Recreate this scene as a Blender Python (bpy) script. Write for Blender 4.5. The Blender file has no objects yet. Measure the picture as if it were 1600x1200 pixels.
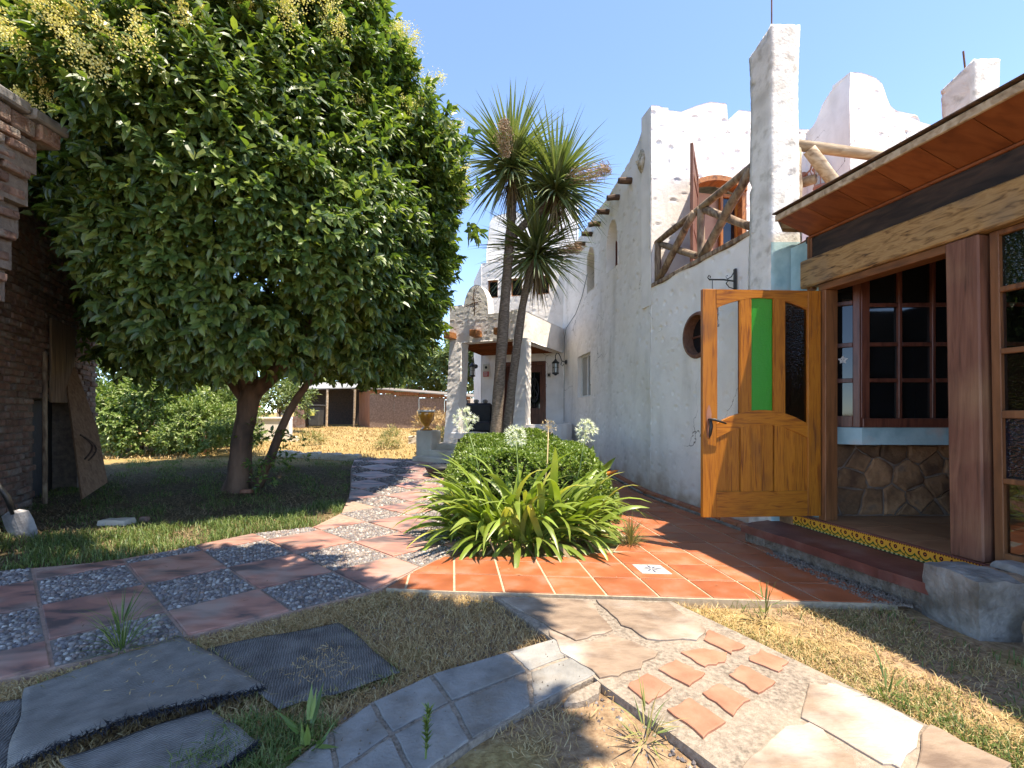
import bpy, math, random
import numpy as np
from mathutils import Vector, noise as mnoise

R = math.radians
random.seed(7)
scene = bpy.context.scene
COL = scene.collection

# ------------------------------------------------------------------ camera
cam_d = bpy.data.cameras.new('camera'); cam = bpy.data.objects.new('camera', cam_d); COL.objects.link(cam)
cam.location = (0, 0, 1.25); cam.rotation_euler = (R(90), 0, 0)
cam_d.sensor_width = 36; cam_d.lens = 16.2; cam_d.shift_y = 0.0281
cam_d.clip_start = 0.05; cam_d.clip_end = 2000
scene.camera = cam
# ------------------------------------------------------------------ sky and sun
SUN_H = Vector((0.80, -0.60, 0)).normalized(); SUN_EL = R(70)
to_sun = Vector((SUN_H.x*math.cos(SUN_EL), SUN_H.y*math.cos(SUN_EL), math.sin(SUN_EL)))
world = bpy.data.worlds.new('World'); scene.world = world; world.use_nodes = True
wn = world.node_tree.nodes; wl = world.node_tree.links
bg = wn['Background']; sky = wn.new('ShaderNodeTexSky'); sky.sky_type = 'NISHITA'; sky.sun_disc = False
sky.sun_elevation = SUN_EL; sky.sun_rotation = math.atan2(SUN_H.x, SUN_H.y)
sky.altitude = 600; sky.air_density = 0.6; sky.dust_density = 0.1; sky.ozone_density = 6.0
wl.new(sky.outputs[0], bg.inputs[0]); bg.inputs[1].default_value = 0.125
sun_d = bpy.data.lights.new('sun', 'SUN'); sun_d.energy = 2.0; sun_d.angle = R(0.55); sun_d.color = (1.0, 0.975, 0.93)
sun = bpy.data.objects.new('sun', sun_d); COL.objects.link(sun)
sun.rotation_euler = to_sun.to_track_quat('Z', 'Y').to_euler(); sun.location = (6, -4, 14)
# ------------------------------------------------------------------ exposure
vs = scene.view_settings; vs.view_transform = 'Standard'; vs.look = 'None'; vs.exposure = 2.4; vs.gamma = 1.0
try:
    vs.use_white_balance = True; vs.white_balance_temperature = 7700; vs.white_balance_tint = 10
except Exception: pass
try: vs.use_curve_mapping = False
except Exception: pass
scene.cycles.max_bounces = 8; scene.cycles.transparent_max_bounces = 16
scene.cycles.use_denoising = True

# ================================================================== helpers
def new_mesh(name, V, Fs, smooth=False):
    me = bpy.data.meshes.new(name)
    V = np.asarray(V, dtype=np.float32).reshape(-1, 3)
    arrs = []
    for F in (Fs if isinstance(Fs, list) else [Fs]):
        F = np.asarray(F, dtype=np.int32)
        if F.size: arrs.append(F)
    me.vertices.add(len(V)); me.vertices.foreach_set('co', V.ravel())
    loops = np.concatenate([a.ravel() for a in arrs])
    tot = np.concatenate([np.full(len(a), a.shape[1], dtype=np.int32) for a in arrs])
    st = np.concatenate([[0], np.cumsum(tot)[:-1]]).astype(np.int32)
    me.loops.add(len(loops)); me.loops.foreach_set('vertex_index', loops)
    me.polygons.add(len(tot)); me.polygons.foreach_set('loop_start', st)
    me.polygons.foreach_set('use_smooth', np.full(len(tot), bool(smooth)))
    me.update(calc_edges=True); me.validate()
    return me

def origin(o):
    v = Vector((0, 0, 0))
    while o is not None:
        v += o.location; o = o.parent
    return v

def tag(o, label=None, cat=None, group=None, kind=None):
    if label: o['label'] = label
    if cat: o['category'] = cat
    if group: o['group'] = group
    if kind: o['kind'] = kind
    return o

def link(name, me, mat=None, parent=None, loc=(0, 0, 0), rot=None, scale=None):
    """world-positioned object; parents are never rotated where children follow"""
    o = bpy.data.objects.new(name, me); COL.objects.link(o)
    if parent is not None: o.parent = parent
    o.location = Vector(loc) - (origin(parent) if parent is not None else Vector((0, 0, 0)))
    if rot is not None: o.rotation_euler = rot
    if scale is not None: o.scale = scale
    if mat is not None and me is not None and len(me.materials) == 0: me.materials.append(mat)
    return o

def empty(name, loc, label, cat, group=None, kind=None):
    o = bpy.data.objects.new(name, None); COL.objects.link(o); o.location = loc
    o.empty_display_size = 0.1
    return tag(o, label, cat, group, kind)

def norm(v):
    v = np.asarray(v, float); n = np.linalg.norm(v, axis=-1, keepdims=True); return v/np.maximum(n, 1e-9)

# chamfered box template
_cb_v = []; _cb_q = []; _cb_t = []
_sg = [(x, y, z) for x in (-1, 1) for y in (-1, 1) for z in (-1, 1)]
for c in range(8):
    for k in range(3): _cb_v.append((c, k))
for k in range(3):
    i, j = [a for a in range(3) if a != k]
    for s in (-1, 1):
        cs = [c for c in range(8) if _sg[c][k] == s]
        order = sorted(cs, key=lambda c: math.atan2(_sg[c][j], _sg[c][i]))
        _cb_q.append([c*3+k for c in order])
for m in range(3):
    i, j = [a for a in range(3) if a != m]
    for c in range(8):
        if _sg[c][m] == -1:
            c2 = [d for d in range(8) if _sg[d][m] == 1 and _sg[d][i] == _sg[c][i] and _sg[d][j] == _sg[c][j]][0]
            _cb_q.append([c*3+i, c2*3+i, c2*3+j, c*3+j])
for c in range(8): _cb_t.append([c*3, c*3+1, c*3+2])

class MB:
    def __init__(s): s.v = []; s.q = []; s.t = []; s.n = []
    def poly(s, pts):
        b = len(s.v); s.v += [tuple(p) for p in pts]
        k = len(pts); ids = list(range(b, b+k))
        (s.q if k == 4 else s.t if k == 3 else s.n).append(ids)
    def cb(s, P, lo, hi, b=0.004):
        lo = np.array(lo, float); hi = np.array(hi, float); base = len(s.v)
        b = min(b, float(np.min(hi-lo))*0.45)
        for c, k in _cb_v:
            p = []
            for a in range(3):
                e = hi[a] if _sg[c][a] > 0 else lo[a]
                if a != k: e -= b*_sg[c][a]
                p.append(e)
            s.v.append(tuple(P(*p)))
        s.q += [[base+i for i in f] for f in _cb_q]; s.t += [[base+i for i in f] for f in _cb_t]
    def box(s, lo, hi, b=0.004): s.cb(lambda x, y, z: (x, y, z), lo, hi, b)
    def tube(s, pts, rad, n=8, cap=True, tw=0.0, jit=0.0):
        pts = np.array(pts, float); m = len(pts)
        if np.isscalar(rad): rad = [rad]*m
        base = len(s.v); ref = None
        for i in range(m):
            t = pts[min(i+1, m-1)]-pts[max(i-1, 0)]; t = t/max(np.linalg.norm(t), 1e-9)
            if ref is None:
                ref = np.array([0, 0, 1.]) if abs(t[2]) < .9 else np.array([1., 0, 0])
            u = ref-t*np.dot(ref, t); u /= max(np.linalg.norm(u), 1e-9); w = np.cross(t, u); ref = u
            for k in range(n):
                a = 2*math.pi*k/n+tw; r = rad[i]*(1+jit*(random.random()-.5))
                s.v.append(tuple(pts[i]+r*(math.cos(a)*u+math.sin(a)*w)))
        for i in range(m-1):
            for k in range(n):
                k2 = (k+1) % n
                s.q.append([base+i*n+k, base+i*n+k2, base+(i+1)*n+k2, base+(i+1)*n+k])
        if cap:
            s.n.append([base+k for k in range(n)][::-1]); s.n.append([base+(m-1)*n+k for k in range(n)])
    def lathe(s, c, prof, n=16):
        s.tube([(c[0], c[1], c[2]+z) for r, z in prof], [max(r, .0005) for r, z in prof], n)
    def prism(s, poly, z0, z1, inset=0.0):
        """poly: list of (x,y) or callables for z"""
        f0 = z0 if callable(z0) else (lambda x, y: z0); f1 = z1 if callable(z1) else (lambda x, y: z1)
        k = len(poly); base = len(s.v)
        cx = sum(p[0] for p in poly)/k; cy = sum(p[1] for p in poly)/k
        s.v += [(x, y, f0(x, y)) for x, y in poly]
        if inset > 0:
            s.v += [(x, y, f1(x, y)-inset*.6) for x, y in poly]
            ins = []
            for x, y in poly:
                d = math.hypot(cx-x, cy-y) or 1; q = min(inset*1.3, d*.3)
                ins.append((x+(cx-x)/d*q, y+(cy-y)/d*q))
            s.v += [(x, y, f1(x, y)) for x, y in ins]; L = 3
        else:
            s.v += [(x, y, f1(x, y)) for x, y in poly]; L = 2
        for l in range(L-1):
            for i in range(k):
                j = (i+1) % k
                s.q.append([base+l*k+i, base+l*k+j, base+(l+1)*k+j, base+(l+1)*k+i])
        top = [base+(L-1)*k+i for i in range(k)]
        (s.q if k == 4 else s.t if k == 3 else s.n).append(top)
    def mesh(s, name, smooth=False):
        me = bpy.data.meshes.new(name); me.from_pydata(s.v, [], s.q+s.t+s.n)
        if smooth: me.polygons.foreach_set('use_smooth', np.ones(len(me.polygons), bool))
        me.update(); return me
    def build(s, name, mat, parent=None, smooth=False, **k):
        return link(name, s.mesh(name, smooth), mat, parent, **k)

class Fr:
    """vertical plane frame: s along d, z up, out along n"""
    def __init__(self, o, d, side=1):
        l = math.hypot(*d); self.o = o; self.d = (d[0]/l, d[1]/l); self.L = l
        self.n = (-self.d[1]*side, self.d[0]*side)
    def p(self, s, z, out=0.0):
        return (self.o[0]+self.d[0]*s+self.n[0]*out, self.o[1]+self.d[1]*s+self.n[1]*out, z)
    def box(self, mb, s0, s1, z0, z1, o0, o1, b=0.004):
        mb.cb(lambda a, b_, c: self.p(a, b_, c), (s0, z0, o0), (s1, z1, o1), b)

def sst(a, b, t):
    t = np.clip((np.asarray(t, float)-a)/(b-a), 0, 1); return t*t*(3-2*t)
def gz(x, y):
    y = np.asarray(y, float)
    return 0.17*sst(6.5, 10.6, y)+0.035*np.clip(y-10.6, 0, 34)
def gzf(x, y): return float(gz(x, y))

def inpoly(P, poly):
    x = P[:, 0]; y = P[:, 1]; r = np.zeros(len(P), bool); n = len(poly)
    for i in range(n):
        x1, y1 = poly[i]; x2, y2 = poly[(i+1) % n]
        c = ((y1 > y) != (y2 > y)) & (x < (x2-x1)*(y-y1)/((y2-y1) if y2 != y1 else 1e-9)+x1)
        r ^= c
    return r
def clip_poly(subj, clip):
    """Sutherland-Hodgman: subject by convex ccw clip"""
    out = list(subj)
    for i in range(len(clip)):
        ax, ay = clip[i]; bx, by = clip[(i+1) % len(clip)]
        inp = out; out = []
        if not inp: break
        f = lambda p: (bx-ax)*(p[1]-ay)-(by-ay)*(p[0]-ax)
        for k in range(len(inp)):
            p = inp[k]; q = inp[k-1]; fp = f(p); fq = f(q)
            if fp >= 0:
                if fq < 0:
                    t = fq/(fq-fp); out.append((q[0]+(p[0]-q[0])*t, q[1]+(p[1]-q[1])*t))
                out.append(p)
            elif fq >= 0:
                t = fq/(fq-fp); out.append((q[0]+(p[0]-q[0])*t, q[1]+(p[1]-q[1])*t))
    return out
def parea(p): return 0.5*sum(p[i-1][0]*p[i][1]-p[i][0]*p[i-1][1] for i in range(len(p)))
def ccw(p): return list(p) if parea(p) > 0 else list(p)[::-1]
def clean(p, e=1e-3):
    o = []
    for q in p:
        if not o or math.hypot(q[0]-o[-1][0], q[1]-o[-1][1]) > e: o.append(q)
    if len(o) > 1 and math.hypot(o[0][0]-o[-1][0], o[0][1]-o[-1][1]) < e: o.pop()
    return o
def shrink(p, d):
    """inset a convex ccw polygon"""
    out = list(p); n = len(p)
    for i in range(n):
        a = p[i]; b = p[(i+1) % n]; l = math.hypot(b[0]-a[0], b[1]-a[1])
        if l < 1e-6: continue
        nx, ny = -(b[1]-a[1])/l*d, (b[0]-a[0])/l*d
        a2 = (a[0]+nx, a[1]+ny); b2 = (b[0]+nx, b[1]+ny); res = []
        f = lambda q: (b2[0]-a2[0])*(q[1]-a2[1])-(b2[1]-a2[1])*(q[0]-a2[0])
        for k in range(len(out)):
            p1 = out[k]; q1 = out[k-1]; fp = f(p1); fq = f(q1)
            if (fp >= 0) != (fq >= 0):
                t = fq/(fq-fp); res.append((q1[0]+(p1[0]-q1[0])*t, q1[1]+(p1[1]-q1[1])*t))
            if fp >= 0: res.append(p1)
        out = res
        if len(out) < 3: return []
    return clean(out)
def voronoi(seeds, rect):
    x0, y0, x1, y1 = rect; cells = []
    for i, a in enumerate(seeds):
        c = [(x0, y0), (x1, y0), (x1, y1), (x0, y1)]
        for j, b in enumerate(seeds):
            if i == j: continue
            mx, my = (a[0]+b[0])/2, (a[1]+b[1])/2; dx, dy = b[0]-a[0], b[1]-a[1]
            res = []; f = lambda p: -((p[0]-mx)*dx+(p[1]-my)*dy)
            for k in range(len(c)):
                p = c[k]; q = c[k-1]; fp = f(p); fq = f(q)
                if (fp >= 0) != (fq >= 0):
                    t = fq/(fq-fp); res.append((q[0]+(p[0]-q[0])*t, q[1]+(p[1]-q[1])*t))
                if fp >= 0: res.append(p)
            c = res
            if len(c) < 3: break
        if len(c) >= 3: cells.append(clean(c))
    return cells

# ================================================================== materials
def _base(name):
    m = bpy.data.materials.new(name); m.use_nodes = True
    nt = m.node_tree; return m, nt, nt.nodes['Principled BSDF'], nt.nodes['Material Output']
def ramp(nt, cols, lo=0.3, hi=0.7):
    r = nt.nodes.new('ShaderNodeValToRGB'); e = r.color_ramp.elements; k = len(cols)
    while len(e) < k: e.new(0.5)
    for i, c in enumerate(cols):
        e[i].position = lo+(hi-lo)*i/max(k-1, 1); e[i].color = (c[0], c[1], c[2], 1)
    return r
def pmat(name, cols, scale=5, detail=5, rough=.6, bump=0., bscale=None, stretch=(1, 1, 1), spec=.5, rnd=0., island=0.,
         trans=0., lo=.3, hi=.7, st2=(1, 1, 1), splash=None, cols2=None, scale2=1.5, mix2=(.45, .65), bdist=.01, rrange=None, dist=0., coat=0., sheen=0.):
    m, nt, pb, out = _base(name); N = nt.nodes; L = nt.links
    tc = N.new('ShaderNodeTexCoord'); mp = N.new('ShaderNodeMapping'); mp.inputs['Scale'].default_value = stretch
    vec = tc.outputs['Object']
    if rnd:
        oi = N.new('ShaderNodeObjectInfo'); ad = N.new('ShaderNodeVectorMath'); ad.operation = 'ADD'
        mu = N.new('ShaderNodeMath'); mu.operation = 'MULTIPLY'; mu.inputs[1].default_value = 37.
        L.new(oi.outputs['Random'], mu.inputs[0]); L.new(vec, ad.inputs[0]); L.new(mu.outputs[0], ad.inputs[1]); vec = ad.outputs[0]
    L.new(vec, mp.inputs['Vector'])
    nz = N.new('ShaderNodeTexNoise'); nz.inputs['Scale'].default_value = scale; nz.inputs['Detail'].default_value = detail
    nz.inputs['Distortion'].default_value = dist
    L.new(mp.outputs[0], nz.inputs['Vector'])
    r = ramp(nt, cols, lo, hi)
    if island >= 1.0:
        ge = N.new('ShaderNodeNewGeometry'); L.new(ge.outputs['Random Per Island'], r.inputs[0])
    else: L.new(nz.outputs[0], r.inputs[0])
    col = r.outputs[0]
    if cols2:
        n2 = N.new('ShaderNodeTexNoise'); n2.inputs['Scale'].default_value = scale2; n2.inputs['Detail'].default_value = 6
        mp2 = N.new('ShaderNodeMapping'); mp2.inputs['Scale'].default_value = st2; L.new(vec, mp2.inputs[0]); L.new(mp2.outputs[0], n2.inputs['Vector'])
        mr = N.new('ShaderNodeMapRange'); mr.inputs[1].default_value = mix2[0]; mr.inputs[2].default_value = mix2[1]
        L.new(n2.outputs[0], mr.inputs[0])
        mx = N.new('ShaderNodeMix'); mx.data_type = 'RGBA'
        r2 = ramp(nt, cols2, lo, hi); L.new(nz.outputs[0], r2.inputs[0])
        L.new(mr.outputs[0], mx.inputs[0]); L.new(col, mx.inputs[6]); L.new(r2.outputs[0], mx.inputs[7]); col = mx.outputs[2]
    if splash:
        sx = N.new('ShaderNodeSeparateXYZ'); L.new(tc.outputs['Object'], sx.inputs[0]); n4 = N.new('ShaderNodeTexNoise'); n4.inputs['Scale'].default_value = 3.5; n4.inputs['Detail'].default_value = 8
        L.new(tc.outputs['Object'], n4.inputs['Vector']); ad4 = N.new('ShaderNodeMath'); ad4.operation = 'MULTIPLY_ADD'; ad4.inputs[1].default_value = -.9; L.new(n4.outputs[0], ad4.inputs[0]); L.new(sx.outputs[2], ad4.inputs[2])
        m4 = N.new('ShaderNodeMapRange'); m4.inputs[1].default_value = -.15; m4.inputs[2].default_value = -.42; L.new(ad4.outputs[0], m4.inputs[0])
        # hairline cracks, only in some areas
        vo = N.new('ShaderNodeTexVoronoi'); vo.feature = 'DISTANCE_TO_EDGE'; vo.inputs['Scale'].default_value = .75
        nw = N.new('ShaderNodeTexNoise'); nw.inputs['Scale'].default_value = 2.5; nw.inputs['Detail'].default_value = 6; L.new(tc.outputs['Object'], nw.inputs['Vector'])
        vm = N.new('ShaderNodeVectorMath'); vm.operation = 'MULTIPLY_ADD'; vm.inputs[1].default_value = (.55, .55, .55); L.new(nw.outputs['Color'], vm.inputs[0]); L.new(tc.outputs['Object'], vm.inputs[2]); L.new(vm.outputs[0], vo.inputs['Vector'])
        ck = N.new('ShaderNodeMapRange'); ck.inputs[1].default_value = .0045; ck.inputs[2].default_value = .0015; L.new(vo.outputs['Distance'], ck.inputs[0])
        cm = N.new('ShaderNodeMapRange'); cm.inputs[1].default_value = .55; cm.inputs[2].default_value = .62; n5 = N.new('ShaderNodeTexNoise'); n5.inputs['Scale'].default_value = .7; L.new(tc.outputs['Object'], n5.inputs['Vector']); L.new(n5.outputs[0], cm.inputs[0])
        cx_ = N.new('ShaderNodeMath'); cx_.operation = 'MULTIPLY'; L.new(ck.outputs[0], cx_.inputs[0]); L.new(cm.outputs[0], cx_.inputs[1])
        x5 = N.new('ShaderNodeMix'); x5.data_type = 'RGBA'; x5.inputs[7].default_value = (.22, .18, .15, 1); L.new(cx_.outputs[0], x5.inputs[0]); L.new(col, x5.inputs[6]); col = x5.outputs[2]
        x4 = N.new('ShaderNodeMix'); x4.data_type = 'RGBA'; x4.inputs[7].default_value = (*splash, 1); L.new(m4.outputs[0], x4.inputs[0]); L.new(col, x4.inputs[6]); col = x4.outputs[2]
    if rnd or (0 < island < 1):
        hs = N.new('ShaderNodeHueSaturation'); mr = N.new('ShaderNodeMapRange')
        a = rnd if rnd else island
        mr.inputs[3].default_value = 1-a; mr.inputs[4].default_value = 1+a
        if rnd: L.new(oi.outputs['Random'], mr.inputs[0])
        else:
            ge = N.new('ShaderNodeNewGeometry'); L.new(ge.outputs['Random Per Island'], mr.inputs[0])
        L.new(mr.outputs[0], hs.inputs['Value']); L.new(col, hs.inputs['Color']); col = hs.outputs[0]
    L.new(col, pb.inputs['Base Color'])
    pb.inputs['Roughness'].default_value = rough; pb.inputs['Specular IOR Level'].default_value = spec
    if rrange:
        mr = N.new('ShaderNodeMapRange'); mr.inputs[3].default_value = rrange[0]; mr.inputs[4].default_value = rrange[1]
        L.new(nz.outputs[0], mr.inputs[0]); L.new(mr.outputs[0], pb.inputs['Roughness'])
    if coat: pb.inputs['Coat Weight'].default_value = coat; pb.inputs['Coat Roughness'].default_value = .15
    if bump:
        nb = N.new('ShaderNodeTexNoise'); nb.inputs['Scale'].default_value = bscale or scale*4; nb.inputs['Detail'].default_value = 6
        L.new(mp.outputs[0], nb.inputs['Vector'])
        bp = N.new('ShaderNodeBump'); bp.inputs['Strength'].default_value = bump; bp.inputs['Distance'].default_value = bdist
        L.new(nb.outputs[0], bp.inputs['Height']); L.new(bp.outputs[0], pb.inputs['Normal'])
    if trans:
        tr = N.new('ShaderNodeBsdfTranslucent'); ms = N.new('ShaderNodeMixShader'); ms.inputs[0].default_value = trans
        g = N.new('ShaderNodeMix'); g.data_type = 'RGBA'; g.blend_type = 'MULTIPLY'; g.inputs[0].default_value = 1
        g.inputs[7].default_value = (1.6, 1.7, .7, 1); L.new(col, g.inputs[6]); L.new(g.outputs[2], tr.inputs[0])
        L.new(pb.outputs[0], ms.inputs[1]); L.new(tr.outputs[0], ms.inputs[2]); L.new(ms.outputs[0], out.inputs[0])
    return m
def glass(name, tint, rough=.03, op=0.0, diff=None, bump=0., refl=1.0):
    """thin pane: tinted transparent + fresnel gloss (+ some diffuse body)"""
    m, nt, pb, out = _base(name); N = nt.nodes; L = nt.links; N.remove(pb)
    tr = N.new('ShaderNodeBsdfTransparent'); tr.inputs[0].default_value = (*tint, 1)
    gl = N.new('ShaderNodeBsdfGlossy'); gl.inputs['Roughness'].default_value = rough; gl.inputs[0].default_value = (refl, refl, refl, 1)
    fr = N.new('ShaderNodeFresnel'); fr.inputs[0].default_value = 1.6
    body = tr.outputs[0]
    if diff:
        df = N.new('ShaderNodeBsdfDiffuse'); df.inputs[0].default_value = (*diff, 1)
        tl = N.new('ShaderNodeBsdfTranslucent'); tl.inputs[0].default_value = (*diff, 1)
        m0 = N.new('ShaderNodeMixShader'); m0.inputs[0].default_value = .5
        L.new(df.outputs[0], m0.inputs[1]); L.new(tl.outputs[0], m0.inputs[2])
        m1 = N.new('ShaderNodeMixShader'); m1.inputs[0].default_value = op
        L.new(body, m1.inputs[1]); L.new(m0.outputs[0], m1.inputs[2]); body = m1.outputs[0]
    ms = N.new('ShaderNodeMixShader'); L.new(fr.outputs[0], ms.inputs[0]); L.new(body, ms.inputs[1]); L.new(gl.outputs[0], ms.inputs[2])
    if bump:
        tc = N.new('ShaderNodeTexCoord'); mp = N.new('ShaderNodeMapping'); mp.inputs['Scale'].default_value = (1, 1, 2.2)
        nb = N.new('ShaderNodeTexNoise'); nb.inputs['Scale'].default_value = 38; nb.inputs['Detail'].default_value = 2
        bp = N.new('ShaderNodeBump'); bp.inputs['Strength'].default_value = bump; bp.inputs['Distance'].default_value = .01
        L.new(tc.outputs['Object'], mp.inputs[0]); L.new(mp.outputs[0], nb.inputs['Vector']); L.new(nb.outputs[0], bp.inputs['Height'])
        L.new(bp.outputs[0], gl.inputs['Normal'])
    L.new(ms.outputs[0], out.inputs[0]); return m

m_stucco = pmat('stucco', [(.77, .72, .67), (.85, .795, .74), (.88, .83, .775)], 3.5, 8, .85, .5, 45, bdist=.006, cols2=[(.60, .555, .50), (.73, .68, .62)], scale2=2.2, mix2=(.55, .76), st2=(1, 1, .22), splash=(.52, .42, .34), spec=.2)
m_stucco_old = pmat('stucco_weathered', [(.50, .46, .40), (.76, .72, .66), (.84, .80, .75)], 9, 10, .9, .8, 34, bdist=.008, cols2=[(.36, .33, .28), (.62, .58, .52)], scale2=4.5, mix2=(.54, .70), spec=.15)
m_teal = pmat('teal_paint', [(.24, .40, .44), (.36, .54, .57), (.42, .58, .60)], 5, 8, .75, .3, 30, cols2=[(.45, .46, .44), (.5, .5, .47)], scale2=3, mix2=(.6, .7))
m_tile = pmat('terracotta_tile', [(.27, .072, .026), (.35, .10, .037), (.40, .13, .055)], 4, 6, .5, .2, 60, rnd=.2, bdist=.003, cols2=[(.24, .10, .055), (.36, .165, .10)], scale2=4, mix2=(.5, .7), rrange=(.35, .75))
m_grout = pmat('grout', [(.34, .26, .17), (.50, .40, .28)], 30, 4, .9, .3, 80, bdist=.003)
m_ptile = pmat('smoky_tile', [(.11, .078, .072), (.28, .14, .11), (.40, .185, .135), (.46, .24, .18)], 2.6, 7, .5, .25, 40, stretch=(1, 2.2, 1), rnd=.12, lo=.37, hi=.60, cols2=[(.24, .17, .14), (.38, .27, .22)], scale2=3.5, mix2=(.46, .66), bdist=.002, dist=.6)
m_pebble = pmat('pebble', [(.075, .065, .065), (.14, .105, .095), (.18, .165, .165), (.26, .185, .145), (.32, .28, .25), (.11, .10, .105), (.24, .21, .18), (.46, .42, .37)], 40, 3, .6, .2, 90, island=1.0, lo=.0, hi=.97, bdist=.002)
m_mortar = pmat('pebble_mortar', [(.14, .12, .10), (.24, .20, .165)], 60, 5, .95, .5, 160, bdist=.003)
m_ptrim = pmat('path_trim', [(.30, .19, .14), (.44, .29, .22)], 20, 4, .9, .4, 60)
m_conc = pmat('concrete', [(.16, .145, .125), (.26, .24, .21), (.34, .315, .28)], 9, 10, .95, 1., 40, bdist=.012, cols2=[(.10, .085, .065), (.20, .175, .14)], scale2=4, mix2=(.5, .66))
m_pathconc = pmat('exposed_aggregate', [(.13, .105, .08), (.25, .20, .155), (.35, .295, .235)], 55, 4, .92, .9, 130, bdist=.006, cols2=[(.27, .215, .16), (.36, .295, .23)], scale2=2.5)
m_flag = pmat('flagstone', [(.15, .10, .07), (.235, .165, .115), (.285, .205, .145), (.22, .15, .105)], 5, 10, .85, .7, 22, rnd=.10, bdist=.01, stretch=(1, 2.0, 1), cols2=[(.40, .34, .29), (.52, .44, .36)], scale2=2.2, mix2=(.45, .65))
m_dirt = pmat('rubble_dirt', [(.10, .075, .055), (.19, .15, .115), (.26, .21, .17)], 16, 9, .95, 1., 50, bdist=.02)
m_flagred = pmat('red_flagstone', [(.29, .115, .065), (.37, .165, .10), (.42, .215, .14)], 7, 9, .85, .6, 25, rnd=.08, bdist=.008)
m_paver = pmat('grey_paver', [(.20, .19, .175), (.27, .257, .235), (.32, .305, .28)], 9, 9, .95, .9, 70, rnd=.09, bdist=.006, cols2=[(.17, .14, .11), (.25, .215, .175)], scale2=5, mix2=(.5, .7))
m_brick = pmat('brick', [(.13, .075, .055), (.22, .12, .088), (.28, .165, .12), (.24, .19, .155)], 8, 9, .95, 1., 30, rnd=.28, bdist=.02, cols2=[(.22, .18, .15), (.32, .27, .23)], scale2=5, mix2=(.5, .66))
m_brickm = pmat('brick_mortar', [(.15, .11, .085), (.26, .20, .16)], 14, 8, .95, .8, 50, bdist=.012)
m_coping = pmat('coping', [(.14, .13, .13), (.26, .24, .23), (.32, .28, .26)], 7, 8, .9, .6, 30, rnd=.2)
def wood(name, cols, ax, scale=3, rough=.5, bump=.25, rnd=.12, stretch=14, coat=0., lo=.28, hi=.72, dist=.8, spec=.4, **k):
    st = [stretch]*3; st[ax] = 1
    return pmat(name, cols, scale, 6, rough, bump, scale*3, st, spec, rnd=rnd, coat=coat, lo=lo, hi=hi, dist=dist, bdist=.004, **k)
OR = [(.20, .055, .006), (.36, .115, .009), (.44, .155, .013), (.33, .10, .008)]
m_pine_v = wood('varnished_pine_upright', OR, 2, 2.6, .45, .25, .12, 16, coat=.08, lo=.33, hi=.67, dist=1.2, cols2=[(.14, .045, .012), (.27, .09, .012), (.33, .12, .016)], scale2=5, mix2=(.58, .72), st2=(1, 1, .4))
m_pine_h = wood('varnished_pine_level', OR, 0, 2.6, .45, .25, .12, 16, coat=.08, lo=.33, hi=.67, dist=1.2, cols2=[(.14, .045, .012), (.27, .09, .012), (.33, .12, .016)], scale2=5, mix2=(.58, .72), st2=(.4, 1, 1))
m_pine_y = wood('varnished_pine_jamb', OR, 1, 1.6, .4, .1, .08, 9)
m_beam = wood('raw_beam', [(.05, .028, .014), (.22, .12, .045), (.35, .205, .08), (.41, .25, .105), (.32, .185, .07)], 1, 2.0, .7, .6, .05, 16, lo=.30, hi=.66, cols2=[(.10, .07, .045), (.26, .17, .09), (.30, .2, .11)], scale2=2.2, mix2=(.52, .68))
m_dark = wood('dark_board', [(.012, .010, .010), (.04, .026, .02), (.075, .045, .032)], 1, 2, .7, .4, .1, 8)
m_brown_v = wood('brown_post', [(.085, .035, .02), (.17, .07, .042), (.22, .10, .06)], 2, 2, .6, .5, .05, 14, cols2=[(.20, .10, .055), (.30, .17, .09)], scale2=1.3, mix2=(.5, .7))
m_trim_v = wood('orange_brown_trim', [(.10, .04, .016), (.19, .075, .027), (.25, .105, .042)], 2, 2.2, .5, .3, .1, 10)
m_trim_y = wood('orange_brown_head', [(.10, .04, .016), (.20, .08, .028), (.26, .11, .044)], 1, 2.2, .5, .3, .1, 10)
m_frame = wood('mahogany_frame', [(.065, .022, .014), (.14, .046, .028), (.19, .066, .04)], 2, 3, .4, .3, .1, 10, coat=.1)
m_soffit = wood('soffit_board', [(.15, .042, .014), (.24, .07, .022), (.29, .095, .033)], 0, 2.5, .55, .2, .14, 5)
m_log = wood('weathered_log', [(.055, .035, .025), (.16, .10, .065), (.28, .20, .13), (.34, .26, .18)], 2, 3.5, .8, .8, .2, 4)
m_loglight = wood('pale_log', [(.16, .10, .06), (.34, .24, .15), (.46, .35, .24), (.52, .42, .30)], 0, 3.5, .8, .7, .2, 5)
m_viga = wood('viga_wood', [(.13, .05, .02), (.34, .13, .04), (.42, .17, .055)], 1, 4, .6, .3, .2, 5)
m_vigadark = wood('old_viga', [(.03, .02, .015), (.10, .055, .035), (.17, .10, .06)], 0, 5, .8, .5, .2, 5)
m_redpaint = pmat('red_floor_paint', [(.12, .035, .025), (.17, .052, .038), (.21, .075, .055)], 5, 8, .55, .3, 40, cols2=[(.16, .09, .07), (.23, .14, .11)], scale2=2.5, mix2=(.55, .75))
m_floor = pmat('veranda_floor', [(.24, .10, .045), (.36, .175, .085), (.42, .225, .115)], 3, 7, .35, .1, 30, stretch=(1, 2.5, 1), rnd=.1)
m_fieldstone = pmat('fieldstone', [(.10, .05, .026), (.20, .105, .05), (.31, .165, .08), (.19, .12, .075)], 6, 9, .8, .9, 16, rnd=.45, bdist=.02)
m_iron = pmat('black_iron', [(.012, .011, .010), (.03, .026, .022)], 12, 5, .5, .2, 60)
m_copper = pmat('copper', [(.25, .10, .06), (.36, .16, .10)], 12, 5, .5, .2, 60)
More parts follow.
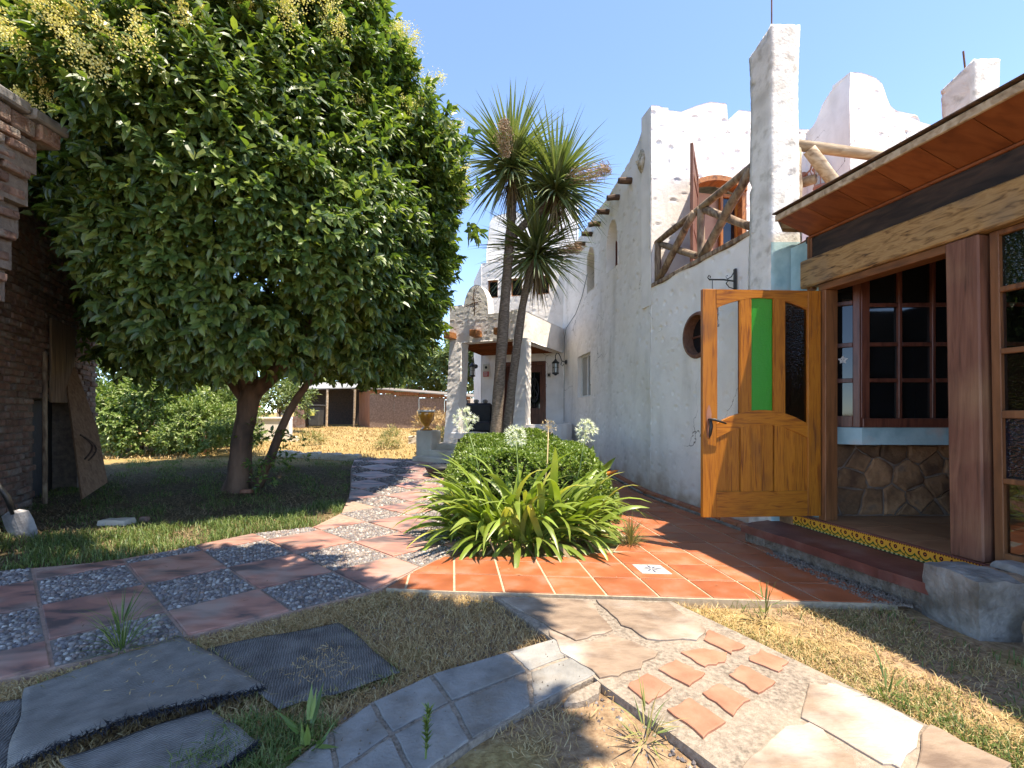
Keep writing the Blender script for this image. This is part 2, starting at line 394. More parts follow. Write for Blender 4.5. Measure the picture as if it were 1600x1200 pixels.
m_rust = pmat('rusty_rod', [(.10, .045, .025), (.20, .09, .05)], 30, 5, .9)
m_lampglass = pmat('lamp_glass', [(.35, .34, .30), (.45, .44, .40)], 5, 2, .15)
m_black = pmat('black_cover', [(.010, .010, .011), (.028, .027, .028)], 6, 6, .6, .4, 20)
m_darkband = pmat('dark_plinth', [(.03, .028, .026), (.06, .056, .05)], 6, 6, .7, .2, 30)
m_glassdark = pmat('dark_window', [(.006, .007, .008), (.012, .013, .014)], 2, 2, .04, .06, 1.5, spec=.6)
m_curtain = pmat('curtain_window', [(.20, .20, .18), (.30, .29, .27)], 2, 2, .06, stretch=(6, 6, 1))
m_inset = pmat('glazed_white', [(.42, .41, .38), (.50, .49, .46)], 20, 4, .4)
m_white = pmat('white_frame', [(.62, .62, .60), (.72, .72, .70)], 8, 4, .5)
g_clear = glass('clear_textured_glass', (.86, .88, .86), .12, .15, (.62, .62, .60), bump=.35)
g_green = glass('green_glass', (.05, .45, .08), .12, .9, (.05, .46, .055), bump=.3)
g_brown = glass('brown_glass', (.05, .028, .014), .06, .35, (.025, .013, .007), bump=.3)
g_dgreen = glass('bottle_green_glass', (.03, .10, .045), .10, .4, (.012, .035, .018), bump=.7)
g_blue = glass('blue_glass', (.03, .05, .13), .10, .4, (.01, .018, .045), bump=.7)
g_plain = glass('plain_glass', (.75, .78, .76), .01)
m_urn = pmat('amber_glaze', [(.30, .10, .01), (.52, .22, .025), (.60, .30, .05)], 5, 5, .22, .2, 15, coat=.5)
m_cream = pmat('cream_plaster', [(.52, .46, .36), (.66, .60, .49)], 6, 6, .8, .4, 30, cols2=[(.34, .28, .2), (.5, .42, .32)], scale2=3)
m_mat = None
def ridged(name, c1, c2, ang, sc=55):
    m, nt, pb, out = _base(name); N = nt.nodes; L = nt.links
    tc = N.new('ShaderNodeTexCoord'); mp = N.new('ShaderNodeMapping'); mp.inputs['Rotation'].default_value = (0, 0, ang)
    L.new(tc.outputs['Object'], mp.inputs[0])
    w = N.new('ShaderNodeTexWave'); w.inputs['Scale'].default_value = sc; w.inputs['Distortion'].default_value = 5; w.inputs['Detail'].default_value = 3; w.inputs['Detail Scale'].default_value = 1.2
    nz = N.new('ShaderNodeTexNoise'); nz.inputs['Scale'].default_value = 9; nz.inputs['Detail'].default_value = 8
    n3 = N.new('ShaderNodeTexNoise'); n3.inputs['Scale'].default_value = 220
    L.new(mp.outputs[0], w.inputs['Vector']); L.new(mp.outputs[0], nz.inputs['Vector']); L.new(tc.outputs['Object'], n3.inputs['Vector'])
    r = ramp(nt, [c1, c2], .25, .75); mx = N.new('ShaderNodeMix'); mx.data_type = 'FLOAT'; mx.inputs[0].default_value = .72
    L.new(w.outputs['Fac'], mx.inputs[2]); L.new(nz.outputs[0], mx.inputs[3]); L.new(mx.outputs[0], r.inputs[0])
    L.new(r.outputs[0], pb.inputs['Base Color']); pb.inputs['Roughness'].default_value = .9; pb.inputs['Specular IOR Level'].default_value = .2
    ad = N.new('ShaderNodeMath'); ad.operation = 'MULTIPLY_ADD'; ad.inputs[1].default_value = .35
    L.new(n3.outputs[0], ad.inputs[0]); L.new(w.outputs['Fac'], ad.inputs[2])
    bp = N.new('ShaderNodeBump'); bp.inputs['Strength'].default_value = .7; bp.inputs['Distance'].default_value = .005
    L.new(ad.outputs[0], bp.inputs['Height']); L.new(bp.outputs[0], pb.inputs['Normal'])
    return m
m_matA = ridged('grey_turf_backing', (.12, .108, .094), (.31, .285, .25), .9, 26)
m_matB = ridged('dark_turf_backing', (.055, .05, .045), (.22, .20, .18), -.35, 26)
m_fibre = pmat('black_fibre', [(.006, .007, .010), (.03, .032, .045)], 20, 2, .8, island=1.0, lo=0, hi=1)
# vegetation
m_leaf = pmat('privet_leaf', [(.05, .09, .026), (.075, .13, .034), (.12, .18, .042), (.22, .27, .065)], 1, 1, .40, 0, island=1.0, trans=.32, lo=0, hi=.95, spec=.6)
m_leafb = pmat('shade_tree_leaf', [(.03, .07, .015), (.06, .12, .025)], 1, 1, .45, 0, island=1.0, trans=.25, lo=0, hi=1)
m_bloom = pmat('cream_blossom', [(.58, .48, .17), (.74, .66, .27), (.80, .74, .40)], 1, 1, .8, island=1.0, trans=.2, lo=0, hi=1)
m_bark = pmat('bark', [(.05, .032, .022), (.14, .08, .05), (.21, .12, .075)], 5, 9, .9, 1., 14, (1, 1, .35), bdist=.03)
m_palmbark = pmat('palm_bark', [(.10, .07, .05), (.20, .145, .105), (.30, .225, .17)], 16, 7, .9, 1., 40, (1, 1, 3), bdist=.015)
m_palmleaf = pmat('cordyline_leaf', [(.07, .11, .04), (.13, .18, .06), (.22, .26, .10), (.20, .23, .14)], 1, 1, .42, island=1.0, trans=.15, lo=0, hi=1)
m_palmdry = pmat('dry_leaf', [(.12, .075, .035), (.22, .15, .075), (.30, .22, .12)], 1, 1, .8, island=1.0, lo=0, hi=1)
m_panicle = pmat('dry_panicle', [(.30, .18, .10), (.46, .30, .18), (.52, .38, .25)], 1, 1, .9, island=1.0, lo=0, hi=1)
m_aga = pmat('agapanthus_leaf', [(.13, .19, .026), (.195, .265, .045), (.27, .33, .085)], 3, 3, .36, .1, 60, rnd=.3, trans=.25, stretch=(1, 1, 1))
m_agay = pmat('agapanthus_yellow_leaf', [(.33, .33, .06), (.46, .44, .11)], 3, 3, .45, rnd=.25, trans=.25)
m_hedge = pmat('hedge_leaf', [(.075, .13, .022), (.14, .21, .035), (.22, .29, .065)], 1, 1, .4, island=1.0, trans=.25, lo=0, hi=1)
m_stem = pmat('green_stem', [(.10, .16, .04), (.16, .22, .06)], 5, 2, .5)
m_petal = pmat('white_petal', [(.60, .62, .58), (.75, .76, .74)], 1, 1, .6, island=1.0, trans=.3, lo=0, hi=1)
m_dryflower = pmat('dry_umbel', [(.42, .30, .14), (.56, .44, .24)], 1, 1, .8, island=1.0, lo=0, hi=1)
m_shrub = pmat('shrub_leaf', [(.06, .11, .02), (.12, .19, .04), (.21, .28, .08), (.30, .34, .13)], 1, 1, .42, island=1.0, trans=.25, lo=0, hi=1)
m_far = pmat('distant_leaf', [(.07, .11, .03), (.14, .19, .06), (.24, .27, .11)], 1, 1, .6, island=1.0, trans=.2, lo=0, hi=1)
m_red = pmat('red_blossom', [(.50, .06, .05), (.65, .14, .11)], 1, 1, .6, island=1.0, lo=0, hi=1, trans=.2)
m_orange = pmat('orange_bract', [(.65, .16, .01), (.75, .30, .03)], 4, 2, .5)
m_grass = pmat('lawn_blade', [(.05, .085, .018), (.085, .14, .03), (.14, .20, .05), (.25, .26, .10)], 1, 1, .5, island=1.0, trans=.25, lo=0, hi=1)
m_straw = pmat('straw_blade', [(.26, .145, .05), (.40, .25, .095), (.49, .335, .145), (.55, .42, .22)], 1, 1, .75, island=1.0, lo=0, hi=1)
m_mixed = pmat('half_dry_blade', [(.09, .14, .03), (.19, .21, .06), (.34, .26, .105), (.42, .33, .15)], 1, 1, .65, island=1.0, trans=.15, lo=0, hi=1)

# ================================================================== ground
def ground_mat():
    m, nt, pb, out = _base('ground'); N = nt.nodes; L = nt.links
    tc = N.new('ShaderNodeTexCoord'); sp = N.new('ShaderNodeSeparateXYZ'); L.new(tc.outputs['Object'], sp.inputs[0])
    def nz(s, d=6):
        n = N.new('ShaderNodeTexNoise'); n.inputs['Scale'].default_value = s; n.inputs['Detail'].default_value = d
        L.new(tc.outputs['Object'], n.inputs['Vector']); return n.outputs[0]
    def mr(src, a, b):
        n = N.new('ShaderNodeMapRange'); n.interpolation_type = 'SMOOTHSTEP'; n.inputs[1].default_value = a; n.inputs[2].default_value = b
        L.new(src, n.inputs[0]); return n.outputs[0]
    def mix(f, a, b):
        n = N.new('ShaderNodeMix'); n.data_type = 'RGBA'; L.new(f, n.inputs[0]); L.new(a, n.inputs[6]); L.new(b, n.inputs[7]); return n.outputs[2]
    big = nz(1.1); fine = nz(26, 8)
    dirt = ramp(nt, [(.19, .12, .072), (.30, .20, .12), (.39, .275, .17)], .3, .7); L.new(fine, dirt.inputs[0])
    straw = ramp(nt, [(.22, .145, .06), (.33, .235, .095), (.42, .315, .14)], .3, .7); L.new(fine, straw.inputs[0])
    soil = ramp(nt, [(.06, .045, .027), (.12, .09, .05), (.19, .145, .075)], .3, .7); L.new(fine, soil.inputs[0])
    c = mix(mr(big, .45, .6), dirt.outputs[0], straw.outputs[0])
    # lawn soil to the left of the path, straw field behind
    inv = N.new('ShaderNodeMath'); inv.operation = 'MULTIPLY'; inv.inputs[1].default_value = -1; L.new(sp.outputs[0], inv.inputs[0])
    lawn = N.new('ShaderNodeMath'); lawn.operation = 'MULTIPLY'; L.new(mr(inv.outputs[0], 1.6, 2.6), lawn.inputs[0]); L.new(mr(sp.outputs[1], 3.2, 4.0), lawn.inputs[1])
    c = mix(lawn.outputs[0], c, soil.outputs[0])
    c = mix(mr(sp.outputs[1], 9.4, 10.6), c, straw.outputs[0])
    L.new(c, pb.inputs['Base Color']); pb.inputs['Roughness'].default_value = .95; pb.inputs['Specular IOR Level'].default_value = .1
    bp = N.new('ShaderNodeBump'); bp.inputs['Strength'].default_value = .8; bp.inputs['Distance'].default_value = .02
    L.new(nz(45, 8), bp.inputs['Height']); L.new(bp.outputs[0], pb.inputs['Normal'])
    return m
m_ground = ground_mat()
GZ0 = -0.045
xs = np.concatenate([np.array([-400, -200, -100, -60, -40, -28, -20]), np.arange(-14, 9.01, .2), np.array([13, 20, 40, 80, 200, 400])])
ys = np.concatenate([np.array([-300, -100, -40, -15, -6]), np.arange(-2, 16.01, .2), np.arange(17, 46, 1.5), np.array([55, 80, 150, 400, 900])])
X, Y = np.meshgrid(xs, ys, indexing='ij')
rg = np.random.default_rng(3)
Z = gz(X, Y)+GZ0+np.where((np.abs(X) < 15) & (Y < 17) & (Y > -3), 1, 0)*0.012*(np.sin(X*2.3+Y*1.1)+np.sin(X*.9-Y*2.7)+rg.normal(0, .35, X.shape)-1.)
# the bank that falls away beside the veranda step stays a little lower
nx, ny = X.shape; ids = np.arange(nx*ny).reshape(nx, ny)
F = np.stack([ids[:-1, :-1], ids[1:, :-1], ids[1:, 1:], ids[:-1, 1:]], -1).reshape(-1, 4)
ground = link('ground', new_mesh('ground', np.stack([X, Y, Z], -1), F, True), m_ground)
tag(ground, 'dry bare earth with straw and thin lawn spreading across the garden', 'ground', kind='structure')

# ------------------------------------------------------------------ chequered garden path
E2 = np.array([.38, .37]); E1 = np.array([-.505, .455]); V0 = np.array([-1.80, 3.278])
PATH = [(-4.2, .75), (-3.6, 1.2), (-2.41, 2.17), (-1.864, 2.571), (-1.4, 2.92), (-.93, 3.29), (-.80, 3.62), (-.60, 4.02), (-.42, 4.45), (-.55, 5.2), (-.85, 6.4), (-1.15, 7.8), (-1.35, 9.2),
        (-1.45, 10.62), (-3.75, 11.0), (-3.22, 9.2), (-2.68, 7.64), (-2.45, 6.92), (-2.14, 5.8), (-2.19, 5.08), (-2.67, 4.81), (-3.0, 4.35), (-3.43, 3.9), (-4.08, 3.67), (-5.4, 3.0), (-6.6, 2.2)]
PATH = ccw(PATH)
path = empty('garden_path', (-2, 5, 0), 'chequered garden path of smoky terracotta squares and pebble panels', 'path', kind='structure')
mb = MB()
# mortar bed just under the pieces
from mathutils.geometry import tessellate_polygon
def slab(poly, zt, zb):
    mb = MB(); poly = list(poly); n = len(poly)
    tris = tessellate_polygon([[Vector((x, y, 0)) for x, y in poly]])
    zt_ = zt if callable(zt) else (lambda x, y: zt)
    mb.v = [(x, y, zt_(x, y)) for x, y in poly]+[(x, y, zb) for x, y in poly]
    mb.t = [list(t) for t in tris]
    for i in range(n):
        j = (i+1) % n; mb.q.append([i, j, n+j, n+i])
    return mb
def strip_slab(poly, zfun, zb, dy=.4):
    """slab that follows the slope: split in bands of y"""
    ys_ = [p[1] for p in poly]; y = min(ys_); out = MB()
    while y < max(ys_):
        band = clean(clip_poly(poly, [(-50, y), (50, y), (50, y+dy), (-50, y+dy)]))
        if len(band) >= 3 and abs(parea(band)) > 1e-4:
            s = slab(band, zfun, zb); b = len(out.v); out.v += s.v
            out.t += [[i+b for i in t] for t in s.t]; out.q += [[i+b for i in q] for q in s.q]
        y += dy
    return out
strip_slab(PATH, lambda x, y: gzf(x, y)-.010, -.12).build('mortar_bed', m_ptrim, path)
def pebble_mesh(poly, z0f, seed, fine):
    r = np.random.default_rng(seed); poly = ccw(poly)
    p = np.array(poly); lo = p.min(0); hi = p.max(0)
    step = .030 if fine else .05
    gx, gy = np.meshgrid(np.arange(lo[0], hi[0], step), np.arange(lo[1], hi[1], step*.9))
    gx[::2] += step/2
    P = np.stack([gx.ravel(), gy.ravel()], 1)+r.uniform(-.3, .3, (gx.size, 2))*step
    P = P[inpoly(P, shrink(poly, step*.35) or poly)]
    n = len(P)
    if n == 0: return None
    k = 6; a = r.uniform(0, 6.28, n); sx = step*r.uniform(.42, .68, n); sy = sx*r.uniform(.55, .95, n); h = r.uniform(.35, .75, n)*step*.55
    ang = np.arange(k)/k*2*np.pi
    zb = np.array([z0f(x, y) for x, y in P])
    def ring(f, zz, jit):
        cx = np.cos(ang)[None]*sx[:, None]*f*(1+r.uniform(-jit, jit, (n, k))); cy = np.sin(ang)[None]*sy[:, None]*f*(1+r.uniform(-jit, jit, (n, k)))
        x = P[:, :1]+cx*np.cos(a)[:, None]-cy*np.sin(a)[:, None]; y = P[:, 1:]+cx*np.sin(a)[:, None]+cy*np.cos(a)[:, None]
        return np.stack([x, y, np.repeat((zb+zz)[:, None], k, 1)], -1)
    r0 = ring(1, -.006*np.ones(n), .15); r1 = ring(.72, h*.8, .12)
    top = np.stack([P[:, 0], P[:, 1], zb+h], -1)[:, None]
    V = np.concatenate([r0, r1, top], 1); vb = (np.arange(n)*(2*k+1))[:, None]
    q = []; t = []
    for i in range(k):
        j = (i+1) % k
        q.append(np.concatenate([vb+i, vb+j, vb+k+j, vb+k+i], 1)); t.append(np.concatenate([vb+k+i, vb+k+j, vb+2*k], 1))
    return new_mesh('pebbles', V, [np.concatenate(q), np.concatenate(t)], True)
sd = 0
for i in range(-7, 16):
    for j in range(-6, 14):
        cell = [V0+E2*(i+a)+E1*(j+b) for a, b in ((0, 0), (1, 0), (1, 1), (0, 1))]
        cell = ccw([tuple(c) for c in cell])
        c = clean(clip_poly(PATH, cell))
        if len(c) < 3 or abs(parea(c)) < .012: continue
        c = ccw(c); cc = shrink(c, .009)
        if len(cc) < 3: continue
        # keep the visible part
        cen = np.mean(cc, 0)
        if cen[1] < .3 or (cen[0]/max(cen[1], .1) < -1.6): continue
        sd += 1
        if (i+j) % 2 == 0:
            mb = MB(); mb.prism(cc, -.08 if cen[1] < 7 else gzf(0, cen[1])-.1, lambda x, y: gzf(x, y)+.002, .004); mb.build('path_tile', m_ptile, path)
        else:
            mb = MB(); mb.prism(cc, -.08 if cen[1] < 7 else gzf(0, cen[1])-.1, lambda x, y: gzf(x, y)-.007, 0); pp = mb.build('pebble_panel', m_mortar, path)
            pm = pebble_mesh(cc, lambda x, y: gzf(x, y)-.006, sd, cen[1] < 6.5)
            if pm: tag(link('pebbles', pm, m_pebble, pp), kind='stuff')

# ------------------------------------------------------------------ terracotta patio
PU = np.array([.352, -.026]); PV = np.array([-.044, .345]); P0 = np.array([.30, 3.18])
PATIO = ccw([(-.90, 3.29), (-.40, 3.225), (.30, 3.175), (1.024, 3.12), (1.685, 3.07), (2.53, 3.02), (2.33, 4.05), (2.50, 4.72), (2.02, 7.0), (1.75, 9.4), (1.05, 9.4), (1.20, 7.0), (1.12, 5.2), (1.12, 4.62), (.9, 4.12), (.2, 4.0), (-.60, 4.0), (-.78, 3.62)])
patio = empty('patio', (.8, 4, 0), 'orange terracotta tiled patio with pale grout lines', 'patio', kind='structure')
strip_slab(PATIO, lambda x, y: gzf(x, y)-.003, -.14).build('grout_bed', m_grout, patio)
for i in range(-6, 9):
    for j in range(-1, 20):
        cell = ccw([tuple(P0+PU*(i+a)+PV*(j+b)) for a, b in ((0, 0), (1, 0), (1, 1), (0, 1))])
        c = clean(clip_poly(PATIO, cell))
        if len(c) < 3 or abs(parea(c)) < .006: continue
        cc = shrink(ccw(c), .0085)
        if len(cc) < 3: continue
        dz = random.uniform(-.0012, .0012)
        mb = MB(); mb.prism(cc, -.06, lambda x, y: gzf(x, y)+.003+dz, .003); t = mb.build('floor_tile', m_tile, patio)
        if (i, j) == (2, 1):
            # white inset tile with a painted star
            q = [P0+PU*(i+a)+PV*(j+b) for a, b in ((.18, .30), (.82, .30), (.82, .90), (.18, .90))]
            mb = MB(); mb.prism([tuple(p) for p in q], 0, .0085, .002); ins = mb.build('inset_tile', m_inset, t)
            c0 = sum(q)/4; mb = MB(); m_ink = pmat('blue_ink', [(.03, .04, .09), (.05, .06, .13)], 5, 2, .4)
            for k in range(8):
                a = k*math.pi/4+.1; ln = .095 if k % 2 == 0 else .07; d = np.array([math.cos(a), math.sin(a)]); pn = np.array([-d[1], d[0]])
                w = .009
                mb.poly([(*(c0+d*.006), .0092), (*(c0+d*ln*.55-pn*w), .0092), (*(c0+d*ln), .0092), (*(c0+d*ln*.55+pn*w), .0092)])
            mb.build('star_motif', m_ink, ins)
# rounded kerb tiles along the foot of the wall
def wall_pt(t, out=0.):
    A = np.array([2.60, 4.74]); B = np.array([2.12, 7.04]); C = np.array([1.44, 12.9])
    l1 = np.linalg.norm(B-A)
    if t < l1: d = (B-A)/l1; p = A+d*t
    else: d = (C-B)/np.linalg.norm(C-B); p = B+d*(t-l1)
    return p+np.array([-d[1], d[0]])*out, d
t = -.02
for k in range(16):
    ln = .30+random.uniform(-.02, .02)
    a, d = wall_pt(t+.006, .055); b, _ = wall_pt(t+ln-.006, .055); n = np.array([-d[1], d[0]])
    mb = MB(); pts = []
    prof = [(-.06, -.05), (-.06, .03), (-.045, .052), (-.015, .066), (.02, .068), (.05, .055), (.062, .03), (.062, -.05)]
    for e, p in ((0, a), (1, b)):
        for o, z in prof:
            q = p+n*o; jj = random.uniform(-.002, .002); mb.v.append((q[0], q[1], gzf(0, q[1])+z+jj))
    m = len(prof)
    for i in range(m-1): mb.q.append([i, i+1, m+i+1, m+i])
    mb.n.append(list(range(m))); mb.n.append(list(range(m, 2*m)))
    mb.build('kerb_tile', m_tile, patio)
    t += ln
# thin kerb stone in front of the round tiles
a, d = wall_pt(0, .15); mb = MB()
for (t0, t1) in ((0.02, 2.3), (2.36, 4.6)):
    p0, d = wall_pt(t0, .11); p1, _ = wall_pt(t1, .11); q0, _ = wall_pt(t0, .16); q1, _ = wall_pt(t1, .16)
    mb.prism(ccw([tuple(p0), tuple(p1), tuple(q1), tuple(q0)]), -.05, lambda x, y: gzf(x, y)+.022, .006)
mb.build('kerb_strip', m_conc, patio)

# ------------------------------------------------------------------ flagstone path
FLAG = ccw([(-.13, 3.165), (.19, 2.62), (.417, 2.14), (.60, 1.85), (.76, 1.58), (1.05, .9), (1.4, -.2), (2.9, -.2), (2.25, .9), (1.80, 1.58), (1.547, 2.14), (1.30, 2.63), (1.066, 3.075)])
flag = empty('flagstone_path', (.9, 2, 0), 'pale flagstone and concrete path crossing the dry grass', 'path', kind='structure')
slab(FLAG, -.009, -.12).build('concrete_bed', m_pathconc, flag)
def px(u, v, z=0.): Yv = (1.25-z)*720/(v-645); return ((u-800)/720*Yv, Yv)
def jag(poly, amp=.012, n=3, seed=0):
    r = random.Random(seed); out = []
    for i in range(len(poly)):
        a = poly[i]; b = poly[(i+1) % len(poly)]
        for k in range(n):
            t = k/n; out.append((a[0]+(b[0]-a[0])*t+r.uniform(-amp, amp), a[1]+(b[1]-a[1])*t+r.uniform(-amp, amp)))
    return out
big = [[(785, 936), (920, 936), (955, 985), (900, 1000), (850, 975)], [(855, 985), (905, 1005), (960, 990), (1030, 1018), (985, 1050), (940, 1056), (880, 1020)],
       [(930, 937), (1045, 942), (1105, 985), (1085, 1000), (1010, 998), (962, 968)],
       [(1260, 1065), (1310, 1070), (1440, 1130), (1410, 1200), (1380, 1190), (1255, 1120)], [(1445, 1128), (1580, 1195), (1560, 1260), (1425, 1210)],
       [(1215, 1140), (1270, 1132), (1330, 1180), (1350, 1290), (1150, 1290), (1160, 1200)], [(1390, 1230), (1560, 1275), (1700, 1500), (1450, 1480)]]
for k, pl in enumerate(big):
    g = ccw([px(*p) for p in pl]); mb = MB(); mb.prism(jag(g, .014, 4, k), -.05, .001+.001*(k % 3), .004); mb.build('flagstone', m_flag, flag)
red = [[(1098, 1012), (1135, 1020), (1133, 1034), (1100, 1040), (1063, 1018)], [(1057, 1031), (1100, 1052), (1075, 1072), (1030, 1045)], [(1010, 1053), (1052, 1072), (1010, 1098), (978, 1070)],
       [(1105, 983), (1165, 1008), (1140, 1020), (1100, 1000)], [(1190, 1015), (1232, 1033), (1218, 1050), (1168, 1030)], [(1160, 1038), (1212, 1065), (1185, 1084), (1142, 1055)],
       [(1125, 1068), (1172, 1092), (1145, 1116), (1095, 1082)], [(1080, 1090), (1133, 1128), (1095, 1150), (1045, 1108)]]
for k, pl in enumerate(red):
    g = ccw([px(*p) for p in pl]); mb = MB(); mb.prism(jag(g, .008, 4, 50+k), -.05, .002+.001*(k % 2), .004); mb.build('red_flagstone', m_flagred, flag)

# ------------------------------------------------------------------ grey paver edging
pav = empty('paver_edging', (0, 2.1, 0), 'double row of square grey pavers curving beside the mats', 'path', kind='structure')
top = [(872, 993), (793, 1016), (672, 1052), (580, 1094), (515, 1140), (440, 1200)]
mid = [(898, 1021), (826, 1047), (704, 1095), (612, 1145), (527, 1205), (440, 1290)]
bot = [(935, 1051), (832, 1101), (736, 1155), (650, 1215), (560, 1290), (470, 1400)]
mb = MB(); mb.prism(ccw([px(*p) for p in top+bot[::-1]]), -.12, -.011, 0); mb.build('sand_bed', m_pathconc, pav)
for rows in ((top, mid), (mid, bot)):
    for k in range(5):
        q = ccw([px(*rows[0][k]), px(*rows[0][k+1]), px(*rows[1][k+1]), px(*rows[1][k])])
        q = shrink(q, .011); dz = random.uniform(-.006, .004)
        mb = MB(); mb.prism(jag(q, .0035, 5, k*7+len(rows[0])), -.07, dz, .0035); mb.build('paver', m_paver, pav)
mb = MB(); mb.prism(jag(ccw([px(940, 1056), px(935, 1078), px(905, 1092), px(880, 1093), px(890, 1080)]), .006, 3), -.08, -.012, .008); mb.build('concrete_lump', m_pathconc, pav)

# ------------------------------------------------------------------ step and stones at the veranda
VO = (2.82, 4.2); VD = (.204, -.979)
FV = Fr(VO, VD, side=-1)      # s towards the camera, out = away from the veranda
assert FV.n[0] < 0

# ================================================================== white house
A_ = (2.60, 4.74); B_ = (2.12, 7.04); C_ = (1.44, 12.9)
house = empty('white_house', (3.2, 9, 0), 'white stucco house with dented walls, wavy parapets and log balcony', 'house')

def panel(name, fr, L, z0, top, res, parent, mat=None, holes=(), thick=.3, dents=None, seed=1, zflat=None, back=False, waves=.012, szs=(), s_start=0.):
    """stucco skin: grid in the plane with real dents, cut-out holes, returns to the back"""
    r = np.random.default_rng(seed)
    ht = top if callable(top) else (lambda s: top+0*s)
    s = np.linspace(s_start, L, max(2, int((L-s_start)/res)+1)); s = np.unique(np.round(np.concatenate([s]+[np.array(h[0]) for h in holes]), 5))
    keep = [s[0]]
    for v in s[1:]:
        if v-keep[-1] > res*.18 or any(abs(v-e) < 1e-6 for h in holes for e in h[0]): keep.append(v)
    s = np.array(keep)
    smin = float(np.min(ht(s)))
    zf = zflat if zflat is not None else z0
    zl = np.linspace(z0, zf, max(1, int((zf-z0)/res))+1) if zf > z0 else np.array([z0])
    zl = np.unique(np.round(np.concatenate([zl]+[np.array(h[1]) for h in holes]), 5))
    nt_ = max(3, int((float(np.max(ht(s)))-zf)/res)+1)
    tt = np.linspace(0, 1, nt_+1)[1:]
    S = np.repeat(s[:, None], len(zl)+nt_, 1)
    Zt = zf+(ht(s)-zf)[:, None]*tt[None]
    Zm = np.concatenate([np.repeat(zl[None], len(s), 0), Zt], 1)
    D = np.zeros_like(S)
    if waves:
        for k in range(7):
            a, b, p = r.uniform(.6, 3.2), r.uniform(.6, 3.2), r.uniform(0, 6.28)
            D += waves/3*np.sin(a*S*2+p)*np.sin(b*Zm*2+p*1.7)
        D += r.normal(0, .0012, S.shape)
    if dents:
        sp, w, h, dep = dents
        gx = np.arange(0, L+sp, sp); gy = np.arange(z0, float(np.max(ht(s)))+sp, sp)
        for i, cx in enumerate(gx):
            for j, cy in enumerate(gy):
                x = cx+(sp/2 if j % 2 else 0)+r.normal(0, sp*.2); y = cy+r.normal(0, sp*.2)
                ww = w*r.uniform(.6, 1.3); hh = h*r.uniform(.6, 1.3); dd = dep*r.uniform(.4, 1.25)
                i0, i1 = np.searchsorted(s, [x-ww*1.6, x+ww*1.6])
                if i1 <= i0: continue
                sl = slice(i0, i1); ds = (S[sl]-x)/ww; dz = (Zm[sl]-y)/hh
                rot = r.uniform(-.5, .5); u = ds*math.cos(rot)+dz*math.sin(rot); v = -ds*math.sin(rot)+dz*math.cos(rot)
                q = u*u+v*v
                D[sl] += -dd*np.clip(1-q, 0, None)**.8*(.65+.5*v)+dd*.35*np.exp(-((np.sqrt(q)-1.15)/.22)**2)*(v > 0)
    o = np.array(fr.o); d = np.array(fr.d); n = np.array(fr.n)
    P = np.stack([o[0]+d[0]*S+n[0]*D, o[1]+d[1]*S+n[1]*D, Zm], -1)
    Pb = np.stack([o[0]+d[0]*S-n[0]*thick, o[1]+d[1]*S-n[1]*thick, Zm], -1)
    a, b = S.shape; ids = np.arange(a*b).reshape(a, b)
    sc = (S[:-1, :-1]+S[1:, 1:])/2; zc = (Zm[:-1, :-1]+Zm[1:, 1:])/2
    K = np.ones(sc.shape, bool)
    for hdef in holes: K &= ~hdef[2](sc, zc)
    Q = np.stack([ids[:-1, :-1], ids[1:, :-1], ids[1:, 1:], ids[:-1, 1:]], -1)[K]
    # boundary edges
    e = np.concatenate([Q[:, [0, 1]], Q[:, [1, 2]], Q[:, [2, 3]], Q[:, [3, 0]]])
    es = np.sort(e, 1); _, inv, cnt = np.unique(es, axis=0, return_inverse=True, return_counts=True)
    be = e[cnt[inv.ravel()] == 1]
    N = a*b
    side = np.stack([be[:, 0], be[:, 1], be[:, 1]+N, be[:, 0]+N], 1)
    Fs = [Q, side]
    if back: Fs.append(Q[:, ::-1]+N)
    me = new_mesh(name, np.concatenate([P.reshape(-1, 3), Pb.reshape(-1, 3)]), np.concatenate(Fs), False)
    me.polygons.foreach_set('use_smooth', np.concatenate([np.ones(len(Q), bool), np.zeros(len(side), bool)]+([np.ones(len(Q), bool)] if back else [])))
    return link(name, me, mat or m_stucco, parent)
def rect(s0, s1, z0, z1): return ((s0, s1), (z0, z1), lambda s, z: (s > s0) & (s < s1) & (z > z0) & (z < z1))
def arch(s0, s1, z0, z1):
    c = (s0+s1)/2; r_ = (s1-s0)/2; zc = z1-r_*1.25
    return ((s0, s1), (z0, zc), lambda s, z: (s > s0) & (s < s1) & (z > z0) & ((z < zc) | (((s-c)/r_)**2+((z-zc)/(r_*1.25))**2 < 1)))
def disc(c, z, r_): return ((c-r_, c+r_), (z-r_, z+r_), lambda s, q: (s-c)**2+(q-z)**2 < r_*r_)
def interp(pts):
    a = np.array(pts, float); return lambda s: np.interp(s, a[:, 0], a[:, 1])
def smooth_prof(pts, k=.06):
    f = interp(pts)
    return lambda s: sum(f(np.asarray(s)+d*k) for d in (-1, -.6, -.3, 0, .3, .6, 1))/7

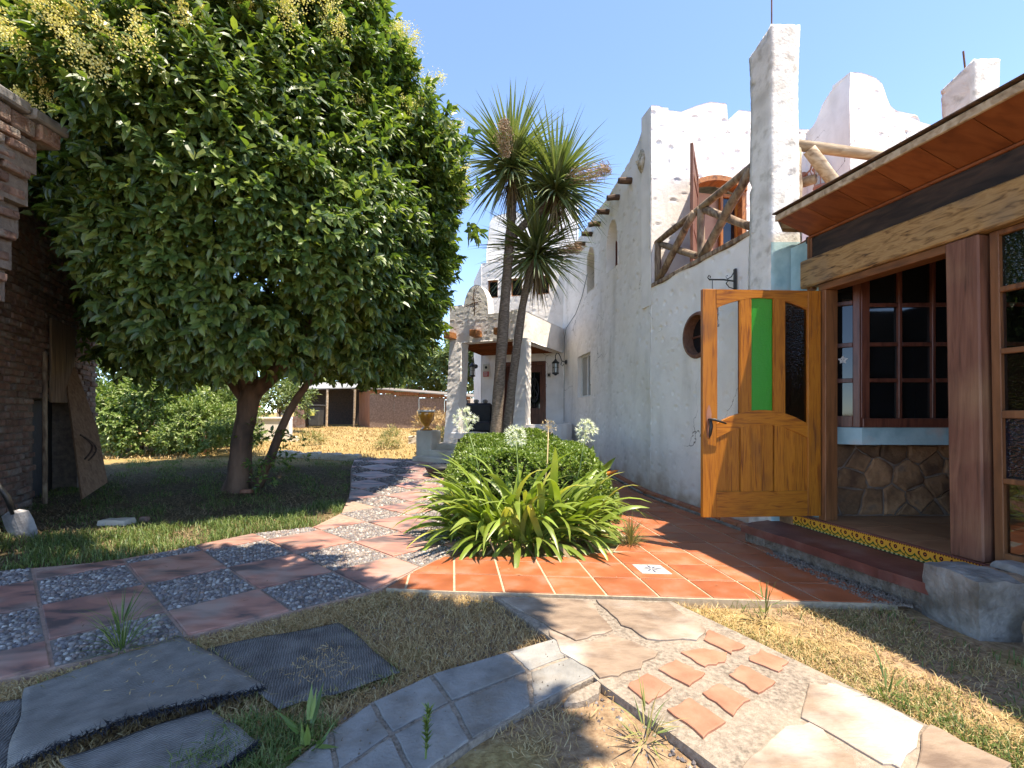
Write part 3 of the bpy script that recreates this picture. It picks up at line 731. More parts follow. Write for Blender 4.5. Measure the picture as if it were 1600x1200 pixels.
FN = Fr(A_, (B_[0]-A_[0], B_[1]-A_[1]), 1); FF = Fr(B_, (C_[0]-B_[0], C_[1]-B_[1]), 1)
DW = (.20, .042, .034, .028)
def s_of(fr, x_over_y):
    # along-frame coordinate where the ray x/y meets the plane
    return (x_over_y*fr.o[1]-fr.o[0])/(fr.d[0]-x_over_y*fr.d[1])
rs = s_of(FN, .402); rz = 2.24
wallN = panel('garden_wall', FN, FN.L, -.1, lambda s: 3.15+.01*np.sin(s*9), .024, house, holes=[disc(rs, rz, .27)], dents=DW, seed=5, zflat=2.9, thick=.28)
tag(wallN, 'shaded dented wall under the log balcony')
arches = []
for a, b in ((.2056, .2292), (.1625, .1785)):
    s1, s0 = s_of(FF, a), s_of(FF, b); arches.append((s0, s1, 4.0 if s0 < 2.5 else 3.97, 4.93))
w0, w1 = s_of(FF, .170), s_of(FF, .1425)
topF = smooth_prof([(0, 5.93), (.12, 5.92), (.3, 5.80), (.55, 5.66), (.9, 5.58), (1.3, 5.52), (2.0, 5.5), (3, 5.52), (4.2, 5.5), (5.9, 5.5)], .08)
wallF = panel('long_wall', FF, FF.L, -.05, topF, .030, house, holes=[arch(*q) for q in arches]+[rect(w0, w1, 1.62, 2.62)], dents=(.21, .046, .038, .030), seed=8, zflat=5.3, thick=.28)
tag(wallF, 'long shaded wall with arched windows')
# arched windows : frame, dark opening
for (s0, s1, z0, z1) in arches:
    c = (s0+s1)/2; r_ = (s1-s0)/2; zc = z1-r_*1.25
    mb = MB(); pts = [(s1-.0, z0), (s1, zc)]+[(c+r_*math.cos(t), zc+r_*1.25*math.sin(t)) for t in np.linspace(.15, math.pi-.15, 11)]+[(s0, zc), (s0, z0)]
    for i in range(len(pts)-1):
        (a1, b1), (a2, b2) = pts[i], pts[i+1]
        k1 = lambda a, b: (c+(a-c)*.86, zc+(b-zc)*(.86 if b > zc else 1))
        p1 = k1(a1, b1); p2 = k1(a2, b2)
        mb.poly([FF.p(a1, b1, .004), FF.p(a2, b2, .004), FF.p(p2[0], p2[1], -.2), FF.p(p1[0], p1[1], -.2)])
    mb.poly([FF.p(s0, z0-.16, .006), FF.p(s1, z0-.16, .006), FF.p(s1-.03, z0+.03, -.2), FF.p(s0+.03, z0+.03, -.2)])
    w = mb.build('arched_window', m_stucco, house)
    mb = MB(); inner = [FF.p(c+(a-c)*.92, b, -.2) for a, b in pts]; mb.poly(inner); mb.build('pane', m_glassdark, w)
    mb = MB()
    for (a, b) in ((s0+.02, s0+.055), (c-.015, c+.015), (s1-.055, s1-.02)): FF.box(mb, a, b, z0, zc+.12, -.2, -.165)
    mb.build('window_frame', m_frame, w)
# round window
mb = MB(); n = 28
ring = [(.30, .004), (.285, .03), (.255, .03), (.245, -.12)]
for k in range(n):
    a0, a1 = 2*math.pi*k/n, 2*math.pi*(k+1)/n
    for i in range(3):
        (r0, o0), (r1, o1) = ring[i], ring[i+1]
        mb.poly([FN.p(rs+r0*math.cos(a0), rz+r0*math.sin(a0), o0), FN.p(rs+r0*math.cos(a1), rz+r0*math.sin(a1), o0), FN.p(rs+r1*math.cos(a1), rz+r1*math.sin(a1), o1), FN.p(rs+r1*math.cos(a0), rz+r1*math.sin(a0), o1)])
rw = mb.build('round_window', m_brown_v, house)
mb = MB(); mb.poly([FN.p(rs+.25*math.cos(2*math.pi*k/n), rz+.25*math.sin(2*math.pi*k/n), -.1) for k in range(n)]); mb.build('pane', m_glassdark, rw)
mb = MB(); FN.box(mb, rs-.012, rs+.012, rz-.24, rz+.24, -.1, -.075); FN.box(mb, rs-.24, rs+.24, rz-.012, rz+.012, -.1, -.076); mb.build('glazing_bar', m_frame, rw)
# sliding window of the long wall
mb = MB(); o0 = -.09
for (a, b, c, d) in ((w0, w1, 1.62, 1.66), (w0, w1, 2.58, 2.62), (w0, w0+.04, 1.66, 2.58), (w1-.04, w1, 1.66, 2.58), ((w0+w1)/2-.025, (w0+w1)/2+.025, 1.66, 2.58)): FF.box(mb, a, b, c, d, -.14, -.09)
sw = mb.build('sliding_window', m_white, house)
for a, b in ((w0+.04, (w0+w1)/2-.025), ((w0+w1)/2+.025, w1-.04)):
    mb = MB(); mb.poly([FF.p(a, 1.66, -.12), FF.p(b, 1.66, -.12), FF.p(b, 2.58, -.12), FF.p(a, 2.58, -.12)]); mb.build('pane', m_curtain, sw)
# projecting log ends
for xy in (.26, .2333, .2097, .19, .1736, .158):
    s = s_of(FF, xy); mb = MB(); r_ = .055+random.uniform(-.006, .008)
    mb.tube([FF.p(s, 5.18, -.1), FF.p(s, 5.18, .1), FF.p(s, 5.17+random.uniform(-.02, .02), .23)], [r_, r_*1.02, r_*.96], 10, jit=.1); mb.build('roof_log', m_vigadark, house)
# cable down the wall
mb = MB(); mb.tube([FF.p(3.45, 4.4, .012), FF.p(3.9, 4.0, .012), FF.p(4.5, 3.72, .012), FF.p(5.5, 3.55, .012), FF.p(5.75, 3.3, .012), FF.p(5.78, 1.0, .012)], .006, 5); mb.build('cable', m_iron, house)

# ---- balcony tower, front face with the balcony door
FA = Fr((B_[0]+.004, B_[1]-.018), (.98, .2), -1); LA = 2.86
topA = interp([(0, 5.94), (.12, 5.95), (.3, 5.90), (.5, 5.90), (.75, 6.02), (1.0, 6.12), (1.28, 6.14), (1.305, 6.12), (1.315, 5.88), (1.46, 5.86), (1.475, 6.02), (1.52, 6.07), (1.75, 6.07), (1.9, 5.9), (2.3, 5.86), (2.5, 5.9), (2.86, 5.92)])
d0, d1 = .74, 1.66
wallA = panel('balcony_tower', FA, LA, 2.9, topA, .022, house, holes=[arch(d0, d1, 3.05, 4.98)] if False else [((d0, d1), (3.05, 4.86), lambda s, z: (s > d0) & (s < d1) & (z < 4.86+.12*(1-((s-(d0+d1)/2)/.46)**2)))], dents=(.27, .058, .036, .022), seed=11, zflat=5.6, thick=.32, back=True)
tag(wallA, 'sunlit dented tower face with a notched wavy top')
mb = MB()
FA.box(mb, d0, d0+.07, 3.05, 4.86, -.2, -.02); FA.box(mb, d1-.07, d1, 3.05, 4.86, -.2, -.02)
pts = [(d0+(d1-d0)*t, 4.86+.12*(1-((t-.5)*2)**2)) for t in np.linspace(0, 1, 9)]
for i in range(8):
    (a, b), (c, d) = pts[i], pts[i+1]
    mb.poly([FA.p(a, b+.01, .012), FA.p(c, d+.01, .012), FA.p(c, d-.07, .012), FA.p(a, b-.07, .012)]); mb.poly([FA.p(a, b-.07, .012), FA.p(c, d-.07, .012), FA.p(c, d-.07, -.2), FA.p(a, b-.07, -.2)])
bd = mb.build('balcony_doorway', m_viga, house)
mb = MB(); FA.box(mb, d0+.07, d1-.07, 3.05, 4.8, -.26, -.22); mb.build('doorway_back', pmat('tan_interior', [(.34, .20, .13), (.42, .26, .17)], 4, 3, .8), bd)
mb = MB()
for a, b, c, d in ((1.28, 1.33, 3.05, 4.78), (1.55, 1.59, 3.05, 4.78), (1.33, 1.55, 3.9, 3.94), (1.33, 1.55, 4.35, 4.39), (1.33, 1.55, 4.72, 4.78), (1.33, 1.55, 3.05, 3.35)): FA.box(mb, a, b, c, d, -.18, -.13)
sash = mb.build('balcony_sash', m_pine_v, bd)
mb = MB(); mb.poly([FA.p(1.33, 3.35, -.16), FA.p(1.55, 3.35, -.16), FA.p(1.55, 4.72, -.16), FA.p(1.33, 4.72, -.16)]); mb.build('pane', m_glassdark, bd)
# open balcony door leaf
h0 = FA.p(d0+.02, 0, .03); FL_ = Fr((h0[0], h0[1]), (2.44-h0[0], 6.26-h0[1]), 1)
mb = MB()
for a, b in ((0, .1), (FL_.L-.1, FL_.L)): FL_.box(mb, a, b, 3.08, 4.92, -.02, .02)
for z in (3.08, 3.8, 4.55, 4.82): FL_.box(mb, .1, FL_.L-.1, z, z+.1, -.02, .02)
FL_.box(mb, .1, FL_.L-.1, 3.18, 3.8, -.01, .01); FL_.box(mb, .1, FL_.L-.1, 3.9, 4.82, -.008, .008)
mb.build('balcony_door', m_brown_v, house)
# weathered stone mask on the tower corner
mb = MB(); s0 = s_of(FF, (1005-800)/720)
rr = random.Random(4)
for k in range(9):
    zz = 5.06+.045*k; wd = [.02, .05, .075, .085, .09, .085, .08, .06, .03][k]
    pts = []
    for q in range(9):
        a = math.pi*q/8; pts.append(FF.p(s0+wd*math.cos(a)*1.3, zz, (.02+wd*.7*math.sin(a))*(1+rr.uniform(-.3, .3)+(.5 if k in (3, 4) and q == 4 else 0))))
    mb.v += pts
for k in range(8):
    for q in range(8): i = k*9+q; mb.q.append([i, i+1, i+10, i+9])
orn = mb.build('stone_mask', pmat('mossy_stone', [(.16, .14, .08), (.38, .33, .24), (.55, .5, .42)], 18, 6, .9, .8, 50), None)
tag(orn, 'small mossy carved stone mask fixed near the tower corner', 'ornament')

# ---- second tower behind the terrace
FBl = Fr((4.85, 7.6), (.208, -1), -1); FBf = Fr((5.01, 6.83), (.98, .2), -1)
panel('rear_tower_side', FBl, .79, 2.9, smooth_prof([(0, 5.88), (.12, 5.9), (.2, 5.98), (.3, 6.12), (.45, 6.22), (.79, 6.3)], .03), .03, house, dents=(.3, .04, .03, .008), seed=14, zflat=5.6, thick=.05)
tb = panel('rear_tower_front', FBf, 3.0, 2.9, smooth_prof([(0, 6.30), (.2, 6.32), (.45, 6.28), (.58, 6.20), (.66, 6.02), (.73, 5.9), (.85, 5.84), (1.2, 5.82), (1.24, 5.80), (1.27, 5.72), (1.8, 5.68), (3, 5.66)], .02), .022, house, dents=(.26, .05, .034, .018), seed=15, zflat=5.5, thick=.3, back=True)
tag(tb, 'sunlit rear tower with a stepped curved top')
# flat roofs, terrace floor and hidden sides
mb = MB(); mb.prism(ccw([(2.35, 7.4), (5.0, 7.9), (4.6, 13.5), (1.72, 13.2)]), 5.1, 5.25); mb.build('flat_roof', m_conc, house)
mb = MB(); mb.prism(ccw([(2.86, 4.95), (7.8, 5.6), (7.6, 7.2), (5.2, 6.95), (4.95, 7.55), (2.42, 7.05)]), 2.75, 3.0); mb.build('terrace_floor', m_tile, house)
mb = MB(); mb.prism(ccw([(5.3, 7.2), (7.9, 7.6), (7.4, 13.4), (4.6, 13.4)]), 2.8, 5.3); mb.build('rear_block', m_stucco, house)

# ---- pillars with iron rods
def pillar(name, x0, y0, wx, dy, z0, zt, skew, seed, lower=None, dz_back=.12):
    r = np.random.default_rng(seed); N = int((zt-z0)/.03); m = 7
    per = []
    for i in range(m): per.append((i/m, 0, 0))
    rows = []
    u = []
    for i in range(m): u.append((i/m*wx, 0.))
    for i in range(m): u.append((wx, i/m*dy))
    for i in range(m): u.append((wx-i/m*wx, dy))
    for i in range(m): u.append((0., dy-i/m*dy))
    u = np.array(u); c = np.array([wx/2, dy/2]); k = len(u)
    V = []
    for j in range(N+1):
        z = z0+(zt-z0)*j/N
        bul = 1+.035*math.sin(z*2.1+seed)+.02*math.sin(z*5+1); j2 = (u-c)*bul+c
        off = skew*(z-z0)/(zt-z0)
        zz = np.full(k, z)
        if j > N-6: zz = z-dz_back*(u[:, 1]/dy)*((j-(N-6))/6.)+r.normal(0, .006, k)
        jj = r.normal(0, .0012, (k, 2))
        P = np.stack([x0+j2[:, 0]+off-.21*j2[:, 1]*1.0, y0+j2[:, 1], zz], -1); P[:, :2] += jj
        V.append(P)
    V = np.array(V)
    # dents pushed towards the middle
    for q in range(46):
        z = r.uniform(z0, zt); i = r.integers(0, k); rad = r.uniform(.03, .05); dep = r.uniform(.012, .026)
        cpt = np.array([*V[min(N, int((z-z0)/(zt-z0)*N)), i, :2], z]); d = np.linalg.norm(V-cpt, axis=-1)/rad
        f = np.clip(1-d*d, 0, None)[..., None]*dep
        mid = V.mean(1, keepdims=True); dr = mid-V; dr[..., 2] = 0; dr = norm(dr); V = V+dr*f
    ids = np.arange((N+1)*k).reshape(N+1, k)
    Q = np.stack([ids[:-1], np.roll(ids[:-1], -1, 1), np.roll(ids[1:], -1, 1), ids[1:]], -1).reshape(-1, 4)
    me = bpy.data.meshes.new(name); vv = V.reshape(-1, 3).tolist(); cc = V[-1].mean(0); vv.append(cc.tolist())
    fs = Q.tolist()+[[int(ids[-1, i]), int(ids[-1, (i+1) % k]), (N+1)*k] for i in range(k)]
    me.from_pydata(vv, [], fs); me.update(); me.polygons.foreach_set('use_smooth', np.ones(len(fs), bool))
    o = link(name, me, m_stucco_old, house)
    if lower:
        me.materials.append(lower[1])
        for p in me.polygons:
            if p.center.z < lower[0] and p.normal.y < -.5 and abs(p.normal.x) < .6: p.material_index = 1
    return o
c1 = pillar('pillar', 2.615, 4.65, .285, .30, -.1, 5.17, .0, 2, (2.97, m_teal))
tag(c1, 'tall rough pillar rising beside the veranda roof')
mb = MB(); mb.tube([(2.66, 4.72, 5.0), (2.66, 4.72, 5.6)], .008, 6); mb.build('iron_rod', m_rust, c1)
c2 = pillar('pillar', 4.93, 4.92, .27, .30, 2.9, 5.02, .0, 3)
tag(c2, 'shorter rough pillar at the far right of the terrace')
mb = MB(); mb.tube([(4.99, 5.06, 4.9), (4.955, 5.06, 5.22)], .009, 6); mb.build('iron_rod', m_rust, c2)

# ---- log balustrades
def log(name, a, b, r0, r1=None, mat=None, n=9):
    mb = MB(); a = np.array(a, float); b = np.array(b, float); r1 = r1 or r0; pts = []; rad = []
    for t in np.linspace(0, 1, 6):
        w = np.array([random.uniform(-1, 1) for _ in range(3)])*.006*(0 < t < 1); pts.append(a+(b-a)*t+w); rad.append((r0+(r1-r0)*t)*random.uniform(.93, 1.07))
    mb.tube(pts, rad, n, jit=.08); return mb.build(name, mat or m_log, house, smooth=True)
sL = FN.L
P_ = lambda s, z, o=-.08: FN.p(s, z, o)
mb = MB(); FN.box(mb, .22, sL-.02, 3.155, 3.215, -.16, .01, .008); mb.build('balcony_sill', m_log, house)
log('balcony_rail', P_(.16, 3.94), P_(sL-.03, 3.84), .05, .045)
log('balcony_post', P_(sL-.08, 3.2), P_(sL-.08, 3.84), .045)
log('balcony_post', P_(1.2, 3.2), P_(1.2, 3.9), .048)
log('balcony_brace', P_(.24, 3.90, -.04), P_(1.12, 3.22, -.04), .05, .055)
log('balcony_brace', P_(1.2, 3.88, -.1), P_(.32, 3.30, -.1), .045, mat=m_log)
log('balcony_brace', P_(1.28, 3.86, -.04), P_(sL-.12, 3.22, -.04), .048, .052)
log('balcony_brace', P_(sL-.1, 3.80, -.1), P_(1.3, 3.3, -.1), .042, .048)
ty = lambda x: 4.78+(x-2.9)*.11
log('terrace_rail', (2.93, ty(2.93), 4.03), (4.98, ty(4.98), 3.9), .052, .05, m_loglight)
log('terrace_post', (2.96, ty(2.96), 3.02), (2.95, ty(2.95), 3.98), .05, .048, m_loglight)
log('terrace_post', (4.0, ty(4.0), 3.02), (4.0, ty(4.0), 3.93), .05, .048, m_loglight)
log('terrace_brace', (3.06, ty(3.06)-.05, 3.96), (3.56, ty(3.5)-.05, 3.36), .062, .056, m_loglight)
log('terrace_brace', (3.86, ty(3.9), 3.86), (3.0, ty(3.0), 3.22), .055, .06, m_loglight)
log('terrace_brace', (4.1, ty(4.1)-.03, 3.88), (4.9, ty(4.9)-.03, 3.15), .055, .055, m_loglight)
log('terrace_brace', (2.98, ty(2.98)+.3, 3.72), (3.18, ty(3.1)+.02, 3.70), .05, .05, m_loglight)

# ---- entrance porch
FLp = (-1.52, 11.2); FRp = (.217, 10.43); BLp = (-.907, 13.6); BRp = C_
FPl = Fr(FLp, (FRp[0]-FLp[0], FRp[1]-FLp[1]), -1); FPr = Fr(FRp, (BRp[0]-FRp[0], BRp[1]-FRp[1]), -1)
DP = (.17, .055, .036, .013)
topP = lambda s: np.maximum(np.interp(s, [0, .35, .42, 1.05, 1.9], [3.84, 3.84, 3.72, 3.56, 3.57]), np.where(np.abs(s-.72) < .34, 3.62+.66*np.sqrt(np.clip(1-((s-.72)/.34)**2, 0, 1)), 0))
pf = panel('porch_front', FPl, FPl.L, 2.93, topP, .022, house, dents=DP, seed=21, zflat=3.4, thick=.30, back=True)
tag(pf, 'porch parapet with a rounded bump and dense dents')
panel('porch_side', FPr, FPr.L, 2.93, 3.60, .026, house, dents=(.22, .05, .03, .008), seed=22, thick=.28, back=True, s_start=.0)
mb = MB(); n1 = np.array(FPl.n); n2 = np.array(FPr.n)
q = [FPl.p(.02, 0, -.29)[:2], FPl.p(FPl.L-.25, 0, -.29)[:2], FPr.p(FPr.L, 0, -.26)[:2], (BRp[0]-.02, BRp[1]+.1), (BLp[0], BLp[1]+.05)]
mb.prism(ccw(q), 3.02, 3.3); mb.build('porch_roof', m_conc, house)
# boarded ceiling
u = np.array([FRp[0]-FLp[0], FRp[1]-FLp[1]]); bl = np.array(BLp)-np.array(FLp); br = np.array(BRp)-np.array(FRp)
for k in range(12):
    t0, t1 = k/12+.004, (k+1)/12-.004
    f = lambda a, t: tuple(np.array(FLp)+u*a+(bl*(1-a)+br*a)*t)
    mb = MB(); mb.prism(ccw([f(.02, .04+t0*.94), f(.98, .04+t0*.94), f(.98, .04+t1*.94), f(.02, .04+t1*.94)]), 2.925, 2.95); mb.build('ceiling_board', m_soffit, house)
FPb = Fr(BLp, (BRp[0]-BLp[0], BRp[1]-BLp[1]), -1)
ds0, ds1 = s_of(FPb, (783-800)/720), s_of(FPb, (853-800)/720)
wn_ = []
for a, b in ((762, 778), (798, 816), (838, 858)): wn_.append((s_of(FPb, (a-800)/720), s_of(FPb, (b-800)/720)))
bw = panel('porch_back_wall', FPb, FPb.L, .1, 5.66, .03, house, holes=[rect(ds0, ds1, .62, 2.72)]+[rect(a, b, 4.62, 5.14) for a, b in wn_], dents=(.19, .06, .04, .016), seed=23, zflat=5.5, thick=.3)
for a, b in wn_:
    mb = MB()
    for (x0, x1, z0_, z1_) in ((a, a+.035, 4.62, 5.14), (b-.035, b, 4.62, 5.14), (a+.035, b-.035, 4.62, 4.655), (a+.035, b-.035, 5.105, 5.14)): FPb.box(mb, x0, x1, z0_, z1_, -.12, -.06)
    w = mb.build('small_window', m_viga, house)
    mb = MB(); mb.poly([FPb.p(a+.03, 4.65, -.1), FPb.p(b-.03, 4.65, -.1), FPb.p(b-.03, 5.11, -.1), FPb.p(a+.03, 5.11, -.1)]); mb.build('pane', m_glassdark, w)
# left return wall of the entrance and the rear tower above
FPw = Fr((BLp[0], BLp[1]), (-.35, 1.6), 1)
panel('porch_end_wall', FPw, 1.7, .1, 5.6, .05, house, dents=(.3, .05, .04, .015), seed=24, thick=.3)
FT = Fr((-.78, 14.1), (2.7, -.5), -1)
panel('rear_chimney_tower', FT, 2.75, 5.2, smooth_prof([(0, 6.0), (.06, 7.0), (.2, 7.25), (.9, 7.35), (1.3, 7.1), (1.8, 7.3), (2.6, 7.75), (2.75, 7.8)], .05), .05, house, dents=(.25, .06, .04, .02), seed=25, thick=.8)
# porch door (double leaf) with frame
mb = MB(); o0, o1 = -.16, -.07
for a, b, c, d in ((ds0, ds0+.09, .62, 2.72), (ds1-.09, ds1, .62, 2.72), (ds0+.09, ds1-.09, 2.6, 2.72)): FPb.box(mb, a, b, c, d, -.2, -.03)
pd = mb.build('porch_door', m_frame, house)
mid_ = (ds0+ds1)/2
for a, b in ((ds0+.09, mid_-.005), (mid_+.005, ds1-.09)):
    mb = MB(); w = b-a
    for x0, x1, z0_, z1_ in ((a, a+.11, .64, 2.6), (b-.11, b, .64, 2.6), (a+.11, b-.11, .64, .8), (a+.11, b-.11, 1.2, 1.38), (a+.11, b-.11, 2.42, 2.6)): FPb.box(mb, x0, x1, z0_, z1_, -.18, -.12)
    FPb.box(mb, a+.11, b-.11, .8, 1.2, -.17, -.145, .01); lf = mb.build('door_leaf', m_frame, pd)
    mb = MB(); mb.poly([FPb.p(a+.11, 1.38, -.15), FPb.p(b-.11, 1.38, -.15), FPb.p(b-.11, 2.42, -.15), FPb.p(a+.11, 2.42, -.15)]); mb.build('door_glass', m_glassdark, pd)
    mb = MB(); cx = (a+b)/2
    for sg in (-1, 1):
        mb.tube([FPb.p(cx+sg*w*.22*math.sin(t), 1.9+.36*math.cos(t)*(1 if t < 3.2 else .6), -.14) for t in np.linspace(0, 5.2, 16)], .012, 5)
        mb.tube([FPb.p(cx+sg*(.02+.07*math.sin(t)), 1.55+t*.12, -.14) for t in np.linspace(0, 6, 14)], .010, 5)
    mb.tube([FPb.p(cx, 1.42, -.14), FPb.p(cx, 2.4, -.14)], .010, 5); mb.build('iron_scroll', m_iron, pd)
# porch columns
def column(name, cx, cy, ang, w, z0, z1, lean=(0, 0), flare=.06, seed=0):
    r = np.random.default_rng(seed); V = []; N = 44; m = 5
    u = []
    for i in range(m): u.append((-.5+i/m, -.5))
    for i in range(m): u.append((.5, -.5+i/m))
    for i in range(m): u.append((.5-i/m, .5))
    for i in range(m): u.append((-.5, .5-i/m))
    u = np.array(u); k = len(u); ca, sa = math.cos(ang), math.sin(ang)
    for j in range(N+1):
        t = j/N; z = z0+(z1-z0)*t; sc = w*(1+flare*(1-t)**3+.02*math.sin(t*9+seed)); q = u*sc+r.normal(0, .004, u.shape)
        V.append(np.stack([cx+lean[0]*(1-t)+q[:, 0]*ca-q[:, 1]*sa, cy+lean[1]*(1-t)+q[:, 0]*sa+q[:, 1]*ca, np.full(k, z)], -1))
    V = np.array(V); ids = np.arange((N+1)*k).reshape(N+1, k)
    Q = np.stack([ids[:-1], np.roll(ids[:-1], -1, 1), np.roll(ids[1:], -1, 1), ids[1:]], -1).reshape(-1, 4)
    return link(name, new_mesh(name, V, Q), m_stucco, house)
an = math.atan2(FPl.d[1], FPl.d[0])
p1 = FPl.p(.17, 0, -.17); p2 = FPl.p(FPl.L-.05, 0, -.15)
column('porch_column', p1[0], p1[1], an, .34, .2, 2.94, (-.12, 0), .25, 1)
column('porch_column', p2[0], p2[1], an, .32, .2, 2.94, (-.03, 0), .15, 2)
# projecting porch beams
for s in (.1, .80, 1.42):
    mb = MB(); FPl.box(mb, s-.09, s+.09, 3.02, 3.17, -.1, .30, .012); mb.build('porch_beam_end', m_viga, house)
# porch floor, low walls, steps
mb = MB(); f = [FPl.p(.0, 0, -.0)[:2], FPl.p(FPl.L, 0, 0)[:2], BRp, BLp]; mb.prism(ccw(f), 0., .62); pfl = mb.build('porch_floor', m_conc, house)
FLW = Fr(FPl.p(FPl.L-.1, 0, .0)[:2], (1.10, 1.15), -1)
mb = MB()
arc = []
a0 = np.array(FPl.p(FPl.L-.2, 0, .1)[:2]); a1 = np.array([1.50, 11.9])
for t in np.linspace(0, 1, 12):
    m_ = a0*(1-t)+a1*t+np.array([.62, -.62])*math.sin(math.pi*t)*.75; arc.append(m_)
for i in range(11):
    p, q = arc[i], arc[i+1]; c = np.array([.75, 12.0]); ip = p+(c-p)*.25; iq = q+(c-q)*.25
    mb.prism(ccw([tuple(p), tuple(q), tuple(iq), tuple(ip)]), .46, .98)
mb.build('curved_bench', m_stucco, house)
mb = MB()
for i in range(11):
    p, q = arc[i], arc[i+1]; c = np.array([.75, 12.0]); p2_ = p-(c-p)*.02; q2_ = q-(c-q)*.02; ip = p+(c-p)*.24; iq = q+(c-q)*.24
    mb.prism(ccw([tuple(p2_), tuple(q2_), tuple(iq), tuple(ip)]), .1, .46)
mb.build('bench_plinth', m_darkband, house)
# plinth under the left column and white ramped cheek
mb = MB(); FPl.box(mb, .05, .75, .12, .62, -.5, .06, .01); mb.build('column_plinth', m_darkband, house)
mb = MB(); FPl.box(mb, .02, .62, .62, .78, -.45, .09, .02); mb.build('plinth_cap', m_stucco, house)
for k in range(3):
    mb = MB(); FPl.box(mb, -.30+.06*k, .95, .13+.13*k, .27+.13*k, .05, 1.10-.30*k, .015); mb.build('porch_step', m_cream, house)

# ================================================================== entrance veranda
ver = empty('entrance_veranda', (3.2, 3.6, 0), 'timber veranda with open orange door and coloured glass beside the white wall', 'veranda')
FZ = .275
# floor tiles (inside) on a slab
c0 = FV.p(-.15, 0, 0)[:2]; c1_ = FV.p(3.4, 0, 0)[:2]
mb = MB(); mb.prism(ccw([c0, c1_, (6.2, c1_[1]), (6.2, 4.6), (2.95, 4.6)]), -.1, FZ-.006); fl = mb.build('floor_slab', m_redpaint, ver)
fpoly = ccw([FV.p(-.14, 0, .012)[:2], FV.p(3.3, 0, .012)[:2], (6.1, .9), (6.1, 4.5), (2.86, 4.5)])
for i in range(0, 9):
    for j in range(0, 9):
        a = np.array(FV.p(-.1, 0, .01)[:2]); ud = np.array(FV.d)*.42; vd = -np.array(FV.n)*.42
        cell = ccw([tuple(a+ud*(i+p)+vd*(j+q)) for p, q in ((0, 0), (1, 0), (1, 1), (0, 1))])
        c = clean(clip_poly(fpoly, cell))
        if len(c) < 3 or abs(parea(c)) < .01: continue
        cc = shrink(ccw(c), .003)
        if len(cc) < 3: continue
        mb = MB(); mb.prism(cc, FZ-.02, FZ, .002); mb.build('floor_tile', m_floor, ver)
# patterned riser tiles
def riser_mat():
    m, nt, pb, out = _base('patterned_riser'); N = nt.nodes; L = nt.links
    uv = N.new('ShaderNodeUVMap'); uv.uv_map = 'UVMap'; sp = N.new('ShaderNodeSeparateXYZ'); L.new(uv.outputs[0], sp.inputs[0])
    def mt(op, a, b=None, c=None):
        n = N.new('ShaderNodeMath'); n.operation = op
        for k, v in enumerate((a, b, c)):
            if v is None: continue
            if isinstance(v, (int, float)): n.inputs[k].default_value = v
            else: L.new(v, n.inputs[k])
        return n.outputs[0]
    u = mt('FRACT', sp.outputs[0]); v = sp.outputs[1]
    du = mt('SUBTRACT', u, .5); dv = mt('SUBTRACT', v, .62)
    r = mt('SQRT', mt('ADD', mt('POWER', mt('ABSOLUTE', mt('MULTIPLY', du, .8)), 2.), mt('POWER', mt('ABSOLUTE', dv), 2.)))
    def mixc(f, a, b):
        n = N.new('ShaderNodeMix'); n.data_type = 'RGBA'; L.new(f, n.inputs[0])
        for k, c in ((6, a), (7, b)):
            if isinstance(c, tuple): n.inputs[k].default_value = (*c, 1)
            else: L.new(c, n.inputs[k])
        return n.outputs[2]
    col = mixc(mt('LESS_THAN', r, .155), (.72, .34, .04), (.06, .012, .016))
    col = mixc(mt('LESS_THAN', r, .05), col, (.6, .2, .03))
    arc = mt('ABSOLUTE', mt('SUBTRACT', v, mt('ADD', mt('MULTIPLY', mt('MULTIPLY', du, du), 1.1), .20)))
    col = mixc(mt('LESS_THAN', arc, .055), col, (.03, .09, .02))
    leaf = mt('ADD', mt('MULTIPLY', mt('ABSOLUTE', mt('SUBTRACT', mt('FRACT', mt('ADD', u, .5)), .5)), 1.6), mt('ABSOLUTE', mt('SUBTRACT', v, .38)))
    col = mixc(mt('LESS_THAN', leaf, .16), col, (.03, .09, .02))
    tooth = mt('MULTIPLY', mt('GREATER_THAN', v, .86), mt('GREATER_THAN', mt('FRACT', mt('MULTIPLY', sp.outputs[0], 4)), .5))
    col = mixc(tooth, col, (.10, .02, .02)); col = mixc(mt('GREATER_THAN', v, .945), col, (.10, .02, .02))
    chk = mt('MULTIPLY', mt('LESS_THAN', v, .12), mt('GREATER_THAN', mt('FRACT', mt('MULTIPLY', sp.outputs[0], 2)), .5))
    col = mixc(mt('LESS_THAN', v, .12), col, (.42, .36, .14)); col = mixc(chk, col, (.03, .08, .03))
    L.new(col, pb.inputs['Base Color']); pb.inputs['Roughness'].default_value = .2
    return m
m_riser = riser_mat()
RZ0 = .165
for k in range(22):
    s0, s1 = -.30+k*.105, -.30+(k+1)*.105-.002
    if s0 > 1.75: break
    mb = MB(); mb.v = [FV.p(s0, RZ0, .022), FV.p(s1, RZ0, .022), FV.p(s1, FZ-.008, .022), FV.p(s0, FZ-.008, .022), FV.p(s0, RZ0, -.02), FV.p(s1, RZ0, -.02), FV.p(s1, FZ-.008, -.02), FV.p(s0, FZ-.008, -.02)]
    mb.q = [[0, 1, 2, 3], [4, 5, 1, 0], [3, 2, 6, 7], [0, 3, 7, 4], [1, 5, 6, 2]]
    me = mb.mesh('riser_tile'); uvl = me.uv_layers.new(name='UVMap')
    uvv = {0: (0, 0), 1: (1.5, 0), 2: (1.5, 1), 3: (0, 1), 4: (0, 0), 5: (1.5, 0), 6: (1.5, .99), 7: (0, .99)}
    for lp in me.loops: uvl.data[lp.index].uv = uvv[lp.vertex_index]
    link('riser_tile', me, m_riser, ver)
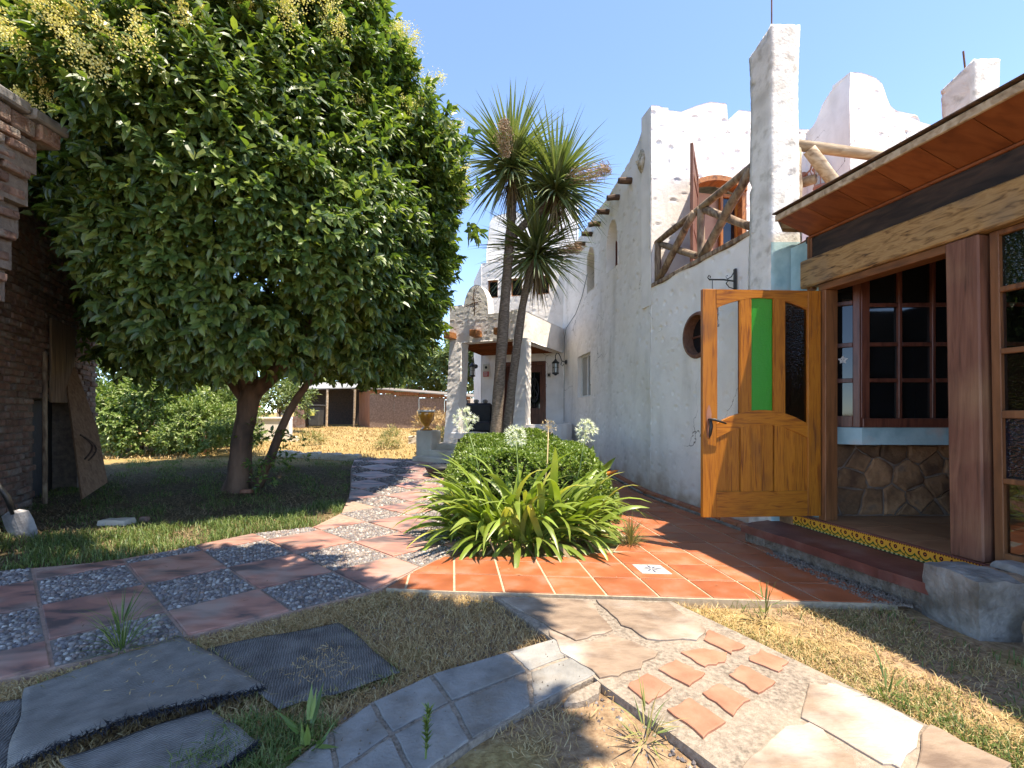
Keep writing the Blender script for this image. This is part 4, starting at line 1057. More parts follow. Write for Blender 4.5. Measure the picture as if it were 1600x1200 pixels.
# nosing in front of the floor
mb = MB(); FV.box(mb, -.32, 3.3, FZ-.012, FZ-.001, -.03, .034, .004); mb.build('floor_nosing', m_redpaint, ver)
# red painted step and its rough foundation
step = slab(jag(ccw([FV.p(-.55, 0, .02)[:2], FV.p(1.45, 0, .02)[:2], FV.p(1.45, 0, .42)[:2], FV.p(.9, 0, .45)[:2], FV.p(.2, 0, .46)[:2], FV.p(-.42, 0, .50)[:2]]), .008, 6, 3), RZ0-.005, .09)
step.build('entrance_step', m_redpaint, ver)
fnd = slab(jag(ccw([FV.p(-.52, 0, .0)[:2], FV.p(1.45, 0, .0)[:2], FV.p(1.45, 0, .40)[:2], FV.p(.9, 0, .42)[:2], FV.p(.2, 0, .43)[:2], FV.p(-.40, 0, .47)[:2]]), .014, 8, 4), .092, -.2)
fnd.build('step_foundation', m_dirt, ver)
# main timbers
mb = MB(); FV.box(mb, -.20, 3.3, 2.425, 2.685, -.16, .045, .012); mb.build('lintel_beam', m_beam, ver)
mb = MB(); FV.box(mb, -.14, 3.3, 2.69, 2.89, -.12, -.01, .004); mb.build('dark_fascia_board', m_dark, ver)
mb = MB(); FV.box(mb, -.14, 3.3, 2.885, 2.905, -.03, .012, .004); mb.build('soffit_batten', m_soffit, ver)
mb = MB(); FV.box(mb, -.02, .055, FZ, 2.36, -.12, .012, .004); mb.build('door_jamb', m_trim_v, ver)
mb = MB(); FV.box(mb, -.02, 1.03, 2.36, 2.42, -.12, .014, .004); mb.build('door_head', m_trim_y, ver)
# post, leaning a touch
mb = MB(); lean = lambda z: .03*(2.42-z)/2.14
mb.cb(lambda a, b, c: FV.p(a+lean(b), b, c), (1.02, FZ, -.17), (1.215, 2.42, .03), .010); mb.build('post', m_brown_v, ver)
# wall piece between pillar and jamb
mb = MB(); FV.box(mb, -.42, -.025, .0, 2.9, -.11, -.06, .004); mb.build('filler_wall', m_teal, ver)
mb = MB(); FV.box(mb, -.16, -.11, 2.40, 2.9, -.08, .0, .004); mb.build('corner_batten', m_trim_v, ver)
mb = MB(); FV.box(mb, -.52, -.30, .10, .28, -.1, .03, .01); mb.build('step_end_stone', m_fieldstone, ver)
# coloured glass panel right of the post
def gl_panel(sa, sb, cols, off=0.0, lean_=.03):
    mb = MB(); L_ = lambda a, b, c: FV.p(a+lean_*(2.42-b)/2.14, b, c)
    for x0, x1, z0, z1 in ((sa, sa+.05, FZ, 2.42), (sb-.06, sb, FZ, 2.42), (sa+.05, sb-.06, FZ, .36), (sa+.05, sb-.06, .80, .835), (sa+.05, sb-.06, 1.215, 1.265), (sa+.05, sb-.06, 1.625, 1.66), (sa+.05, sb-.06, 2.02, 2.055), (sa+.05, sb-.06, 2.385, 2.42)):
        mb.cb(L_, (x0, z0, -.09), (x1, z1, -.03), .004)
    p = mb.build('glazed_panel', m_trim_v, ver)
    for (z0, z1), g in zip(((.36, .80), (.835, 1.215), (1.265, 1.625), (1.66, 2.02), (2.055, 2.385)), cols):
        mb = MB(); mb.poly([L_(sa+.05, z0, -.06), L_(sb-.06, z0, -.06), L_(sb-.06, z1, -.06), L_(sa+.05, z1, -.06)]); mb.build('pane', g, p)
gl_panel(1.235, 1.50, (g_plain, g_blue, g_brown, g_plain, g_dgreen))
gl_panel(1.51, 2.1, (g_plain, g_brown, g_dgreen, g_plain, g_blue), lean_=0)
gl_panel(2.12, 2.75, (g_plain, g_blue, g_brown, g_plain, g_dgreen), lean_=0)
# rear wall of the veranda : stone base, teal ledge, bay window
YB = 4.40
mb = MB(); mb.box((2.88, YB, 0), (6.3, YB+.25, 2.95), .004); mb.build('rear_wall', m_frame, ver)
mb = MB(); mb.box((2.9, YB-.03, FZ-.05), (6.2, YB+.02, .955), .004); sbk = mb.build('stone_base', m_brickm, ver)
r = np.random.default_rng(12); seeds = []
while len(seeds) < 46:
    p = (r.uniform(2.92, 5.6), r.uniform(FZ, .955))
    if all(math.hypot((p[0]-q[0]), (p[1]-q[1])) > .165 for q in seeds): seeds.append(p)
    elif r.random() < .002: break
for k, c in enumerate(voronoi(seeds, (2.92, FZ+.002, 5.6, .95))):
    cc = shrink(ccw(c), .009)
    if len(cc) < 3: continue
    cc = jag(cc, .007, 3, k); mb = MB(); n = len(cc); d = r.uniform(.035, .06); cx = sum(p[0] for p in cc)/n; cz = sum(p[1] for p in cc)/n
    mb.v = [(x, YB-.02, z) for x, z in cc]+[(x, YB-d+.008, z) for x, z in cc]+[(cx+(x-cx)*.86, YB-d, cz+(z-cz)*.86) for x, z in cc]
    for l in (0, 1):
        for i in range(n): j = (i+1) % n; mb.q.append([l*n+i, l*n+j, (l+1)*n+j, (l+1)*n+i])
    mb.n.append([2*n+i for i in range(n)]); mb.build('stone', m_fieldstone, sbk)
bay = [(2.98, 4.37), (3.19, 4.20), (5.6, 4.14), (5.6, 4.42), (2.98, 4.42)]
mb = MB(); mb.prism(ccw(bay), .958, 1.115, .004); mb.build('teal_ledge', m_teal, ver)
# bay window: front and angled side
FBy = Fr((3.19, 4.215), (2.41, -.06), -1); FBs = Fr((2.99, 4.385), (.20, -.17), -1)
rows = [(1.20, 1.53), (1.565, 1.86), (1.895, 2.22), (2.255, 2.66)]
mb = MB(); FBy.box(mb, .0, 2.4, 1.117, 1.20, -.08, .03, .006); FBy.box(mb, 0, 2.4, 2.66, 2.82, -.08, .0); FBy.box(mb, 0., .075, 1.2, 2.66, -.08, .01)
xs_ = [.075+.30*k for k in range(8)]
for x in xs_[1:]: FBy.box(mb, x-.032, x, 1.2, 2.66, -.06, 0)
for a, b in zip(rows[:-1], rows[1:]):
    for x in xs_[:-1]: FBy.box(mb, x+.0005, x+.268-.0005, a[1], b[0], -.06, -.004)
bw_ = mb.build('bay_window', m_frame, ver)
for x in xs_[:-1]:
    for z0, z1 in rows:
        mb = MB(); t = random.uniform(-.004, .004); mb.poly([FBy.p(x, z0, -.03+t), FBy.p(x+.268, z0, -.03-t), FBy.p(x+.268, z1, -.03-t), FBy.p(x, z1, -.03+t)]); mb.build('pane', m_glassdark, bw_)
mb = MB(); Ls = FBs.L
FBs.box(mb, 0, .05, 1.117, 2.8, -.06, 0); FBs.box(mb, Ls-.06, Ls-.004, 1.117, 2.8, -.06, 0); FBs.box(mb, .05, Ls-.06, 1.117, 1.22, -.06, 0)
for z in (1.53, 1.86, 2.25, 2.66): FBs.box(mb, .05, Ls-.06, z, z+.04, -.06, -.004)
bs_ = mb.build('bay_window_side', m_frame, ver)
for z0, z1 in ((1.22, 1.53), (1.57, 1.86), (1.90, 2.25), (2.29, 2.66)):
    mb = MB(); mb.poly([FBs.p(.05, z0, -.03), FBs.p(Ls-.06, z0, -.03), FBs.p(Ls-.06, z1, -.03), FBs.p(.05, z1, -.03)]); mb.build('pane', m_glassdark, bs_)
# roof: soffit boards, deck, edge boards
zs = lambda o: 2.905+(3.03-2.905)*max(o, 0)/.35
for k in range(11):
    s0, s1 = -.14+k*.305+.003, -.14+(k+1)*.305-.003
    mb = MB(); mb.v = [FV.p(s0, zs(.0), -.02), FV.p(s1, zs(.0), -.02), FV.p(s1, zs(.345), .345), FV.p(s0, zs(.345), .345)]; mb.v += [(x, y, z+.02) for x, y, z in mb.v]
    mb.q = [[0, 1, 2, 3], [4, 7, 6, 5], [0, 4, 5, 1], [2, 6, 7, 3], [1, 5, 6, 2], [0, 3, 7, 4]]; mb.build('soffit_panel', m_soffit, ver)
mb = MB(); mb.prism(ccw([FV.p(-.15, 0, .34)[:2], FV.p(3.4, 0, .34)[:2], FV.p(3.4, 0, -2.9)[:2], (5.6, 4.62), (2.96, 4.62), (2.70, 4.6)]), 3.055, 3.085); mb.build('roof_deck', m_loglight, ver)
mb = MB(); mb.prism(ccw([FV.p(-.15, 0, -.03)[:2], FV.p(3.4, 0, -.03)[:2], FV.p(3.4, 0, -2.9)[:2], (5.6, 4.39), (2.8, 4.39)]), 2.86, 2.92); mb.build('veranda_ceiling', m_dark, ver)
mb = MB(); FV.box(mb, -.15, 3.4, 3.022, 3.075, .335, .36, .004); mb.build('eave_board', m_loglight, ver)
mb = MB(); FV.box(mb, -.165, 3.4, 3.088, 3.100, -.2, .38, .003); mb.build('roof_edge', m_vigadark, ver)
# closed end and far side of the veranda, out of view
mb = MB(); mb.box((3.55, .85, 0), (6.3, .95, 2.9)); mb.box((6.2, .96, 0), (6.3, 4.39, 2.9)); mb.build('end_wall', m_dark, ver)

# ---- the open orange door
h = FV.p(.0, 0, .02)[:2]; FD = Fr(h, (1.70-h[0], 4.13-h[1]), 1)
DL = FD.L; DZ0, DZ1 = .315, 2.355
if FD.n[1] > 0: FD.n = (-FD.n[0], -FD.n[1])
mb = MB(); T0, T1 = -.022, .022
st = .125
# stiles
FD.box(mb, .004, st, DZ0, DZ1, T0, T1, .003); FD.box(mb, DL-st, DL, DZ0, DZ1, T0, T1, .003)
door = mb.build('door', m_pine_v, ver); tag(door, 'open orange varnished door with white, green and dark panes')
xa, xb = st, DL-st; W = xb-xa; m1 = xa+W*.3155; m2 = xa+W*.6845; mw = .0475
cen = (xa+xb)/2
zt = lambda s: 2.285-.10*((s-cen)/(W/2))**2+.0          # arched head
zb = lambda s: 1.275-.125*((s-cen)/(W/2))**2              # arched middle rail top
zm = lambda s: zb(s)-.13
def curved(lo, hi, s0, s1, o0=T0, o1=T1, n=14):
    mb = MB(); ss = np.linspace(s0, s1, n)
    for i in range(n-1):
        a, b = ss[i], ss[i+1]
        P = [FD.p(a, lo(a), o1), FD.p(b, lo(b), o1), FD.p(b, hi(b), o1), FD.p(a, hi(a), o1)]; Qb = [FD.p(a, lo(a), o0), FD.p(b, lo(b), o0), FD.p(b, hi(b), o0), FD.p(a, hi(a), o0)]
        mb.poly(P); mb.poly(Qb[::-1]); mb.poly([P[0], P[1], Qb[1], Qb[0]][::-1]); mb.poly([P[3], P[2], Qb[2], Qb[3]])
    return mb
e = .001
curved(zt, lambda s: DZ1-.001, xa+e, xb-e, T0+.001, T1-.001).build('top_rail', m_pine_h, door)
curved(zm, zb, xa+e, xb-e, T0+.001, T1-.001).build('middle_rail', m_pine_h, door)
mb = MB(); FD.box(mb, xa+e, xb-e, DZ0, .545, T0+.001, T1-.001, .003); mb.build('bottom_rail', m_pine_h, door)
for c in (m1, m2): curved(zb, zt, c-mw, c+mw, T0+.002, T1-.002, 4).build('upper_mullion', m_pine_v, door)
for c in (m1, m2): curved(lambda s: .545, zm, c-mw, c+mw, T0+.002, T1-.002, 4).build('lower_mullion', m_pine_v, door)
for (a, b), g in zip(((xa, m1-mw), (m1+mw, m2-mw), (m2+mw, xb)), (g_brown, g_green, g_clear)):
    mb = MB(); ss = np.linspace(a, b, 8)
    for i in range(7): mb.poly([FD.p(ss[i], zb(ss[i])-.005, 0), FD.p(ss[i+1], zb(ss[i+1])-.005, 0), FD.p(ss[i+1], zt(ss[i+1])+.005, 0), FD.p(ss[i], zt(ss[i])+.005, 0)])
    mb.build('door_pane', g, door)
    # glazing bead
    mb = MB(); bd_ = .010
    for x in (a, b-bd_): curved_ = curved(zb, zt, x, x+bd_, .008, .017, 2); curved_.build('glazing_bead', m_pine_v, door)
for a, b in ((xa, m1-mw), (m1+mw, m2-mw), (m2+mw, xb)):
    k0 = None
    nb_ = 2; w_ = (b-a)/nb_
    for q in range(nb_): curved(lambda s: .54, lambda s: zm(s)+.003, a+q*w_+.001, a+(q+1)*w_-.0015, -.009, .009, 4).build('door_board', m_pine_v, door)
# handle: plate, lever, on the free stile
sH = DL-.055
mb = MB(); prof = [(.0, .012), (.02, .022), (.05, .02), (.10, .017), (.14, .022), (.19, .024), (.23, .017), (.26, .006)]
for sg in (1,):
    L_ = [FD.p(sH-w, 1.03+z*1.1, T1+.004) for z, w in prof]; R_ = [FD.p(sH+w, 1.03+z*1.1, T1+.004) for z, w in prof]
    mb.poly(L_+R_[::-1])
    for i in range(len(prof)-1):
        mb.poly([L_[i], L_[i+1], FD.p(sH-prof[i+1][1], 1.03+prof[i+1][0]*1.1, T1-.001), FD.p(sH-prof[i][1], 1.03+prof[i][0]*1.1, T1-.001)])
        mb.poly([R_[i], R_[i+1], FD.p(sH+prof[i+1][1], 1.03+prof[i+1][0]*1.1, T1-.001), FD.p(sH+prof[i][1], 1.03+prof[i][0]*1.1, T1-.001)])
mb.build('handle_plate', m_copper, door)
mb = MB(); mb.tube([FD.p(sH, 1.19, T1), FD.p(sH, 1.19, T1+.05), FD.p(sH-.02, 1.19, T1+.06), FD.p(sH-.07, 1.175, T1+.06), FD.p(sH-.13, 1.155, T1+.055)], [.012, .011, .012, .010, .007], 8)
mb.tube([FD.p(sH, 1.20, T1+.03), FD.p(sH-.004, 1.13, T1+.035), FD.p(sH+.004, 1.06, T1+.03), FD.p(sH, 1.03, T1+.01)], [.012, .017, .014, .006], 8)
mb.build('door_handle', m_iron, door, smooth=True)
for z in (.55, 1.35, 2.1):
    mb = MB(); mb.tube([FD.p(-.004, z-.05, -.02), FD.p(-.004, z+.05, -.02)], .008, 8); mb.build('hinge', m_iron, door)

# star sticker on the side pane of the bay window
mb = MB(); c = (Ls/2-.005); z = 1.745; pts = []
for k in range(10):
    a = math.pi/2+k*math.pi/5; rr_ = .042 if k % 2 == 0 else .023; pts.append(FBs.p(c+rr_*math.cos(a), z+rr_*math.sin(a), -.026))
mb.n.append(list(range(10))); mb.v = pts
stk = mb.build('star_sticker', m_white, None); tag(stk, 'small white star sticker on the dark side window', 'sticker')
mb = MB()
for dx in (-.009, .009): mb.poly([FBs.p(c+dx-.003, z+.002, -.0245), FBs.p(c+dx+.003, z+.002, -.0245), FBs.p(c+dx+.003, z+.010, -.0245), FBs.p(c+dx-.003, z+.010, -.0245)])
mb.poly([FBs.p(c-.012, z-.008, -.0245), FBs.p(c, z-.014, -.0245), FBs.p(c+.012, z-.008, -.0245), FBs.p(c, z-.010, -.0245)])
mb.build('smile', m_iron, stk)

# ---- concrete block and rocks by the step
blk = empty('concrete_block', (2.78, 2.8, 0), 'rough grey concrete block at the end of the red step', 'block')
def rock(name, lo, hi, mat, parent, seed, amp=.02, n=9, taper=.05):
    r = np.random.default_rng(seed); lo = np.array(lo); hi = np.array(hi); V = []; ids = {}
    g = np.linspace(-1, 1, n); mb = MB()
    for ax in range(3):
        for sgn in (-1, 1):
            for i in range(n-1):
                for j in range(n-1):
                    q = []
                    for (a, b) in ((i, j), (i+1, j), (i+1, j+1), (i, j+1)):
                        p = [0, 0, 0]; p[ax] = sgn; o_ = [k for k in range(3) if k != ax]; p[o_[0]] = g[a]; p[o_[1]] = g[b]
                        key = tuple(np.round(p, 4))
                        if key not in ids:
                            v = np.array(p); rl = np.linalg.norm(v); v2 = v*(1-.10*max(0, rl-1.15)); v2[:2] *= 1-taper*v[2]
                            w = lo+(hi-lo)*(v2+1)/2
                            nn = mnoise.noise_vector(Vector(w*6+seed)); n2_ = mnoise.noise_vector(Vector(w*21+seed)); w = w+np.array(nn)*amp*.7+np.array(n2_)*amp*.45
                            ids[key] = len(mb.v); mb.v.append(tuple(w))
                        q.append(ids[key])
                    mb.q.append(q)
    return mb.build(name, mat, parent)
rock('block_body', (2.64, 2.60, -.15), (2.93, 2.98, .30), m_conc, blk, 3, .016, 22, .02)
rk = tag(rock('field_rock', (2.90, 2.42, -.15), (3.4, 2.95, .29), pmat('brown_rock', [(.16, .10, .06), (.28, .18, .11), (.36, .25, .16)], 5, 9, .9, .8, 20), None, 5, .05, 12), 'brown field rock wedged against the concrete block', 'rock')
tag(rock('slate_slab', (3.0, 2.55, .285), (3.5, 2.9, .325), m_paver, None, 8, .012, 8), 'thin grey slate lying on the brown rock', 'slab')
tag(rock('corner_rock', (2.72, 2.14, -.10), (3.0, 2.34, .09), m_paver, None, 9, .03, 8), 'dark grey rock half buried at the right edge', 'rock')

# ================================================================== lanterns
def at(u, v, Yv): return ((u-800)/720*Yv, Yv, 1.25-(v-645)/720*Yv)
def lantern(name, base, nrm, label, mat, k=1.0, hang=False, group=None):
    base = np.array(base, float); n = np.array([nrm[0], nrm[1], 0.]); up = np.array([0, 0, 1.])
    t = empty(name, tuple(base), label, 'lantern', group)
    B = lambda o, z: base+n*o*k+up*z*k
    if hang:
        mb = MB(); mb.box((base[0]-.012, base[1]-.02, base[2]-.12), (base[0]+.012, base[1]+.02, base[2]+.14)); mb.build('backplate', mat, t)
        mb = MB(); mb.tube([B(.0, 0), B(.15, .01), B(.34, 0)], .009, 6)
        mb.tube([B(.01, -.09), B(.08, -.075), B(.12, -.03), B(.09, .0)], .006, 6); mb.tube([B(.34, 0), B(.36, .02), B(.35, .045), B(.325, .04), B(.33, .02)], .006, 6)
        mb.tube([B(.02, .1), B(.05, .05), B(.10, .02), B(.13, .05), B(.10, .06)], .006, 6); mb.tube([B(.3, 0), B(.3, -.16)], .004, 5); mb.build('bracket', mat, t, smooth=True)
        c = B(.3, -.55)
    else:
        mb = MB(); mb.tube([B(.0, 0), B(.02, 0)], [.055*k, .045*k], 12); mb.build('backplate', mat, t)
        mb = MB(); mb.tube([B(.02, 0), B(.10, .03), B(.13, .12), B(.17, .19), B(.215, .19), B(.24, .13), B(.235, .06)], .010*k, 6)
        mb.tube([B(.09, .02), B(.12, -.05), B(.08, -.08), B(.05, -.04)], .007*k, 6); mb.build('arm', mat, t, smooth=True)
        c = B(.235, -.26)
    mb = MB(); mb.lathe(c, [(.012*k, .33*k), (.02*k, .32*k), (.035*k, .29*k), (.075*k, .255*k), (.085*k, .235*k), (.07*k, .23*k)], 12); mb.build('cap', mat, t, smooth=True)
    mb = MB(); mb.lathe(c, [(.06*k, .0), (.075*k, .005*k), (.07*k, .03*k), (.055*k, .035*k)], 12); mb.lathe(c, [(.015*k, -.03*k), (.025*k, -.02*k), (.05*k, .0)], 10); mb.build('base', mat, t)
    mb = MB()
    for q in range(6):
        a = q*math.pi/3; mb.tube([c+np.array([.062*math.cos(a), .062*math.sin(a), .03])*k, c+np.array([.066*math.cos(a), .066*math.sin(a), .235])*k], .006*k, 5)
    mb.tube([c+np.array([.066*math.cos(a), .066*math.sin(a), .14])*k for a in np.linspace(0, 2*math.pi, 13)], .004*k, 4); mb.build('cage', mat, t)
    mb = MB(); mb.lathe(c, [(.048*k, .035*k), (.052*k, .225*k)], 10); mb.build('glass', m_lampglass, t)
    return t
s = s_of(FPb, (744-800)/720); lantern('wall_lantern', FPb.p(s, 2.62, .03), FPb.n, 'black wall lantern left of the porch door', m_iron, 1.25, group='black lanterns of the porch')
lantern('wall_lantern', FF.p(FF.L-.42, 2.62, .02), FF.n, 'black wall lantern between porch door and sliding window', m_iron, 1.25, group='black lanterns of the porch')
s = s_of(FN, (1151-800)/720); lantern('bracket_lantern', FN.p(s, 2.72, .02), FN.n, 'black lantern hanging from a scrolled bracket behind the open door', m_iron, .95, hang=True)
lantern('terrace_lantern', FA.p(2.70, 5.12, .02), FA.n, 'copper lantern on the tower wall behind the terrace logs', m_copper, 1.35)

# porch sign and plaque
s = s_of(FPb, (760-800)/720)
mb = MB(); FPb.box(mb, s-.09, s+.09, 2.30, 2.68, .015, .03, .003); sg = mb.build('warning_sign', pmat('cream_print', [(.6, .57, .45), (.66, .63, .52)], 5, 2, .5), None); tag(sg, 'cream and red warning sign beside the porch lantern', 'sign')
m_signred = pmat('red_print', [(.5, .04, .03), (.58, .06, .05)], 5, 2, .5)
mb = MB(); mb.poly([FPb.p(s-.088, 2.31, .032), FPb.p(s+.088, 2.31, .032), FPb.p(s+.088, 2.46, .032), FPb.p(s-.088, 2.46, .032)]); mb.build('red_field', m_signred, sg)
mb = MB()
for z in (2.34, 2.375, 2.41, 2.44):
    mb.poly([FPb.p(s-.07, z-.007, .0335), FPb.p(s+.07-(z*37 % .05), z-.007, .0335), FPb.p(s+.07-(z*37 % .05), z+.007, .0335), FPb.p(s-.07, z+.007, .0335)])
mb.build('print_lines', m_white, sg)
mb = MB(); mb.poly([FPb.p(s+.04*math.cos(a), 2.58+.045*math.sin(a), .032) for a in np.linspace(0, 2*math.pi, 9)[:-1]]); mb.build('emblem', m_iron, sg)
s = s_of(FPb, (858-800)/720); mb = MB(); FPb.box(mb, s-.05, s+.05, 2.25, 2.38, .015, .03); pq = mb.build('house_plaque', m_cream, None); tag(pq, 'small square plaque right of the porch door', 'plaque')
mb = MB(); FPb.box(mb, s-.032, s+.032, 2.28, 2.35, .031, .034, .001); mb.build('inner_field', m_iron, pq)

# dried iron cross on the porch bump
mb = MB(); c = .70
mb.tube([FPl.p(c, 3.55, .03), FPl.p(c+.02, 3.8, .05), FPl.p(c-.01, 4.0, .05), FPl.p(c+.01, 4.17, .04)], .012, 6); mb.tube([FPl.p(c-.20, 3.78, .05), FPl.p(c, 3.84, .06), FPl.p(c+.20, 3.86, .05)], .011, 6)
rr = random.Random(2)
for k in range(16):
    a = FPl.p(c+rr.uniform(-.03, .03), 3.6+k*.035, .05); b = FPl.p(c+rr.uniform(-.16, .16), 3.6+k*.035+rr.uniform(.03, .14), .07); mb.tube([a, b], .005, 4)
tag(mb.build('iron_cross', m_vigadark, None), 'dark twiggy cross fixed on the rounded porch parapet', 'ornament')

# urn on pedestal
ped = (-1.96, 10.82); mb = MB()
Fq = Fr(ped, (FPl.d[0], FPl.d[1]), -1); Fq.box(mb, -.21, .21, .1, .84, -.21, .21, .02); pd_ = mb.build('pedestal', m_cream, None); tag(pd_, 'square plastered pedestal at the left of the porch steps', 'pedestal')
mb = MB(); mb.lathe((ped[0]-.04, ped[1]-.05, .842), [(.14, 0), (.15, .02), (.10, .05), (.055, .085), (.06, .11), (.12, .17), (.165, .25), (.19, .34), (.195, .40), (.185, .43)], 20); u_ = mb.build('amber_urn', m_urn, None, smooth=True); tag(u_, 'amber glazed urn with white rim on the pedestal', 'urn')
mb = MB(); mb.lathe((ped[0]-.04, ped[1]-.05, .842), [(.185, .425), (.205, .435), (.21, .47), (.195, .475), (.18, .45)], 20); mb.build('rim', m_white, u_, smooth=True)
mb = MB()
for k in range(8):
    a = k*math.pi/4; mb.tube([(ped[0]-.04+.2*math.cos(a+q*.12)*(.8+.02*q), ped[1]-.05+.2*math.sin(a+q*.12)*(.8+.02*q), 1.08+.028*q) for q in range(6)], .012, 5)
mb.build('festoon', m_urn, u_, smooth=True)
# black covered seat and dark pot on the porch
st_ = empty('covered_sofa', (-.75, 12.6, .62), 'black covered sofa at the back of the porch', 'sofa')
mb = MB(); mb.box((-1.62, 12.75, .95), (-.55, 13.0, 1.52), .06); mb.build('backrest', m_black, st_)
mb = MB(); mb.box((-1.62, 12.15, .74), (-.55, 12.75, 1.02), .05); mb.build('seat', m_black, st_)
for x in (-1.70, -.56):
    mb = MB(); mb.box((x, 12.2, .72), (x+.14, 12.98, 1.22), .05); mb.build('armrest', m_black, st_)
for x in (-1.6, -.66):
    mb = MB(); mb.box((x, 12.3, .62), (x+.06, 12.36, .75)); mb.build('leg', m_black, st_)
for k, x in enumerate((-1.3, -1.0, -.75)):
    mb = MB(); mb.lathe((x, 12.88, 1.522), [(.05, 0), (.075, .03), (.07, .08), (.03, .10)], 10); tag(mb.build('stone_pot', m_conc, None, smooth=True), ['small grey pot on the sofa back nearest the left column', 'small grey pot in the middle of the sofa back', 'small grey pot at the right end of the sofa back'][k], 'pot', 'pots on the sofa back')
mb = MB(); mb.lathe((-.98, 11.05, .16), [(.16, 0), (.24, .08), (.30, .25), (.32, .42), (.28, .44), (.26, .36)], 16); tag(mb.build('black_pot', m_black, None, smooth=True), 'black round pot in front of the porch', 'pot')

# dark bowl half hidden in the hedge beside the path
mb = MB(); mb.lathe((-1.32, 8.6, .06), [(.14, 0), (.24, .06), (.30, .16), (.31, .2), (.26, .18)], 14); tag(mb.build('dark_bowl', m_black, None, smooth=True), 'dark bowl poking out of the hedge at the path', 'bowl')

# ================================================================== brick oven wall and pillar on the left
FW = Fr((-5.9, 5.0), (-1.75, 3.5), -1)
bwall = empty('brick_wall', (-6.8, 6.8, 0), 'old shaded brick wall with a dark opening behind the tree', 'wall')
so0, so1, zo = 1.5, 3.05, 1.45
mb = MB(); FW.box(mb, -.4, so0, -.1, 4.4, -.45, -.02); FW.box(mb, so1, 3.9, -.1, 4.4, -.45, -.02); FW.box(mb, so0, so1, zo, 4.4, -.45, -.02); FW.box(mb, so0, so1, -.1, zo, -.449, -.40)
mb.build('wall_core', m_brickm, bwall)
mb = MB(); FW.box(mb, so0+.01, so1-.01, -.05, zo-.01, -.395, -.33); mb.build('opening_back', m_black, bwall)  # black panel across the back of the opening
mb = MB(); bm0 = MB(); FW.box(bm0, 0, .285, 0, .078, 0, .03, .008)
brick_me = bm0.mesh('brick')
# shared brick mesh in wall-local axes, rotated to the wall
wang = math.atan2(FW.d[1], FW.d[0])
bm0 = MB(); bm0.box((-.142, -.05, -.039), (.142, .02, .039), .009); brick_me = bm0.mesh('brick'); brick_me.materials.append(m_brick)
rest = MB(); cnt = 0; rr = random.Random(3)
for row in range(0, 48):
    z = .05+row*.09; off = .15 if row % 2 else 0
    for col in range(-1, 14):
        s_ = col*.30+off
        if s_ < -.3 or s_ > 3.85: continue
        if so0-.12 < s_ < so1+.12 and z < zo+.03: continue
        o_ = rr.uniform(-.026, .010); p = FW.p(s_, z, o_)
        u_px = p[0]/p[1]*720+800; v_px = 645-(p[2]-1.25)/p[1]*720
        if u_px > -20 and 240 < v_px < 800 and cnt < 300:
            link('brick', brick_me, None, bwall, loc=p, rot=(rr.uniform(-.05, .05), rr.uniform(-.05, .05), wang+math.pi+rr.uniform(-.04, .04)), scale=(rr.uniform(.86, 1), 1, rr.uniform(.8, 1.04))); cnt += 1
        else: FW.box(rest, s_-.14, s_+.14, z-.038, z+.038, -.03, o_+.02, .008)
tag(rest.build('bricks', m_brick, bwall), kind='stuff')
# rough timber prop and plank over the opening
mb = MB(); mb.tube([FW.p(1.55, -.02, .09), FW.p(1.60, 1.2, .07), FW.p(1.66, 2.1, .05)], [.03, .028, .026], 8); tag(mb.build('wooden_pole', m_log, None), 'thin dark wooden pole standing against the brick wall', 'pole')
mb = MB(); FW.box(mb, 1.85, 2.7, 1.40, 2.62, .03, .06, .006); pl = mb.build('old_plank', wood('grey_plank', [(.10, .06, .035), (.22, .14, .085), (.30, .2, .12)], 2, 2, .8, .5), None); tag(pl, 'wide weathered board hung above the dark opening', 'board')
# round shouldered near pillar
pil = empty('brick_pillar', (-4.9, 4.0, 0), 'rough brick pillar with grey coping at the left edge', 'pillar')
zr = [0, 1.83, 2.17, 2.6, 3.0, 3.4, 3.62, 3.80]; xr = [-5.0, -4.90, -4.83, -4.73, -4.65, -4.53, -4.47, -4.43]
xri = lambda z: float(np.interp(z, zr, xr))
mb = MB()
zz_ = np.linspace(-.1, 3.8, 14)
for z0, z1 in zip(zz_[:-1], zz_[1:]): mb.box((-5.6, 3.25, z0+.0005), (xri((z0+z1)/2)-.045, 4.37, z1-.0005), .001)
mb.build('pillar_core', m_brickm, pil)
pb_ = MB(); pb_.box((-.11, -.135, -.04), (0, .135, .04), .012); pb_me = pb_.mesh('brick'); pb_me.materials.append(m_brick)
for row in range(40):
    z = .04+row*.0955
    if z > 3.78: break
    for c in range(5):
        y = 3.36+c*.285+(.14 if row % 2 else 0)
        if y > 4.33: continue
        if row % 2 and y > 4.2: y = 4.25
        link('brick', pb_me, None, pil, loc=(xri(z)+rr.uniform(-.018, .010), y+rr.uniform(-.015, .015), z), rot=(rr.uniform(-.06, .06), rr.uniform(-.07, .07), rr.uniform(-.07, .07)), scale=(1, rr.uniform(.82, 1), rr.uniform(.82, 1.05)))
cp = MB(); cp.box((-.5, -.17, -.05), (0, .17, .05), .018); cp_me = cp.mesh('coping_stone'); cp_me.materials.append(m_coping)
cb2 = MB(); cb2.box((-.5, -.10, -.075), (0, .10, .075), .015); cb2_me = cb2.mesh('coping_brick'); cb2_me.materials.append(m_brick)
for k in range(4): link('coping_stone', cp_me, None, pil, loc=(-4.40+rr.uniform(-.015, .015), 3.4+k*.345-.02, 4.03+rr.uniform(-.012, .012)), rot=(rr.uniform(-.04, .04), .03, rr.uniform(-.05, .05)))
